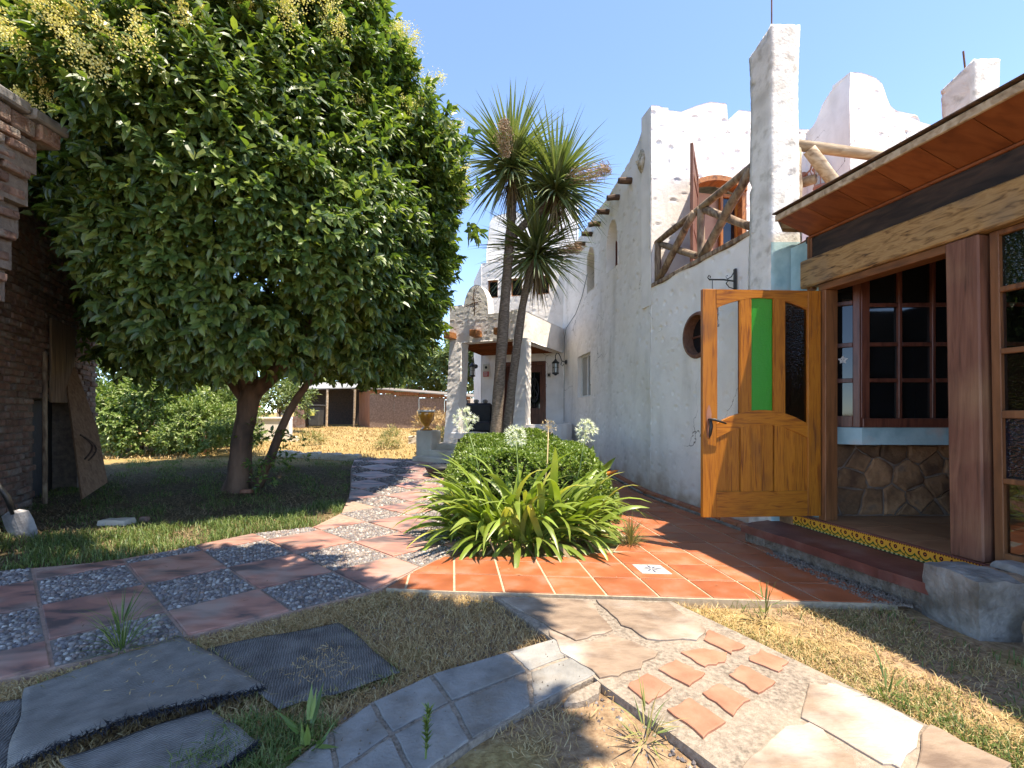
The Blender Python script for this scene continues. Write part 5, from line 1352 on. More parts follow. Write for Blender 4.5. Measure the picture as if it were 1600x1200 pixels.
for k in range(6): link('coping_brick', cb2_me, None, pil, loc=(-4.43+rr.uniform(-.02, .02), 3.35+k*.215, 3.885+rr.uniform(-.01, .01)), rot=(rr.uniform(-.03, .03), 0, rr.uniform(-.05, .05)))

# leaning board with rope handles
V = [at(99, 577, 7.25), at(114, 576, 7.42), at(150, 672, 7.30), at(181, 747, 7.05), at(126, 781, 6.63)]
V = np.array(V); nrm_ = np.cross(V[2]-V[0], V[4]-V[0]); nrm_ /= np.linalg.norm(nrm_)
if nrm_[1] > 0: nrm_ = -nrm_
ctr = V.mean(0); V = V-np.outer((V-ctr)@nrm_, nrm_)   # flatten on its plane
mb = MB(); n = len(V); mb.v = [tuple(p) for p in V]+[tuple(p-nrm_*.035) for p in V]; mb.n = [list(range(n)), list(range(2*n-1, n-1, -1))]
for i in range(n): j = (i+1) % n; mb.q.append([i, j, n+j, n+i])
bo = empty('leaning_board', tuple(V[4]), 'brown tapered plywood board leaning by the dark opening', 'board')
mb.build('board_panel', wood('plywood', [(.17, .09, .05), (.26, .15, .085), (.32, .2, .12)], 2, 2, .7, .3), bo)
for (u1, v1, u2, v2, o_) in ((118, 683, 124, 722, .10), (153, 672, 160, 708, .10)):
    a = np.array(at(u1, v1, 7.0)); b = np.array(at(u2, v2, 6.9))
    a -= nrm_*((a-ctr)@nrm_); b -= nrm_*((b-ctr)@nrm_); side_ = np.cross(nrm_, b-a); side_ /= np.linalg.norm(side_)
    if side_[0] < 0: side_ = -side_
    mb = MB(); mb.tube([a+(b-a)*t+side_*.10*math.sin(math.pi*t)+nrm_*(.012+.05*math.sin(math.pi*t)) for t in np.linspace(0, 1, 9)], .012, 6); mb.build('rope_handle', m_vigadark, bo, smooth=True)

# shovel
sh = empty('shovel', (-4.98, 4.74, 0), 'worn shovel with pale blade stuck in the grass by the pillar', 'shovel')
tip = np.array([-4.98, 4.72, -.06]); sock = np.array([-5.06, 4.62, .40]); hend = np.array([-5.34, 4.1, 1.62])
ax_ = sock-tip; ax_ /= np.linalg.norm(ax_); sd_ = np.array([.97, .2, .1]); sd_ -= ax_*(sd_@ax_); sd_ /= np.linalg.norm(sd_); nn_ = np.cross(ax_, sd_)
mb = MB(); rows_ = [(0., .10), (.08, .125), (.2, .13), (.30, .12), (.335, .05)]; m = 7
for t_, w in rows_:
    for q in range(m):
        x = (q/(m-1)-.5)*2; mb.v.append(tuple(tip+ax_*t_+sd_*w*x+nn_*(.03*x*x-.02)))
for a in range(len(rows_)-1):
    for q in range(m-1): i = a*m+q; mb.q.append([i, i+1, i+m+1, i+m])
bl_ = mb.build('blade', pmat('worn_steel', [(.14, .125, .115), (.28, .26, .25), (.38, .36, .34)], 9, 7, .7, .3, 40), sh)
bl_.modifiers.new('thick', 'SOLIDIFY').thickness = .006
mb = MB(); mb.tube([tip+ax_*.30, sock, sock+(hend-sock)*.14], [.026, .028, .022], 9); mb.build('socket', m_iron, sh, smooth=True)
mb = MB(); mb.tube([sock+(hend-sock)*.13, sock+(hend-sock)*.5, hend], [.02, .021, .019], 9); mb.build('handle', m_loglight, sh, smooth=True)
mb = MB(); mb.tube([(-5.05, 4.52, .12), (-5.3, 4.35, .26), (-5.62, 4.1, .42)], .014, 7); tag(mb.build('tool_handle', m_log, None), 'dark tool handle lying low behind the shovel', 'handle')
for k, (u, v, mt_, lb) in enumerate(((226, 811, m_brick, 'small orange brick shard on the grass'), (183, 815, m_cream, 'flat pale stone lying on the lawn'), (385, 768, m_flagred, 'light brown clod at the foot of the tree'))):
    p = px(u, v); w = (.05, .16, .09)[k]; tag(rock(['brick_shard', 'flat_stone', 'earth_clod'][k], (p[0]-w, p[1]-w*.5, -.03), (p[0]+w, p[1]+w*.5, .03), mt_, None, 20+k, .012, 6), lb, ['shard', 'stone', 'clod'][k])
# pale border stones beside the far lawn
rr = random.Random(9)
for k in range(9):
    t_ = k/8; c = np.array([-5.9, 11.55])*(1-t_)+np.array([-3.75, 10.95])*t_; w = rr.uniform(.13, .2)
    z = gzf(0, c[1]); o = rock('border_stone', (c[0]-w, c[1]-.12, z-.08), (c[0]+w, c[1]+.12, z+rr.uniform(.06, .12)), m_cream, None, 40+k, .04, 6, .1)
    tag(o, ['leftmost pale stone of the low border row', 'second', 'third', 'fourth', 'middle pale stone of the low border row', 'sixth', 'seventh', 'eighth', 'pale border stone nearest the chequered path'][k]+('' if k in (0, 4, 8) else ' pale border stone counted from the tree side'), 'stone', 'stones of the low border row')

# ================================================================== turf mats
def mat_sheet(name, c, mat, label, lift, seed, fringe=True):
    TL, TR, BR, BL = [np.array(px(*p)) for p in c]; n = 26; r = np.random.default_rng(seed)
    base = empty(name, (float((TL+BR)[0]/2), float((TL+BR)[1]/2), 0), label, 'mat')
    V = []
    for i in range(n):
        for j in range(n):
            a, b = i/(n-1), j/(n-1)
            p = TL*(1-a)*(1-b)+TR*a*(1-b)+BR*a*b+BL*(1-a)*b
            p = p+np.array([math.sin(b*9+seed), math.cos(a*8+seed)])*.008
            z = .012+lift(a, b)+.006*math.sin(a*7+seed)*math.sin(b*5+1)+.002*math.sin(a*31)*math.sin(b*23)
            V.append((p[0], p[1], z))
    V = np.array(V); T = V.copy(); T[:, 2] -= .008
    ids = np.arange(n*n).reshape(n, n); q = np.stack([ids[:-1, :-1], ids[1:, :-1], ids[1:, 1:], ids[:-1, 1:]], -1).reshape(-1, 4)
    ed = np.concatenate([ids[0, :], ids[1:, -1], ids[-1, -2::-1], ids[-2:0:-1, 0]]); e2 = np.roll(ed, -1)
    sd_ = np.stack([ed, e2, e2+n*n, ed+n*n], 1)
    link('mat_sheet', new_mesh('mat_sheet', np.concatenate([V, T]), np.concatenate([q, q+n*n, sd_]), True), mat, base)
    if fringe:
        m_ = 900; a = r.uniform(0, 1, m_); b = 1-np.abs(r.normal(0, .012, m_))
        i = a*(n-1); i0 = np.clip(i.astype(int), 0, n-2); f = (i-i0)[:, None]
        P = V[ids[i0, -1]]*(1-f)+V[ids[i0+1, -1]]*f; P[:, 2] -= r.uniform(-.002, .02, m_)
        out = norm(np.array([*(BL-TL+BR-TR), 0]))
        D = out[None]*r.uniform(.1, 1., (m_, 1))+r.normal(0, .45, (m_, 3)); D[:, 2] += r.uniform(-.9, .7, m_); D = norm(D)
        Ln = r.uniform(.012, .045, m_); S_ = norm(np.cross(D, r.normal(0, 1, (m_, 3))))*.0022
        VV = np.stack([P-S_, P+S_, P+D*Ln[:, None]], 1); tag(link('fringe', new_mesh('fringe', VV, np.arange(m_*3).reshape(-1, 3)), m_fibre, base), kind='stuff')
    return base
mat_sheet('turf_mat', [(95, 1182), (330, 1103), (405, 1165), (225, 1275)], m_matA, 'grey turf mat tucked under the fringed mat at the bottom', lambda a, b: -.016+.02*a*b*b, 3)
mat_sheet('turf_mat', [(42, 1074), (282, 994), (412, 1078), (12, 1205)], m_matA, 'largest grey turf mat with a black fringed edge', lambda a, b: -.008+.05*max(0, b-.6)/.4*math.sin(math.pi*min(1, a*1.05))+.012*b, 4)
mat_sheet('turf_mat', [(325, 1012), (532, 975), (622, 1050), (432, 1106)], m_matB, 'dark ribbed turf mat beside the grey pavers', lambda a, b: -.014+.012*(1-b)*a, 5, fringe=False)
mat_sheet('turf_mat', [(-150, 1115), (36, 1090), (14, 1195), (-200, 1260)], m_matB, 'dark turf mat cut off by the lower left corner', lambda a, b: -.018, 6, fringe=False)

# ================================================================== yard buildings in the distance
SZ = gzf(0, 22)
shed = empty('garden_shed', (-5, 22, SZ), 'brown board shed behind the straw lawn', 'shed')
FS = Fr((-6.8, 22.), (4.9, -.9), -1); FSl = Fr((-7.9, 23.8), (1.1, -1.8), -1)
m_osb = pmat('rough_board', [(.17, .11, .08), (.23, .15, .11), (.30, .205, .155)], 14, 6, .95, .3, 30, rnd=.1)
m_plankw = wood('reddish_plank', [(.18, .075, .04), (.30, .13, .07), (.36, .17, .1)], 2, 2, .8, .3)
for k in range(4):
    a, b = k*1.245, (k+1)*1.245-.02; h0 = 2.34-.10*k; mb = MB(); FS.box(mb, a, b, SZ-.1, h0-.2, -.05, 0); mb.build('wall_board', m_osb, shed)
mb = MB()
for k in range(4): FS.box(mb, k*1.245, (k+1)*1.245-.01, 2.16-.10*k, 2.33-.10*k, -.04, .02)
mb.build('top_rail', m_plankw, shed)
for k in range(7):
    mb = MB(); FSl.box(mb, k*.3, k*.3+.29, SZ-.1, 2.3, -.04, 0); mb.build('side_plank', m_plankw, shed)
mb = MB(); a = FSl.p(-.3, 0, .3); b = FS.p(-.1, 0, .25); c = FS.p(5.1, 0, .25); d = FS.p(5.2, 0, -2.4)
mb.v = [(a[0], a[1], 2.42), (b[0], b[1], 2.40), (c[0], c[1], 1.95), (d[0], d[1], 2.1), (a[0]+1.5, a[1]+2, 2.6)]; mb.v += [(x, y, z+.05) for x, y, z in mb.v]
mb.n = [[0, 1, 2, 3, 4], [9, 8, 7, 6, 5]]
for i in range(5): j = (i+1) % 5; mb.q.append([i, j, 5+j, 5+i])
mb.build('roof', pmat('tin_roof', [(.17, .14, .11), (.27, .23, .19)], 6, 5, .6, .3, 20), shed)
# open lean-to left of the shed
lt = empty('lean_to', (-9.3, 23, SZ), 'open lean-to roof on poles left of the shed', 'shelter')
mb = MB(); mb.v = [(-11.6, 22.4, 2.35), (-7.7, 22.6, 2.45), (-7.9, 25, 2.9), (-11.8, 25, 2.8)]; mb.v += [(x, y, z+.05) for x, y, z in mb.v]
mb.q = [[0, 1, 2, 3], [7, 6, 5, 4], [0, 1, 5, 4], [1, 2, 6, 5], [2, 3, 7, 6], [3, 0, 4, 7]]; mb.build('roof', pmat('pale_tin', [(.26, .25, .23), (.36, .35, .33)], 6, 5, .6), lt)
for x in (-11.5, -9.1, -7.75):
    mb = MB(); mb.tube([(x, 22.6, SZ-.1), (x+.05, 22.6, 2.4)], .06, 8); mb.build('post', m_loglight, lt)
mb = MB(); mb.box((-11.8, 25., SZ-.1), (-7.8, 25.1, 2.7)); mb.build('back_wall', m_dark, lt)
# wheelie bin, chair, box
bin_ = empty('wheelie_bin', (-9.35, 22.0, SZ), 'dark grey wheelie bin with a yellow label under the lean-to', 'bin')
mb = MB(); mb.cb(lambda x, y, z: (-9.35+x*(1+.18*z), 22.0+y*(1+.18*z), SZ+z), (-.24, -.26, .05), (.24, .26, .98), .03); mb.build('body', m_darkband, bin_)
mb = MB(); mb.box((-9.68, 21.66, SZ+.985), (-9.02, 22.34, SZ+1.06), .02); mb.build('lid', m_darkband, bin_)
mb = MB(); mb.poly([(-9.5, 21.69, SZ+.55), (-9.3, 21.69, SZ+.55), (-9.3, 21.69, SZ+.85), (-9.5, 21.69, SZ+.85)]); mb.build('label_plate', pmat('yellow_sticker', [(.6, .55, .1), (.7, .62, .15)], 4, 2, .5), bin_)
ch = empty('garden_chair', (-11.0, 22.1, SZ), 'old metal garden chair under the lean-to', 'chair')
mb = MB(); mb.box((-11.3, 21.85, SZ+.45), (-10.75, 22.4, SZ+.50), .01); mb.build('seat', m_conc, ch)
mb = MB(); mb.box((-11.3, 22.38, SZ+.55), (-10.75, 22.42, SZ+1.0), .01); mb.build('backrest', m_conc, ch)
for x in (-11.27, -10.78):
    for y in (21.88, 22.38): mb = MB(); mb.tube([(x, y, SZ), (x, y, SZ+.46)], .02, 6); mb.build('leg', m_iron, ch)
mb = MB(); mb.box((-10.35, 21.7, SZ-.05), (-9.8, 22.2, SZ+.52), .02); mb.box((-10.3, 21.75, SZ+.525), (-9.85, 22.15, SZ+1.0), .04); tag(mb.build('stacked_crates', m_brick, None), 'two stacked reddish crates beside the wheelie bin', 'crates')
# low white wall and green post
lw = empty('low_white_wall', (-10, 16, gzf(0, 16)), 'low whitewashed wall behind the tree trunk', 'wall')
for k in range(4):
    mb = MB(); x0 = -11.6+k*.98; mb.box((x0, 15.9, .2), (x0+.97, 16.15, 1.02), .01); mb.build('wall_block', m_stucco, lw)
    mb = MB(); mb.box((x0-.005, 15.86, 1.025), (x0+.965, 16.19, 1.10), .01); mb.build('coping', m_stucco, lw)
gp = empty('green_post', (-9.95, 16.6, .3), 'green painted metal post behind the low white wall', 'post')
m_green = pmat('green_paint', [(.01, .20, .13), (.02, .28, .18)], 6, 3, .4)
mb = MB(); mb.box((-10.02, 16.55, .3), (-9.9, 16.65, 1.95), .01); mb.build('shaft', m_green, gp)
mb = MB(); mb.box((-10.05, 16.52, 1.955), (-9.87, 16.68, 1.99), .01); mb.build('cap', m_green, gp)
# far white boundary wall
fb = MB(); fb.box((-2.6, 24.2, .4), (2., 24.5, 2.0)); tag(fb.build('boundary_wall', m_stucco, None), 'pale boundary wall seen between the porch columns', 'wall')

# ================================================================== vegetation
def leaves_mesh(name, P, D, U, Ln, Wd, droop=.15, fold=.22):
    """P base, D direction, U approx up of the blade; 5 vertices and 4 triangles per leaf"""
    D = norm(D); S_ = norm(np.cross(D, U)); N_ = np.cross(S_, D); Ln = Ln[:, None]; Wd = Wd[:, None]
    tip = P+D*Ln-N_*Ln*droop
    m1 = P+D*Ln*.30+N_*Ln*droop*.05; m2 = P+D*Ln*.66-N_*Ln*droop*.30
    l1 = m1+S_*Wd*.46+N_*Wd*fold; r1 = m1-S_*Wd*.46+N_*Wd*fold; l2 = m2+S_*Wd*.42+N_*Wd*fold*.8; r2 = m2-S_*Wd*.42+N_*Wd*fold*.8
    V = np.stack([P, l1, m1, r1, l2, m2, r2, tip], 1); b = (np.arange(len(P))*8)[:, None]
    T = np.concatenate([b+np.array([q]) for q in ([0, 1, 2], [0, 2, 3], [4, 7, 5], [5, 7, 6])]); F = [T, np.concatenate([b+np.array([q]) for q in ([1, 4, 5, 2], [2, 5, 6, 3])])]
    return new_mesh(name, V, F)
def shoots(r, C, Nout, per, ln, wd, spread=.10, droop=.15, hang=.35, face=1.0):
    """C: shoot bases (n,3), Nout: shoot direction; returns a mesh of leaves set along every shoot"""
    n = len(C); t = (np.arange(per)+.5)/per
    T = np.tile(t, n); Pb = np.repeat(C, per, 0); Do = np.repeat(norm(Nout), per, 0)
    ref = r.normal(0, 1, (n, 3)); u = norm(np.cross(norm(Nout), ref)); v = np.cross(norm(Nout), u); u = np.repeat(u, per, 0); v = np.repeat(v, per, 0)
    a = np.tile(np.arange(per)*2.4, n)+r.uniform(0, .6, n*per)
    rad = u*np.cos(a)[:, None]+v*np.sin(a)[:, None]
    D = rad*(1.1-.7*T[:, None])+Do*(.35+.75*T[:, None]); D[:, 2] -= hang*(1-T*.6)*r.uniform(.5, 1.5, n*per); D = norm(D+r.normal(0, .18, D.shape))
    P = Pb+Do*(T*spread)[:, None]
    U = norm(Do*face+np.array([0, 0, .8])+r.normal(0, .25, D.shape))
    return P, D, U, ln*r.uniform(.65, 1.2, n*per), wd*r.uniform(.75, 1.2, n*per)

# ------------------------------------------------------------------ the big privet tree
r = np.random.default_rng(42)
TC = np.array([-4.22, 7.65])
zk = np.array([2.1, 2.35, 2.7, 3.15, 3.8, 5.0, 6.0, 7.0, 8.0, 9.0, 9.8]); rk_ = np.array([1.8, 2.45, 2.72, 2.92, 3.08, 3.0, 2.65, 2.2, 1.7, 1.0, .25])
tree = empty('privet_tree', (-4.42, 7.5, 0), 'large dense privet tree with glossy leaves and cream blossom beside the path', 'tree')
nb = 900
zz = r.uniform(2.2, 9.6, nb*3); rr_ = np.interp(zz, zk, rk_); keepm = r.uniform(0, 3.4, nb*3) < rr_; zz = zz[keepm][:nb]; rr_ = rr_[keepm][:nb]
th = r.uniform(0, 2*np.pi, len(zz))
front = (np.sin(th) < .35) | (r.uniform(0, 1, len(zz)) < .45); zz, rr_, th = zz[front], rr_[front], th[front]
dr = np.stack([np.cos(th), np.sin(th)], 1)
lump = 1+.05*np.sin(3*th+zz*1.3)+.045*np.sin(5*th-zz*2.1)+r.normal(0, .025, len(zz))
BC = np.concatenate([TC[None]+dr*(rr_*lump-.42)[:, None], zz[:, None]], 1)
slope = np.gradient(rk_, zk); sl = np.interp(zz, zk, slope)
BN = norm(np.concatenate([dr, (-sl*.8)[:, None].clip(-1.2, 1.5)], 1))
C = []; Nn = []
for c, n_ in zip(BC, BN):
    k = 32; d = r.normal(0, 1, (k, 3)); d = norm(d+n_*.9); rad = r.uniform(.30, .62, (k, 1))
    C.append(c+d*rad*np.array([1, 1, .85])); Nn.append(norm(d*.6+n_*.7+np.array([0, 0, .25])))
# inner layer that closes the crown
ni = 3000; zi = r.uniform(2.0, 9.0, ni); ti = r.uniform(0, 2*np.pi, ni); ri = np.interp(zi, zk, rk_)*r.uniform(.6, .85, ni)
C.append(np.stack([TC[0]+np.cos(ti)*ri, TC[1]+np.sin(ti)*ri, zi], 1)); Nn.append(norm(np.stack([np.cos(ti), np.sin(ti), .3+0*ti], 1)))
# low fringe of hanging twigs under the crown and the side sprig at the right
nf = 420; ti = r.uniform(0, 2*np.pi, nf); rf = np.sqrt(r.uniform(.1, 1, nf))*2.7; C.append(np.stack([TC[0]+np.cos(ti)*rf, TC[1]+np.sin(ti)*rf, r.uniform(2.05, 2.6, nf)], 1)); Nn.append(norm(np.stack([np.cos(ti), np.sin(ti), -.5+0*ti], 1)))
tw = np.linspace(0, 1, 16)[:, None]; sp_ = np.array([-1.5, 6.9, 4.15])*(1-tw)+np.array([-.52, 6.9, 3.92])*tw+r.normal(0, .06, (16, 3)); C.append(sp_); Nn.append(norm(r.normal(0, .4, (16, 3))+np.array([1, 0, .1])))
for cx_, cz_, k_, s_ in ((-1.18, 4.9, 60, .26), (-.98, 5.25, 40, .2), (-1.35, 5.6, 40, .25)):
    C.append(np.array([cx_, 7.0, cz_])+r.normal(0, s_, (k_, 3))*.8); Nn.append(norm(r.normal(0, .5, (k_, 3))+np.array([.8, -.3, .5])))
C = np.concatenate(C); Nn = np.concatenate(Nn)
P, D, U, Ln, Wd = shoots(r, C, Nn, 8, .15, .070, .14, hang=.7, face=1.6)
upx = P[:, 0]/P[:, 1]*720+800; vpx = 645-(P[:, 2]-1.25)/P[:, 1]*720
ok_ = ~(((P[:, 0] < -4.2) & (P[:, 1] < 4.8) & (P[:, 2] < 4.5)) | ((upx < 60+(vpx-260)*.46+r.normal(0, 16, len(P))) & (vpx > 250) & (P[:, 1] < 7.5)))          # stays clear of the brick pillar
keep2 = ok_
me = leaves_mesh('crown', P[keep2], D[keep2], U[keep2], Ln[keep2], Wd[keep2])
tag(link('crown', me, m_leaf, tree), kind='stuff')
# blossom panicles
BP = []
bu = BC[:, 0]/BC[:, 1]*720+800; bv = 645-(BC[:, 2]-1.25)/BC[:, 1]*720
sel = [i for i in range(len(BC)) if (BC[i, 1] < 7.4 and bu[i] < 380 and bv[i] < 170 and r.random() < .9) or (BC[i, 1] < 7.4 and bu[i] < 300 and 150 <= bv[i] < 260 and r.random() < .25) or (BC[i, 2] > 5.4 and BC[i, 1] < 8.6 and r.random() < .55) or (bv[i] < 60 and r.random() < .5) or (BC[i, 0] > -2.4 and BC[i, 2] > 4.6 and r.random() < .6)]
for i in sel:
    for q in range(r.integers(1, 4)):
        n_ = norm(BN[i]+np.array([0, 0, .7])+r.normal(0, .3, 3)); c = BC[i]+BN[i]*(r.uniform(.34, .50) if bu[i] > 500 else r.uniform(.74, .98))+r.normal(0, .13, 3)
        if abs(c[0]+4.9) < .7 and c[1] < 4.7: continue
        k = 330; t_ = r.uniform(0, 1, k); off = r.normal(0, 1, (k, 3))*(.085*(1-t_*.7))[:, None]
        BP.append(c+n_*(t_*.30)[:, None]+off)
cu = C[:, 0]/C[:, 1]*720+800; cv = 645-(C[:, 2]-1.25)/C[:, 1]*720
cand = np.where((cu > -60) & (cu < 370) & (cv > -60) & (cv < 170-cu*.18) & (C[:, 1] < 5.9))[0]
for i in list(r.choice(cand, min(len(cand), 95), replace=False))+list(r.choice(np.where((cu > 380) & (cu < 640) & (cv < 90) & (C[:, 1] < 6.6))[0], 30, replace=False))+list(r.choice(np.where((cu < 200) & (cu > 60) & (cv > 120) & (cv < 220) & (C[:, 1] < 5.9))[0], 8, replace=False)):
    k = 300; t_ = r.uniform(0, 1, k); n_ = norm(Nn[i]+np.array([0, -.2, .9]))
    BP.append(C[i]+Nn[i]*.16+n_*(t_*.26)[:, None]+r.normal(0, 1, (k, 3))*(.062*(1-t_*.7))[:, None])
BP = np.concatenate(BP); nn = len(BP); s1 = norm(r.normal(0, 1, (nn, 3)))*.0095; s2 = norm(np.cross(s1, r.normal(0, 1, (nn, 3))))*.0095
V = np.stack([BP-s1, BP+s2, BP+s1, BP-s2], 1)
tag(link('blossom', new_mesh('blossom', V, np.arange(nn*4).reshape(-1, 4)), m_bloom, tree), kind='stuff')
# trunk and limbs
mb = MB()
def limb(pts, rad, n=10, jit=.10):
    pts = np.array(pts, float); a = []; b = []
    for i in range(len(pts)-1):
        for t_ in np.linspace(0, 1, 5)[:-1]: a.append(pts[i]*(1-t_)+pts[i+1]*t_+r.normal(0, .008, 3)); b.append(rad[i]*(1-t_)+rad[i+1]*t_)
    a.append(pts[-1]); b.append(rad[-1]); mb.tube(a, b, n, jit=jit)
limb([(-4.52, 7.55, -.15), (-4.46, 7.52, .12), (-4.40, 7.5, .7), (-4.33, 7.5, 1.25), (-4.2, 7.5, 1.7)], [.28, .19, .155, .15, .165], 14)
limb([(-4.25, 7.5, 1.6), (-4.35, 7.4, 2.4), (-4.6, 7.3, 3.6), (-4.5, 7.4, 5.2)], [.15, .13, .10, .06])
limb([(-4.22, 7.5, 1.55), (-3.75, 7.4, 1.95), (-3.3, 7.3, 2.5), (-2.7, 7.2, 3.4)], [.13, .11, .085, .05])
limb([(-4.3, 7.55, 1.4), (-4.9, 7.7, 2.1), (-5.6, 7.9, 3.0)], [.11, .09, .05])
limb([(-4.2, 7.62, .05), (-3.95, 7.6, .6), (-3.7, 7.6, 1.25), (-3.35, 7.55, 1.75), (-3.0, 7.5, 2.4)], [.09, .07, .062, .055, .04])
mb.build('trunk', m_bark, tree, smooth=True)
# sucker shoots at the foot of the tree
C = np.concatenate([np.array([-4.0, 7.35, .1])+np.stack([r.normal(0, .16, 26), r.normal(0, .12, 26), r.uniform(0, .95, 26)], 1), np.array([-3.55, 7.2, .1])+np.stack([r.normal(0, .14, 14), r.normal(0, .1, 14), r.uniform(0, .8, 14)], 1)])
P, D, U, Ln, Wd = shoots(r, C, norm(r.normal(0, .5, C.shape)+np.array([.2, 0, .6])), 6, .10, .05, .12)
tag(link('suckers', leaves_mesh('suckers', P, D, U, Ln, Wd), m_leaf, tree), kind='stuff')

# ------------------------------------------------------------------ generic leafy masses
def bush(name, label, cat, c, rad, nsh, per, ln, wd, mat, seed, trunk=None, group=None, flowers=None, nfl=0, boughs=26, hang=.3, low=-.2):
    r = np.random.default_rng(seed); c = np.array(c, float); rad = np.array(rad, float)
    t = empty(name, (c[0], c[1], gzf(0, c[1])), label, cat, group)
    bd = norm(r.normal(0, 1, (boughs, 3))); bd[:, 2] = np.where(bd[:, 2] < low, -bd[:, 2], bd[:, 2]); bc = c+bd*rad*r.uniform(.5, .82, (boughs, 1))
    k = max(1, nsh//boughs); Cs = []; Ns = []
    for q, d in zip(bc, bd):
        dd = norm(r.normal(0, 1, (k, 3))+d*.7); Cs.append(q+dd*rad*r.uniform(.15, .36, (k, 1))); Ns.append(norm(dd+d*.5+np.array([0, 0, .3])))
    Cs = np.concatenate(Cs); Ns = np.concatenate(Ns); zmin = gz(Cs[:, 0], Cs[:, 1])+.03; Cs[:, 2] = np.maximum(Cs[:, 2], zmin+r.uniform(0, .1, len(Cs)))
    P, D, U, Ln, Wd = shoots(r, Cs, Ns, per, ln, wd, ln*1.4, hang=hang)
    tag(link('crown', leaves_mesh('crown', P, D, U, Ln, Wd), mat, t), kind='stuff')
    if flowers:
        i = r.choice(len(Cs), nfl, replace=False); F0 = np.repeat(Cs[i]+Ns[i]*ln*1.5, 9, 0)+r.normal(0, .04, (nfl*9, 3))
        n9 = len(F0); s1 = norm(r.normal(0, 1, (n9, 3)))*.035; s2 = norm(np.cross(s1, r.normal(0, 1, (n9, 3))))*.035
        tag(link('blossom', new_mesh('blossom', np.stack([F0-s1, F0+s2, F0+s1, F0-s2], 1), np.arange(n9*4).reshape(-1, 4)), flowers, t), kind='stuff')
    if trunk:
        mb = MB(); b = (c[0], c[1], gzf(0, c[1])-.1); mb.tube([b, (c[0]+.05, c[1], (b[2]+c[2])/2), (c[0], c[1], c[2])], [trunk, trunk*.8, trunk*.5], 8, jit=.1)
        for q in bc[:6]: mb.tube([(c[0], c[1], c[2]-rad[2]*.3), tuple((q+c)/2), tuple(q)], [trunk*.5, trunk*.35, trunk*.15], 6)
        mb.build('trunk', m_bark, t, smooth=True)
    return t
bush('leafy_shrub', 'dappled broadleaf shrub beside the brick wall end', 'shrub', (-9.9, 12.3, 1.2), (1.7, 1.2, 1.5), 2800, 7, .12, .055, m_shrub, 1, .05, low=-.8)
bush('leafy_shrub', 'tall dark shrub reaching into the privet crown', 'shrub', (-11.3, 14.4, 2.9), (2.8, 1.6, 2.4), 2800, 7, .14, .065, m_shrub, 2, .07, low=-.8)
bush('leafy_shrub', 'low twiggy shrub at the edge of the shade', 'shrub', (-8.0, 12.0, .75), (1.3, .9, .8), 1700, 7, .09, .035, m_shrub, 3, .04, low=-.8)
bush('oleander', 'oleander bush with red flowers by the white wall', 'shrub', (-9.2, 14.2, 1.35), (1.3, 1.0, 1.3), 1700, 7, .18, .03, m_shrub, 4, .04, low=-.8, flowers=m_red, nfl=40)
bush('oleander', 'small oleander in front of the green post', 'shrub', (-10.4, 17.4, 1.35), (.9, .6, .75), 400, 7, .17, .028, m_far, 5, .04, flowers=m_red, nfl=30)
bush('yellow_shrub', 'yellow green shrub behind the green post', 'shrub', (-9.6, 19.0, 1.5), (1.3, .9, 1.0), 400, 6, .2, .08, m_far, 6, .05)
bush('weed_tuft', 'yellow weed tuft against the shed wall', 'weed', (-3.45, 19.8, .85), (.65, .5, .45), 260, 7, .16, .02, m_straw, 7)
far_t = [(-16.5, 27, 3.4, 3.2, 2.8, 'broad far tree behind the shrubs on the left'), (-12.0, 30, 3.2, 3.0, 2.9, 'round far tree behind the lean-to'), (-7.2, 31, 2.6, 2.6, 2.2, 'low far tree above the shed roof left end'), (-4.0, 29, 3.3, 2.5, 2.4, 'far tree above the shed roof right end'), (-1.2, 28, 3.4, 2.2, 2.6, 'far tree seen between the porch columns'), (-21, 26, 4.2, 3.5, 3.6, 'tall far tree at the left behind the brick wall'), (-9.5, 34, 3.8, 3.4, 3.0, 'hazy tree in the farthest row')]
for k, (x, y, z, a, b, lb) in enumerate(far_t): bush('far_tree', lb, 'tree', (x, y, z), (a, a*.8, b), 620, 6, .34, .17, m_far, 30+k, .16, group='trees beyond the yard')

# ------------------------------------------------------------------ hedge around the palms
hedge = empty('clipped_hedge', (.1, 6.6, 0), 'rounded bright green hedge behind the strap leaves', 'hedge')
r = np.random.default_rng(77)
HP = ccw([(-.72, 5.1), (.9, 4.75), (1.22, 5.3), (1.28, 6.6), (1.05, 8.0), (.75, 9.1), (-.5, 9.3), (-1.15, 8.4), (-.95, 6.9)])
n = 8200; Q = np.stack([r.uniform(-1.3, 1.4, n*2), r.uniform(4.6, 9.4, n*2)], 1); Q = Q[inpoly(Q, HP)][:n]
def edge_dist(Q, poly):
    d = np.full(len(Q), 9.)
    for i in range(len(poly)):
        a = np.array(poly[i]); b = np.array(poly[(i+1) % len(poly)]); ab = b-a; t_ = np.clip(((Q-a)@ab)/(ab@ab), 0, 1)[:, None]; d = np.minimum(d, np.linalg.norm(Q-(a+ab*t_), axis=1))
    return d
ed = edge_dist(Q, HP); hh = .71+.06*np.sin(Q[:, 0]*3.1)*np.sin(Q[:, 1]*2.3)+.04*np.sin(Q[:, 0]*7+Q[:, 1]*5)
side = r.uniform(0, 1, len(Q)) < np.clip(.95-ed*1.6, 0.1, .95)
z = gz(0, Q[:, 1])+np.where(side, r.uniform(.05, 1, len(Q)), 1)*hh*np.sqrt(np.clip(ed/.30, .08, 1))
cen_ = np.array([.1, 6.8]); outd = norm(np.concatenate([(Q-cen_)*np.array([1, .5]), np.zeros((len(Q), 1))], 1))
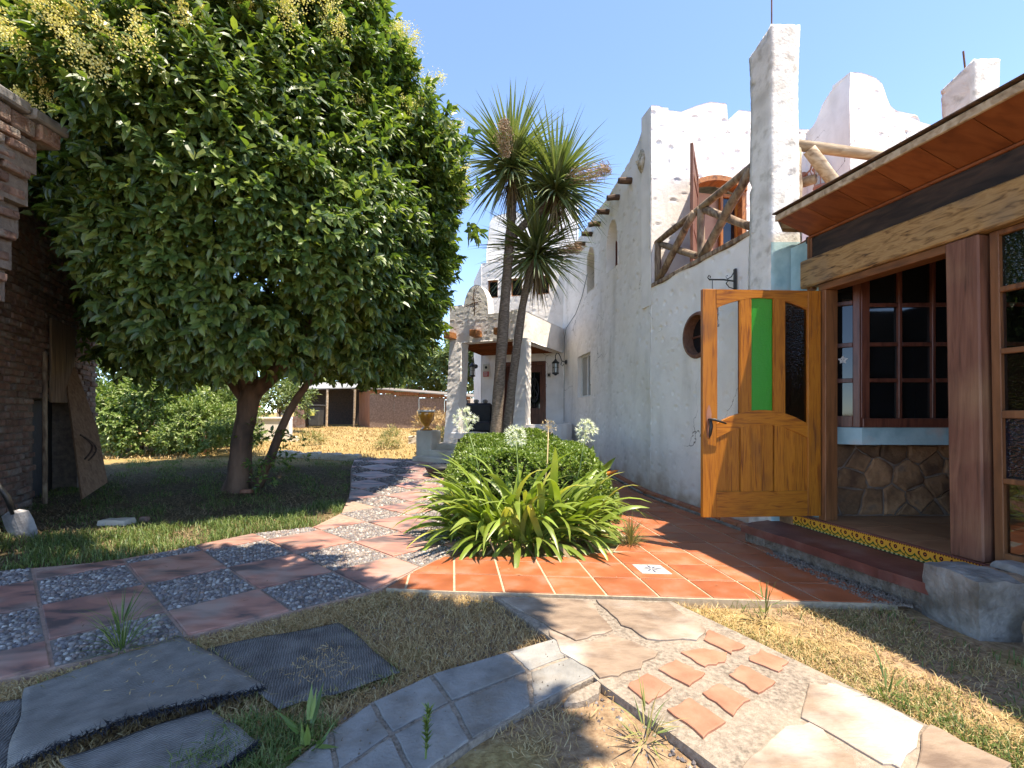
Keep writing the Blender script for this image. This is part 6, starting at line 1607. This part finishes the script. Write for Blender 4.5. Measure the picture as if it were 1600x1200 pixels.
Nn = norm(outd*np.where(side, 1., .25)[:, None]+np.array([0, 0, .9])+r.normal(0, .3, (len(Q), 3)))
P, D, U, Ln, Wd = shoots(r, np.concatenate([Q, z[:, None]], 1), Nn, 7, .050, .026, .06, hang=.0)
tag(link('foliage', leaves_mesh('foliage', P, D, U, Ln, Wd), m_hedge, hedge), kind='stuff')
# solid dark block inside the foliage
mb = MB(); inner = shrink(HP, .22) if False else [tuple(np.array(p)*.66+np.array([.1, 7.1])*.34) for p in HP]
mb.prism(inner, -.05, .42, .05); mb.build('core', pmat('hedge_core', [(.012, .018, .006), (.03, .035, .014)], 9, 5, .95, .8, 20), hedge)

# ------------------------------------------------------------------ cordyline palms
def sword(r, c, n, length, w, tilt_lo, tilt_hi, droop, mats=1):
    """n leaves out of c; tilt is the elevation range"""
    V = []; F = []; seg = 5
    el = r.uniform(tilt_lo, tilt_hi, n); az = np.arange(n)*2.39996+r.uniform(-.2, .2, n); L_ = length*r.uniform(.75, 1.1, n)
    for i in range(n):
        d = np.array([math.cos(az[i])*math.cos(el[i]), math.sin(az[i])*math.cos(el[i]), math.sin(el[i])]); p = np.array(c)+np.array([0, 0, r.uniform(-.14, .1)])+d*.05
        s_ = np.array([-math.sin(az[i]), math.cos(az[i]), 0]); b = len(V); dd = d.copy()
        for k in range(seg+1):
            t_ = k/seg; ww = w*(.55+.9*t_ if t_ < .35 else (1-t_)/.65*.87+.02)
            nrm_l = np.cross(s_, dd)
            V.append(p-s_*ww*.5+nrm_l*ww*.2); V.append(p); V.append(p+s_*ww*.5+nrm_l*ww*.2)
            p = p+dd*L_[i]/seg; dd = dd+np.array([0, 0, -droop*r.uniform(.6, 1.3)*(.3+t_)]); dd /= np.linalg.norm(dd)
        for k in range(seg):
            a = b+k*3; F.append([a, a+1, a+4, a+3]); F.append([a+1, a+2, a+5, a+4])
    return np.array(V), np.array(F)
def panicle(r, c, dr_, n=420, size=.3):
    V = []; dr_ = norm(np.array(dr_, float)); t_ = r.uniform(0, 1, n); off = norm(r.normal(0, 1, (n, 3)))*(r.uniform(0, 1, n)**.5*size*np.sin(np.pi*(t_*.8+.15)))[:, None]*.75
    p = np.array(c)+dr_*(t_*size*2)[:, None]+off; d = norm(off+dr_*.3+r.normal(0, .2, (n, 3))); d[:, 2] -= .3
    s_ = norm(np.cross(d, r.normal(0, 1, (n, 3))))*.006; q = p-d*.10
    return np.stack([q-s_, q+s_, p+d*.02], 1)
def palm(base, trunks, heads, label, seed):
    r = np.random.default_rng(seed); t = empty('cordyline_palm', base, label, 'palm')
    mb = MB()
    for pts, rad in trunks:
        pts = np.array(pts); a = []; b = []
        for i in range(len(pts)-1):
            for q in np.linspace(0, 1, 9)[:-1]: a.append(pts[i]*(1-q)+pts[i+1]*q); b.append((rad[i]*(1-q)+rad[i+1]*q)*r.uniform(.93, 1.06))
        a.append(pts[-1]); b.append(rad[-1]); mb.tube(a, b, 11, jit=.06)
    mb.build('trunk', m_palmbark, t, smooth=True)
    for c, ln in heads:
        V1, F1 = sword(r, c, 140, ln, .068, .0, 1.45, .12); V2, F2 = sword(r, np.array(c)-np.array([0, 0, .12]), 210, ln*.95, .066, -.78, .5, .18)
        tag(link('leaf_head', new_mesh('leaf_head', np.concatenate([V1, V2]), np.concatenate([F1, F2+len(V1)])), m_palmleaf, t), kind='stuff')
        V3, F3 = sword(r, np.array(c)-np.array([0, 0, .25]), 60, ln*.75, .035, -1.45, -.85, .12)
        tag(link('dry_skirt', new_mesh('dry_skirt', V3, F3), m_palmdry, t), kind='stuff')
    return t, r
YP = 9.0
A3 = lambda u, v, y=YP: np.array(at(u, v, y))
t1, r1 = palm((-.33, YP, .1), [([A3(770, 745), A3(777, 640), A3(789, 470), A3(799, 340), A3(800, 262)], [.14, .115, .10, .09, .075]), ([A3(797, 375), A3(820, 350), A3(850, 325), A3(868, 288)], [.075, .075, .07, .06])],
               [(A3(799, 248), 1.26), (A3(868, 282, 8.9), 1.26)], 'taller cordyline palm with two leaf heads rising from the hedge', 5)
tag(link('dry_panicle', new_mesh('dry_panicle', np.concatenate([panicle(r1, A3(789, 238, 8.3), (0, -.2, .9), 900, .27)]), np.arange(2700).reshape(-1, 3)), m_panicle, t1), kind='stuff')
tag(link('dry_panicle', new_mesh('dry_panicle', panicle(r1, A3(898, 278, 8.4), (.95, -.1, .15), 700, .33), np.arange(2100).reshape(-1, 3)), m_panicle, t1), kind='stuff')
t2, r2 = palm((-.2, 9.25, .1), [([A3(786, 735, 9.25), A3(800, 600, 9.25), A3(816, 480, 9.25), A3(834, 395, 9.25)], [.11, .09, .08, .065])], [(A3(838, 385, 9.25), 1.25)], 'lower cordyline palm with a single leaf head behind its neighbour', 6)
tag(link('dry_panicle', new_mesh('dry_panicle', panicle(r2, A3(880, 392, 9.), (.9, 0, .1), 400, .2), np.arange(1200).reshape(-1, 3)), m_panicle, t2), kind='stuff')

# ------------------------------------------------------------------ agapanthus clump in front
ag = empty('agapanthus_clump', (.12, 4.7, 0), 'big clump of arching strap leaves with white flower heads before the hedge', 'plant')
def strap(seed, L_, w, el, dr_, curl):
    r = np.random.default_rng(seed); seg = 9; V = []; F = []; p = np.zeros(3); d = np.array([math.cos(el), 0, math.sin(el)])
    for k in range(seg+1):
        t_ = k/seg; ww = w*min(1, .6+t_*2)*(1 if t_ < .55 else max(.03, math.cos((t_-.55)/.45*math.pi/2)**.8)); s_ = np.array([math.sin(curl*t_)*.3, 1, 0]); s_ /= np.linalg.norm(s_); n_ = np.cross(d, s_)
        V += [p-s_*ww/2-n_*ww*.16, p, p+s_*ww/2-n_*ww*.16]
        p = p+d*L_/seg; d = d+np.array([.02, curl*.05, -dr_*(.25+t_*1.1)]); d /= np.linalg.norm(d)
    for k in range(seg):
        a = k*3; F += [[a, a+1, a+4, a+3], [a+1, a+2, a+5, a+4]]
    return np.array(V), np.array(F)
leaf_me = []
r = np.random.default_rng(9)
for k in range(18):
    el = r.uniform(.75, 1.4); V, F_ = strap(k, r.uniform(.70, 1.08), r.uniform(.05, .072), el, r.uniform(.20, .34), r.uniform(-1, 1)); me = new_mesh('leaf', V, F_, True); me.materials.append(m_aga if k % 9 else m_agay); leaf_me.append(me)
for k in range(6):
    V, F_ = strap(50+k, r.uniform(.5, .75), r.uniform(.045, .062), r.uniform(.15, .5), r.uniform(.22, .38), r.uniform(-1, 1)); me = new_mesh('leaf', V, F_, True); me.materials.append(m_aga if k else m_agay); leaf_me.append(me)
dry_me = []
for k in range(3):
    V, F_ = strap(80+k, r.uniform(.5, .8), r.uniform(.03, .045), r.uniform(.1, .5), r.uniform(.3, .42), r.uniform(-2, 2)); me = new_mesh('leaf', V, F_, True); me.materials.append(m_palmdry); dry_me.append(me)
for k in range(286):
    q = math.sqrt(r.uniform(0, 1)); a = r.uniform(0, 2*math.pi); bx_, by_ = .10+.68*q*math.cos(a), 4.70+.36*q*math.sin(a)
    az = math.atan2((by_-4.78)*1.5, bx_-.12)+r.normal(0, .45)
    if by_ > 4.9 and r.random() < .5: az = -abs(az)
    outer = q > .72
    me = leaf_me[18+r.integers(0, 6)] if outer and r.random() < .55 else leaf_me[r.integers(0, 18)]
    sc = r.uniform(.72, 1.18)
    if r.random() < .09 and outer: me = dry_me[r.integers(0, 3)]
    link('leaf', me, None, ag, loc=(bx_, by_, r.uniform(-.03, .05)), rot=(r.normal(0, .3), r.normal(0, .16), az), scale=(sc, sc, sc*r.uniform(.92, 1.05)))
def umbel(c, base, mat, rad, nfl, name, dry=False, seed=0):
    r = np.random.default_rng(seed); c = np.array(c, float); b = np.array(base, float); mb = MB()
    mb.tube([b, (b*.5+c*.5)+np.array([.02, 0, 0]), c], [.008, .007, .006], 6); stem = mb.build('flower_stalk', m_dryflower if dry else m_stem, ag, smooth=True)
    V = []; d = norm(r.normal(0, 1, (nfl, 3))+np.array([0, 0, .25])); L_ = rad*r.uniform(.8, 1.05, nfl)
    for i in range(nfl):
        e = c+d[i]*L_[i]; s_ = norm(np.cross(d[i], r.normal(0, 1, 3))); u2 = np.cross(d[i], s_)
        V += [c-s_*.0015, c+s_*.0015, e]
        if not dry:
            for k in range(5):
                a = k*2*math.pi/5; o_ = s_*math.cos(a)+u2*math.sin(a); w_ = s_*math.cos(a+1.57)+u2*math.sin(a+1.57)
                V += [e-d[i]*.015+w_*.006, e-d[i]*.015-w_*.006, e+d[i]*.02+o_*.024]
        else: V += [e+s_*.006, e-s_*.006, e+d[i]*.02]
    V = np.array(V); tag(link('flower_head', new_mesh('flower_head', V, np.arange(len(V)).reshape(-1, 3)), mat, stem), kind='stuff')
umbel(at(727, 655, 4.85), (-.28, 4.75, .3), m_petal, .125, 75, 'a', seed=1)
umbel(at(806, 682, 4.9), (.05, 4.8, .2), m_petal, .12, 70, 'b', seed=2)
umbel(at(857, 668, 5.2), (.33, 5.0, .3), m_dryflower, .085, 70, 'c', dry=True, seed=3)
umbel(at(915, 674, 4.9), (.62, 4.85, .3), m_petal, .125, 75, 'd', seed=4)
# bird of paradise leaves at the right end of the bed
bp_ = empty('strelitzia', (1.12, 6.0, 0), 'few broad upright leaves with an orange bract at the hedge end', 'plant')
for k, (u, v, lx, lz, w) in enumerate(((928, 728, .10, .45, .11), (938, 735, .30, .34, .09), (942, 760, .25, .16, .07), (950, 790, .22, .05, .06), (925, 790, .2, .22, .07))):
    b = np.array(at(u-14, v+16, 5.9)); tip = b+np.array([lx, -.05, lz*.9]); d = norm(tip-b); s_ = np.array([-d[2], -.25, d[0]]); V = []; seg = 7
    for q in range(seg+1):
        t_ = q/seg; ww = w*math.sin(math.pi*min(1, .12+t_*.88))**.7; c = b+(tip-b)*t_+np.array([0, -.04*math.sin(t_*3), 0]); V += [c-s_*ww/2, c+np.array([0, .015, 0]), c+s_*ww/2]
    F_ = []
    for q in range(seg): a = q*3; F_ += [[a, a+1, a+4, a+3], [a+1, a+2, a+5, a+4]]
    link('leaf', new_mesh('leaf', V, np.array(F_), True), m_aga if k < 3 else m_agay, bp_)
b = np.array(at(945, 742, 5.85)); mb = MB(); mb.tube([b+np.array([-.1, 0, -.06]), b, b+np.array([.12, -.02, .05]), b+np.array([.17, -.02, .06])], [.012, .03, .016, .002], 7); mb.build('bract', m_orange, bp_, smooth=True)

# ------------------------------------------------------------------ weeds in the foreground
def rosette(name, c, n, ln, w, el0, el1, label, seed, mat=None, droop=.2):
    r = np.random.default_rng(seed); V, F_ = sword(r, (c[0], c[1], c[2]+.1 if len(c) > 2 else .02), n, ln, w, el0, el1, droop)
    V[:, 2] = np.maximum(V[:, 2]-.1 if len(c) > 2 else V[:, 2], .0); o = link(name, new_mesh(name, V, F_), mat or m_grass); tag(o, label, 'weed'); return o
p = px(480, 1165); rosette('broad_weed', (*p, -.02), 12, .13, .03, .4, 1.4, 'broad leaved weed at the corner of the pavers', 1, m_shrub, .1)
p = px(665, 1185)
mb = MB(); b = np.array([*p, 0.]); top_ = b+np.array([.01, 0, .17]); mb.tube([b, top_], .004, 5); sp_o = empty('rosemary_sprig', tuple(b), 'upright green sprig growing between the grey pavers', 'weed'); mb.build('stem', m_stem, sp_o)
r = np.random.default_rng(4); n = 90; t_ = r.uniform(.1, 1, n); a = r.uniform(0, 6.28, n); P = b+(top_-b)*t_[:, None]; D = np.stack([np.cos(a)*.5, np.sin(a)*.5, .9+0*a], 1)
tag(link('needles', leaves_mesh('needles', P, D, np.stack([-np.cos(a), -np.sin(a), .4+0*a], 1), r.uniform(.02, .045, n), np.full(n, .009)), m_shrub, sp_o), kind='stuff')
p = px(1385, 1085); rosette('spiky_weed', (*p, -.02), 14, .12, .010, .6, 1.5, 'spiky green weed at the flagstone edge', 3, m_grass, .1)
p = px(1195, 960); rosette('thin_weed', (*p, -.02), 26, .14, .012, .2, 1.5, 'small grey green weed at the patio edge', 4, m_mixed, .1)
p = px(190, 1012); rosette('grass_tuft', (*p, .02), 70, .22, .008, .3, 1.4, 'green grass tuft growing over the grey mat', 6, m_grass, .2)
p = px(985, 850); rosette('grass_tuft', (*p, -.02), 220, .20, .008, .4, 1.5, 'pale grass tuft between the strap leaves and the tiles', 8, m_mixed, .2)
p = px(1010, 1150); rosette('grey_weed', (*p, -.02), 40, .12, .008, .2, 1.3, 'grey spidery weed in the straw', 9, m_mixed, .15)

# ------------------------------------------------------------------ grass and straw
def blades(r, P, h, w, lean, mat, name, label, cat='grass', flat=0.):
    n = len(P); a = r.uniform(0, 2*np.pi, n); d = np.stack([np.cos(a), np.sin(a), np.zeros(n)], 1); s_ = np.stack([-np.sin(a), np.cos(a), np.zeros(n)], 1)
    hh = h*r.uniform(.5, 1.3, n); ww = (w*r.uniform(.7, 1.2, n))[:, None]; ln = lean*r.uniform(.2, 1.3, n)
    up = np.stack([np.zeros(n), np.zeros(n), hh], 1)
    m = P+up*.55+d*(hh*ln*.35)[:, None]; tip = P+up*(1-flat*.0)+d*(hh*ln)[:, None]; tip[:, 2] = P[:, 2]+hh*np.clip(1-ln*.35, .15, 1)
    V = np.stack([P-s_*ww*.5, P+s_*ww*.5, m+s_*ww*.4, m-s_*ww*.4, tip], 1); b = (np.arange(n)*5)[:, None]
    o = link(name, new_mesh(name, V, [b+np.array([[0, 1, 2, 3]]), b+np.array([[3, 2, 4]])]), mat); return tag(o, label, cat, kind='stuff')
def litter(r, P, ln, w, mat, name, label):
    n = len(P); a = r.uniform(0, 2*np.pi, n); L_ = ln*r.uniform(.4, 1.4, n); d = np.stack([np.cos(a), np.sin(a), r.normal(0, .16, n)], 1); s_ = np.stack([-np.sin(a), np.cos(a), r.normal(0, .3, n)], 1)
    e = P+d*L_[:, None]; e[:, 2] = np.maximum(e[:, 2], P[:, 2]*.3); m = (P+e)/2+np.stack([r.normal(0, .006, n), r.normal(0, .006, n), np.abs(r.normal(0, .006, n))], 1)
    V = np.stack([P-s_*w*.5, P+s_*w*.5, m+s_*w*.5, m-s_*w*.5, e], 1); b = (np.arange(n)*5)[:, None]
    o = link(name, new_mesh(name, V, [b+np.array([[0, 1, 2, 3]]), b+np.array([[3, 2, 4]])]), mat); return tag(o, label, 'straw', kind='stuff')
ALLPAVE = [PATH, PATIO, FLAG, ccw([px(*p) for p in top+bot[::-1]])]
def scatter(r, poly, n, excl=ALLPAVE, zoff=GZ0, patch=0., seed=0):
    p = np.array(poly); lo = p.min(0); hi = p.max(0); Q = np.stack([r.uniform(lo[0], hi[0], n*2), r.uniform(lo[1], hi[1], n*2)], 1); Q = Q[inpoly(Q, poly)]
    for e in excl: Q = Q[~inpoly(Q, e)]
    if patch:
        f = np.sin(Q[:, 0]*3.1+seed)*np.sin(Q[:, 1]*3.7+seed*2)+.6*np.sin(Q[:, 0]*7.7+Q[:, 1]*5.1+seed)+.4*np.sin(Q[:, 0]*13+seed)*np.sin(Q[:, 1]*17); Q = Q[f+r.normal(0, .35, len(Q)) > patch]
    Q = Q[:n]; return np.concatenate([Q, (gz(0, Q[:, 1])+zoff+.005)[:, None]], 1)
r = np.random.default_rng(123)
LAWN = [(-7.5, 3.2), (-5.3, 3.1), (-4.05, 3.72), (-3.4, 3.95), (-3.0, 4.4), (-2.6, 4.85), (-2.2, 5.1), (-2.15, 5.8), (-2.45, 6.9), (-2.7, 7.7), (-3.2, 9.2), (-3.6, 10.6), (-9, 10.8), (-8.2, 8.0), (-6, 5)]
blades(r, scatter(r, LAWN, 24000, patch=.1, seed=1), .06, .007, .9, m_grass, 'lawn_grass', 'thin shaded green lawn under the privet tree')
BAND = [(-4.1, 3.70), (-3.4, 3.93), (-3.0, 4.38), (-2.6, 4.83), (-2.2, 5.1), (-2.15, 5.8), (-2.4, 6.6), (-2.75, 6.6), (-2.8, 5.9), (-3.4, 5.4), (-4.3, 5.0), (-5.6, 4.6), (-6.6, 4.5), (-6.6, 3.4), (-5.4, 3.02)]
blades(r, scatter(r, BAND, 17000, patch=-.7, seed=6), .10, .007, .9, m_grass, 'edge_grass', 'taller green grass edging the chequered path')
litter(r, scatter(r, LAWN, 15000), .055, .007, m_palmdry, 'leaf_litter', 'dry leaf litter scattered under the tree')
FIELD = [(-16, 10.8), (-3.4, 10.9), (-2.4, 11.2), (-2.2, 13), (-1.5, 14), (-1.3, 21), (-16, 24)]
blades(r, scatter(r, FIELD, 20000, patch=-.5, seed=8), .08, .02, 1.3, m_straw, 'dry_field_grass', 'short yellow dry grass of the back lawn')
F1 = [(-1.42, 2.93), (-.9, 3.32), (.32, 3.17), (-.1, 3.14), (.2, 2.6), (.15, 2.55), (-.8, 1.85), (-1.1, 1.7), (-1.9, 1.5), (-2.4, 2.15), (-1.86, 2.55)]
litter(r, scatter(r, F1, 9000, patch=.0, seed=2), .05, .0032, m_straw, 'straw_litter', 'straw scattered between the tiles and the mats')
litter(r, scatter(r, F1, 9000, patch=-.6, seed=15), .04, .003, m_straw, 'matted_straw', 'matted golden straw before the patio')
blades(r, scatter(r, F1, 4000, patch=.7, seed=5), .03, .0035, 1.1, m_mixed, 'patchy_grass', 'patchy half dry grass before the patio')
EDGE = [(-2.5, 2.05), (-1.86, 2.53), (-1.4, 2.88), (-.9, 3.28), (-.7, 3.3), (-.75, 3.12), (-1.2, 2.72), (-1.75, 2.3), (-2.4, 1.9)]
litter(r, scatter(r, EDGE, 7000), .06, .0035, m_straw, 'straw_edge', 'thick band of straw along the chequered path edge')
F2 = [(1.07, 3.06), (2.5, 3.0), (2.45, 2.6), (2.75, 2.3), (3.4, 1.9), (3.3, 1.2), (1.9, 1.3), (1.8, 1.58), (1.55, 2.14), (1.3, 2.63)]
litter(r, scatter(r, F2, 9000, patch=-.4, seed=9), .05, .0032, m_straw, 'straw_verge', 'straw lying on the verge by the veranda')
blades(r, scatter(r, F2, 12000, patch=.1, seed=3), .035, .004, 1.0, m_mixed, 'verge_grass', 'half dry grass between the flagstones and the veranda')
G2 = [(1.62, 2.1), (1.9, 2.2), (2.6, 1.75), (3.2, 1.5), (3.2, 1.2), (2.0, 1.3), (1.85, 1.58)]
blades(r, scatter(r, G2, 7000, patch=-.2, seed=4), .05, .004, .9, m_grass, 'green_verge', 'green grass along the lower right flagstones')
F3 = [(.42, 2.12), (.6, 1.83), (.76, 1.56), (.95, 1.1), (-.9, 1.0), (-.37, 1.58), (-.15, 1.75), (.1, 2.0)]
litter(r, scatter(r, F3, 10000, patch=-.1, seed=4), .05, .003, m_straw, 'straw_patch', 'golden straw below the grey pavers')
W1 = [(-1.1, 1.92), (-.72, 1.9), (-.55, 1.55), (-.6, 1.3), (-1.2, 1.3), (-1.25, 1.6)]
blades(r, scatter(r, W1, 3200), .07, .005, .9, m_grass, 'weed_grass', 'green grass growing between mats and pavers')
litter(r, scatter(r, W1, 1500), .07, .0035, m_straw, 'mat_straw', 'straw between the mats and the pavers')
def gravel(r, P, size, mat, name, label):
    n = len(P); k = 5; ang = np.arange(k)/k*2*np.pi; sz = size*r.uniform(.4, 1.4, n)
    x = P[:, :1]+np.cos(ang)[None]*sz[:, None]*r.uniform(.7, 1.2, (n, k)); y = P[:, 1:2]+np.sin(ang)[None]*sz[:, None]*r.uniform(.6, 1.1, (n, k)); zb = np.repeat(P[:, 2:3]-.006, k, 1)
    b_ = np.stack([x, y, zb], -1); t0 = np.stack([P[:, 0]+r.normal(0, .2, n)*sz, P[:, 1], P[:, 2]+sz*r.uniform(.3, .8, n)], -1)[:, None]; V = np.concatenate([b_, t0], 1); o_ = (np.arange(n)*(k+1))[:, None]
    F_ = np.concatenate([np.concatenate([o_+i, o_+(i+1) % k, o_+k], 1) for i in range(k)]); return tag(link(name, new_mesh(name, V, F_), mat), label, 'gravel', kind='stuff')
gravel(r, scatter(r, F1, 900), .008, m_pebble, 'loose_gravel', 'small gravel on the bare earth before the patio')
gravel(r, scatter(r, F3, 700), .008, m_pebble, 'fine_gravel', 'small gravel in the straw below the pavers')
gravel(r, scatter(r, ccw([(2.24, 4.1), (2.36, 3.05), (2.62, 2.95), (2.45, 4.2)]), 1100, excl=[], zoff=-.002), .012, m_dirt, 'rubble', 'crumbled mortar along the foot of the red step')
gravel(r, scatter(r, ccw([px(*p) for p in top+bot[::-1]]), 120, excl=[], zoff=-.004), .0035, m_dirt, 'paver_dirt', 'crumbs of earth on the grey pavers')
litter(r, scatter(r, PATH, 420, excl=[], zoff=.004), .035, .004, m_palmdry, 'path_litter', 'dry bits blown onto the chequered path')
litter(r, scatter(r, PATIO, 90, excl=[], zoff=.006), .03, .004, m_palmdry, 'patio_litter', 'dry bits blown onto the patio tiles')
blades(r, scatter(r, F2, 3000, patch=.7, seed=12), .06, .005, 1.0, m_grass, 'verge_tufts', 'scattered green tufts on the dry verge')
# grass leaning over the edges of the mats
ep = []
for c_ in ([(282, 994), (412, 1078)], [(325, 1012), (432, 1106)], [(532, 975), (622, 1050)], [(432, 1106), (622, 1050)], [(42, 1074), (282, 994)], [(405, 1165), (330, 1110)], [(405, 1165), (300, 1225)]):
    a_, b_ = np.array(px(*c_[0])), np.array(px(*c_[1])); q = r.uniform(0, 1, 150)[:, None]; ep.append(a_*(1-q)+b_*q+r.normal(0, .022, (150, 2)))
ep = np.concatenate(ep); blades(r, np.concatenate([ep, np.full((len(ep), 1), -.03)], 1), .055, .0035, 1.3, m_mixed, 'mat_edge_grass', 'thin half dry grass leaning over the mat edges')
# weeds and stones that break up the far straw lawn
for k, (x, y, lb) in enumerate(((-6.2, 14.2, 'grey green weed clump in the straw lawn near the trunk'), (-3.6, 13.4, 'grey green weed clump in the straw lawn near the urn'), (-4.6, 17.5, 'taller weed clump in front of the shed'), (-2.6, 16.4, 'small weed clump behind the pedestal'))):
    bush('weed_clump', lb, 'weed', (x, y, gzf(0, y)+.08), (.3, .25, .16), 90, 6, .12, .02, m_mixed, 60+k, low=-.9, boughs=8)
for k, (x, y, lb) in enumerate(((-3.05, 14.6, 'pale boulder lying on the straw lawn'), (-7.4, 15.5, 'low grey stone on the straw lawn'))):
    z_ = gzf(0, y); tag(rock('lawn_stone', (x-.2, y-.15, z_-.08), (x+.2, y+.15, z_+.2-.08*k), m_cream, None, 70+k, .06, 7, .1), lb, 'stone')
SS = [(2.35, 4.1), (2.48, 3.0), (2.45, 2.9), (2.3, 3.05)]
mats_ = [px(60, 1070), px(280, 1000), px(400, 1078), px(200, 1120)]
litter(r, scatter(r, ccw(mats_), 90, zoff=.045), .03, .003, m_straw, 'mat_crumbs', 'straw crumbs lying on the largest mat')
litter(r, scatter(r, ccw([px(430, 1060), px(520, 1010), px(560, 1060), px(470, 1085)]), 160, zoff=.03), .035, .003, m_straw, 'rug_crumbs', 'straw crumbs lying on the ribbed mat')

# ------------------------------------------------------------------ tree behind the camera that shades the foreground
stree = empty('shade_tree', (1.9, -3.2, 0), 'tree behind the viewer that throws the shade on the foreground', 'tree')
r = np.random.default_rng(55); C = []; Nn = []
off = np.array([SUN_H.x, SUN_H.y])/math.tan(SUN_EL)
shade = [(-3.5, 2.2, .9), (-2.7, 2.6, .9), (-2.2, 3.3, .85), (-1.7, 2.4, .9), (-1.0, 2.5, .75), (-.55, 2.0, .6), (-.9, 1.4, .8), (-2.2, 1.5, 1.0), (-3.2, 3.3, .8), (-1.35, 2.95, .5), (-.4, 2.55, .36), (-.02, 2.85, .2), (-4.2, 3.0, .9), (-.25, 1.7, .4), (-4.6, 4.1, .6), (-3.9, 1.6, 1.), (-2.6, 3.75, .5), (-3.2, .6, 1.1), (-1.2, .5, 1.1), (-5.2, 2.2, 1.0)]
for sx_, sy_, rad in shade:
    z = r.uniform(5.2, 6.6); c = np.array([sx_+off[0]*z, sy_+off[1]*z, z]); k = int(330*rad*rad+40)
    d = r.normal(0, 1, (k, 3)); d = norm(d)*r.uniform(.1, 1, (k, 1))**.4*rad*np.array([1, 1, .6]); C.append(c+d); Nn.append(norm(d+np.array([0, 0, .4])))
C = np.concatenate(C); Nn = np.concatenate(Nn); okm = (C[:, 2]-1.25) > .93*C[:, 1]+.5; C = C[okm]; Nn = Nn[okm]
P, D, U, Ln, Wd = shoots(r, C, Nn, 8, .17, .085, .2)
tag(link('crown', leaves_mesh('crown', P, D, U, Ln, Wd), m_leafb, stree), kind='stuff')
mb = MB(); mb.tube([(1.9, -3.2, -.1), (1.7, -2.9, 2), (1.0, -2.0, 4.0), (0, -.6, 5.6)], [.22, .18, .14, .08], 10)
for q in ((-1.5, .5, 6.2), (-2, 1.8, 6.), (.6, .8, 6.), (-.6, 2.0, 5.9)): mb.tube([(.6, -1.4, 4.8), tuple((np.array(q)+np.array([.3, -1, 4.9]))/2), q], [.09, .06, .03], 7)
mb.build('trunk', m_bark, stree, smooth=True)
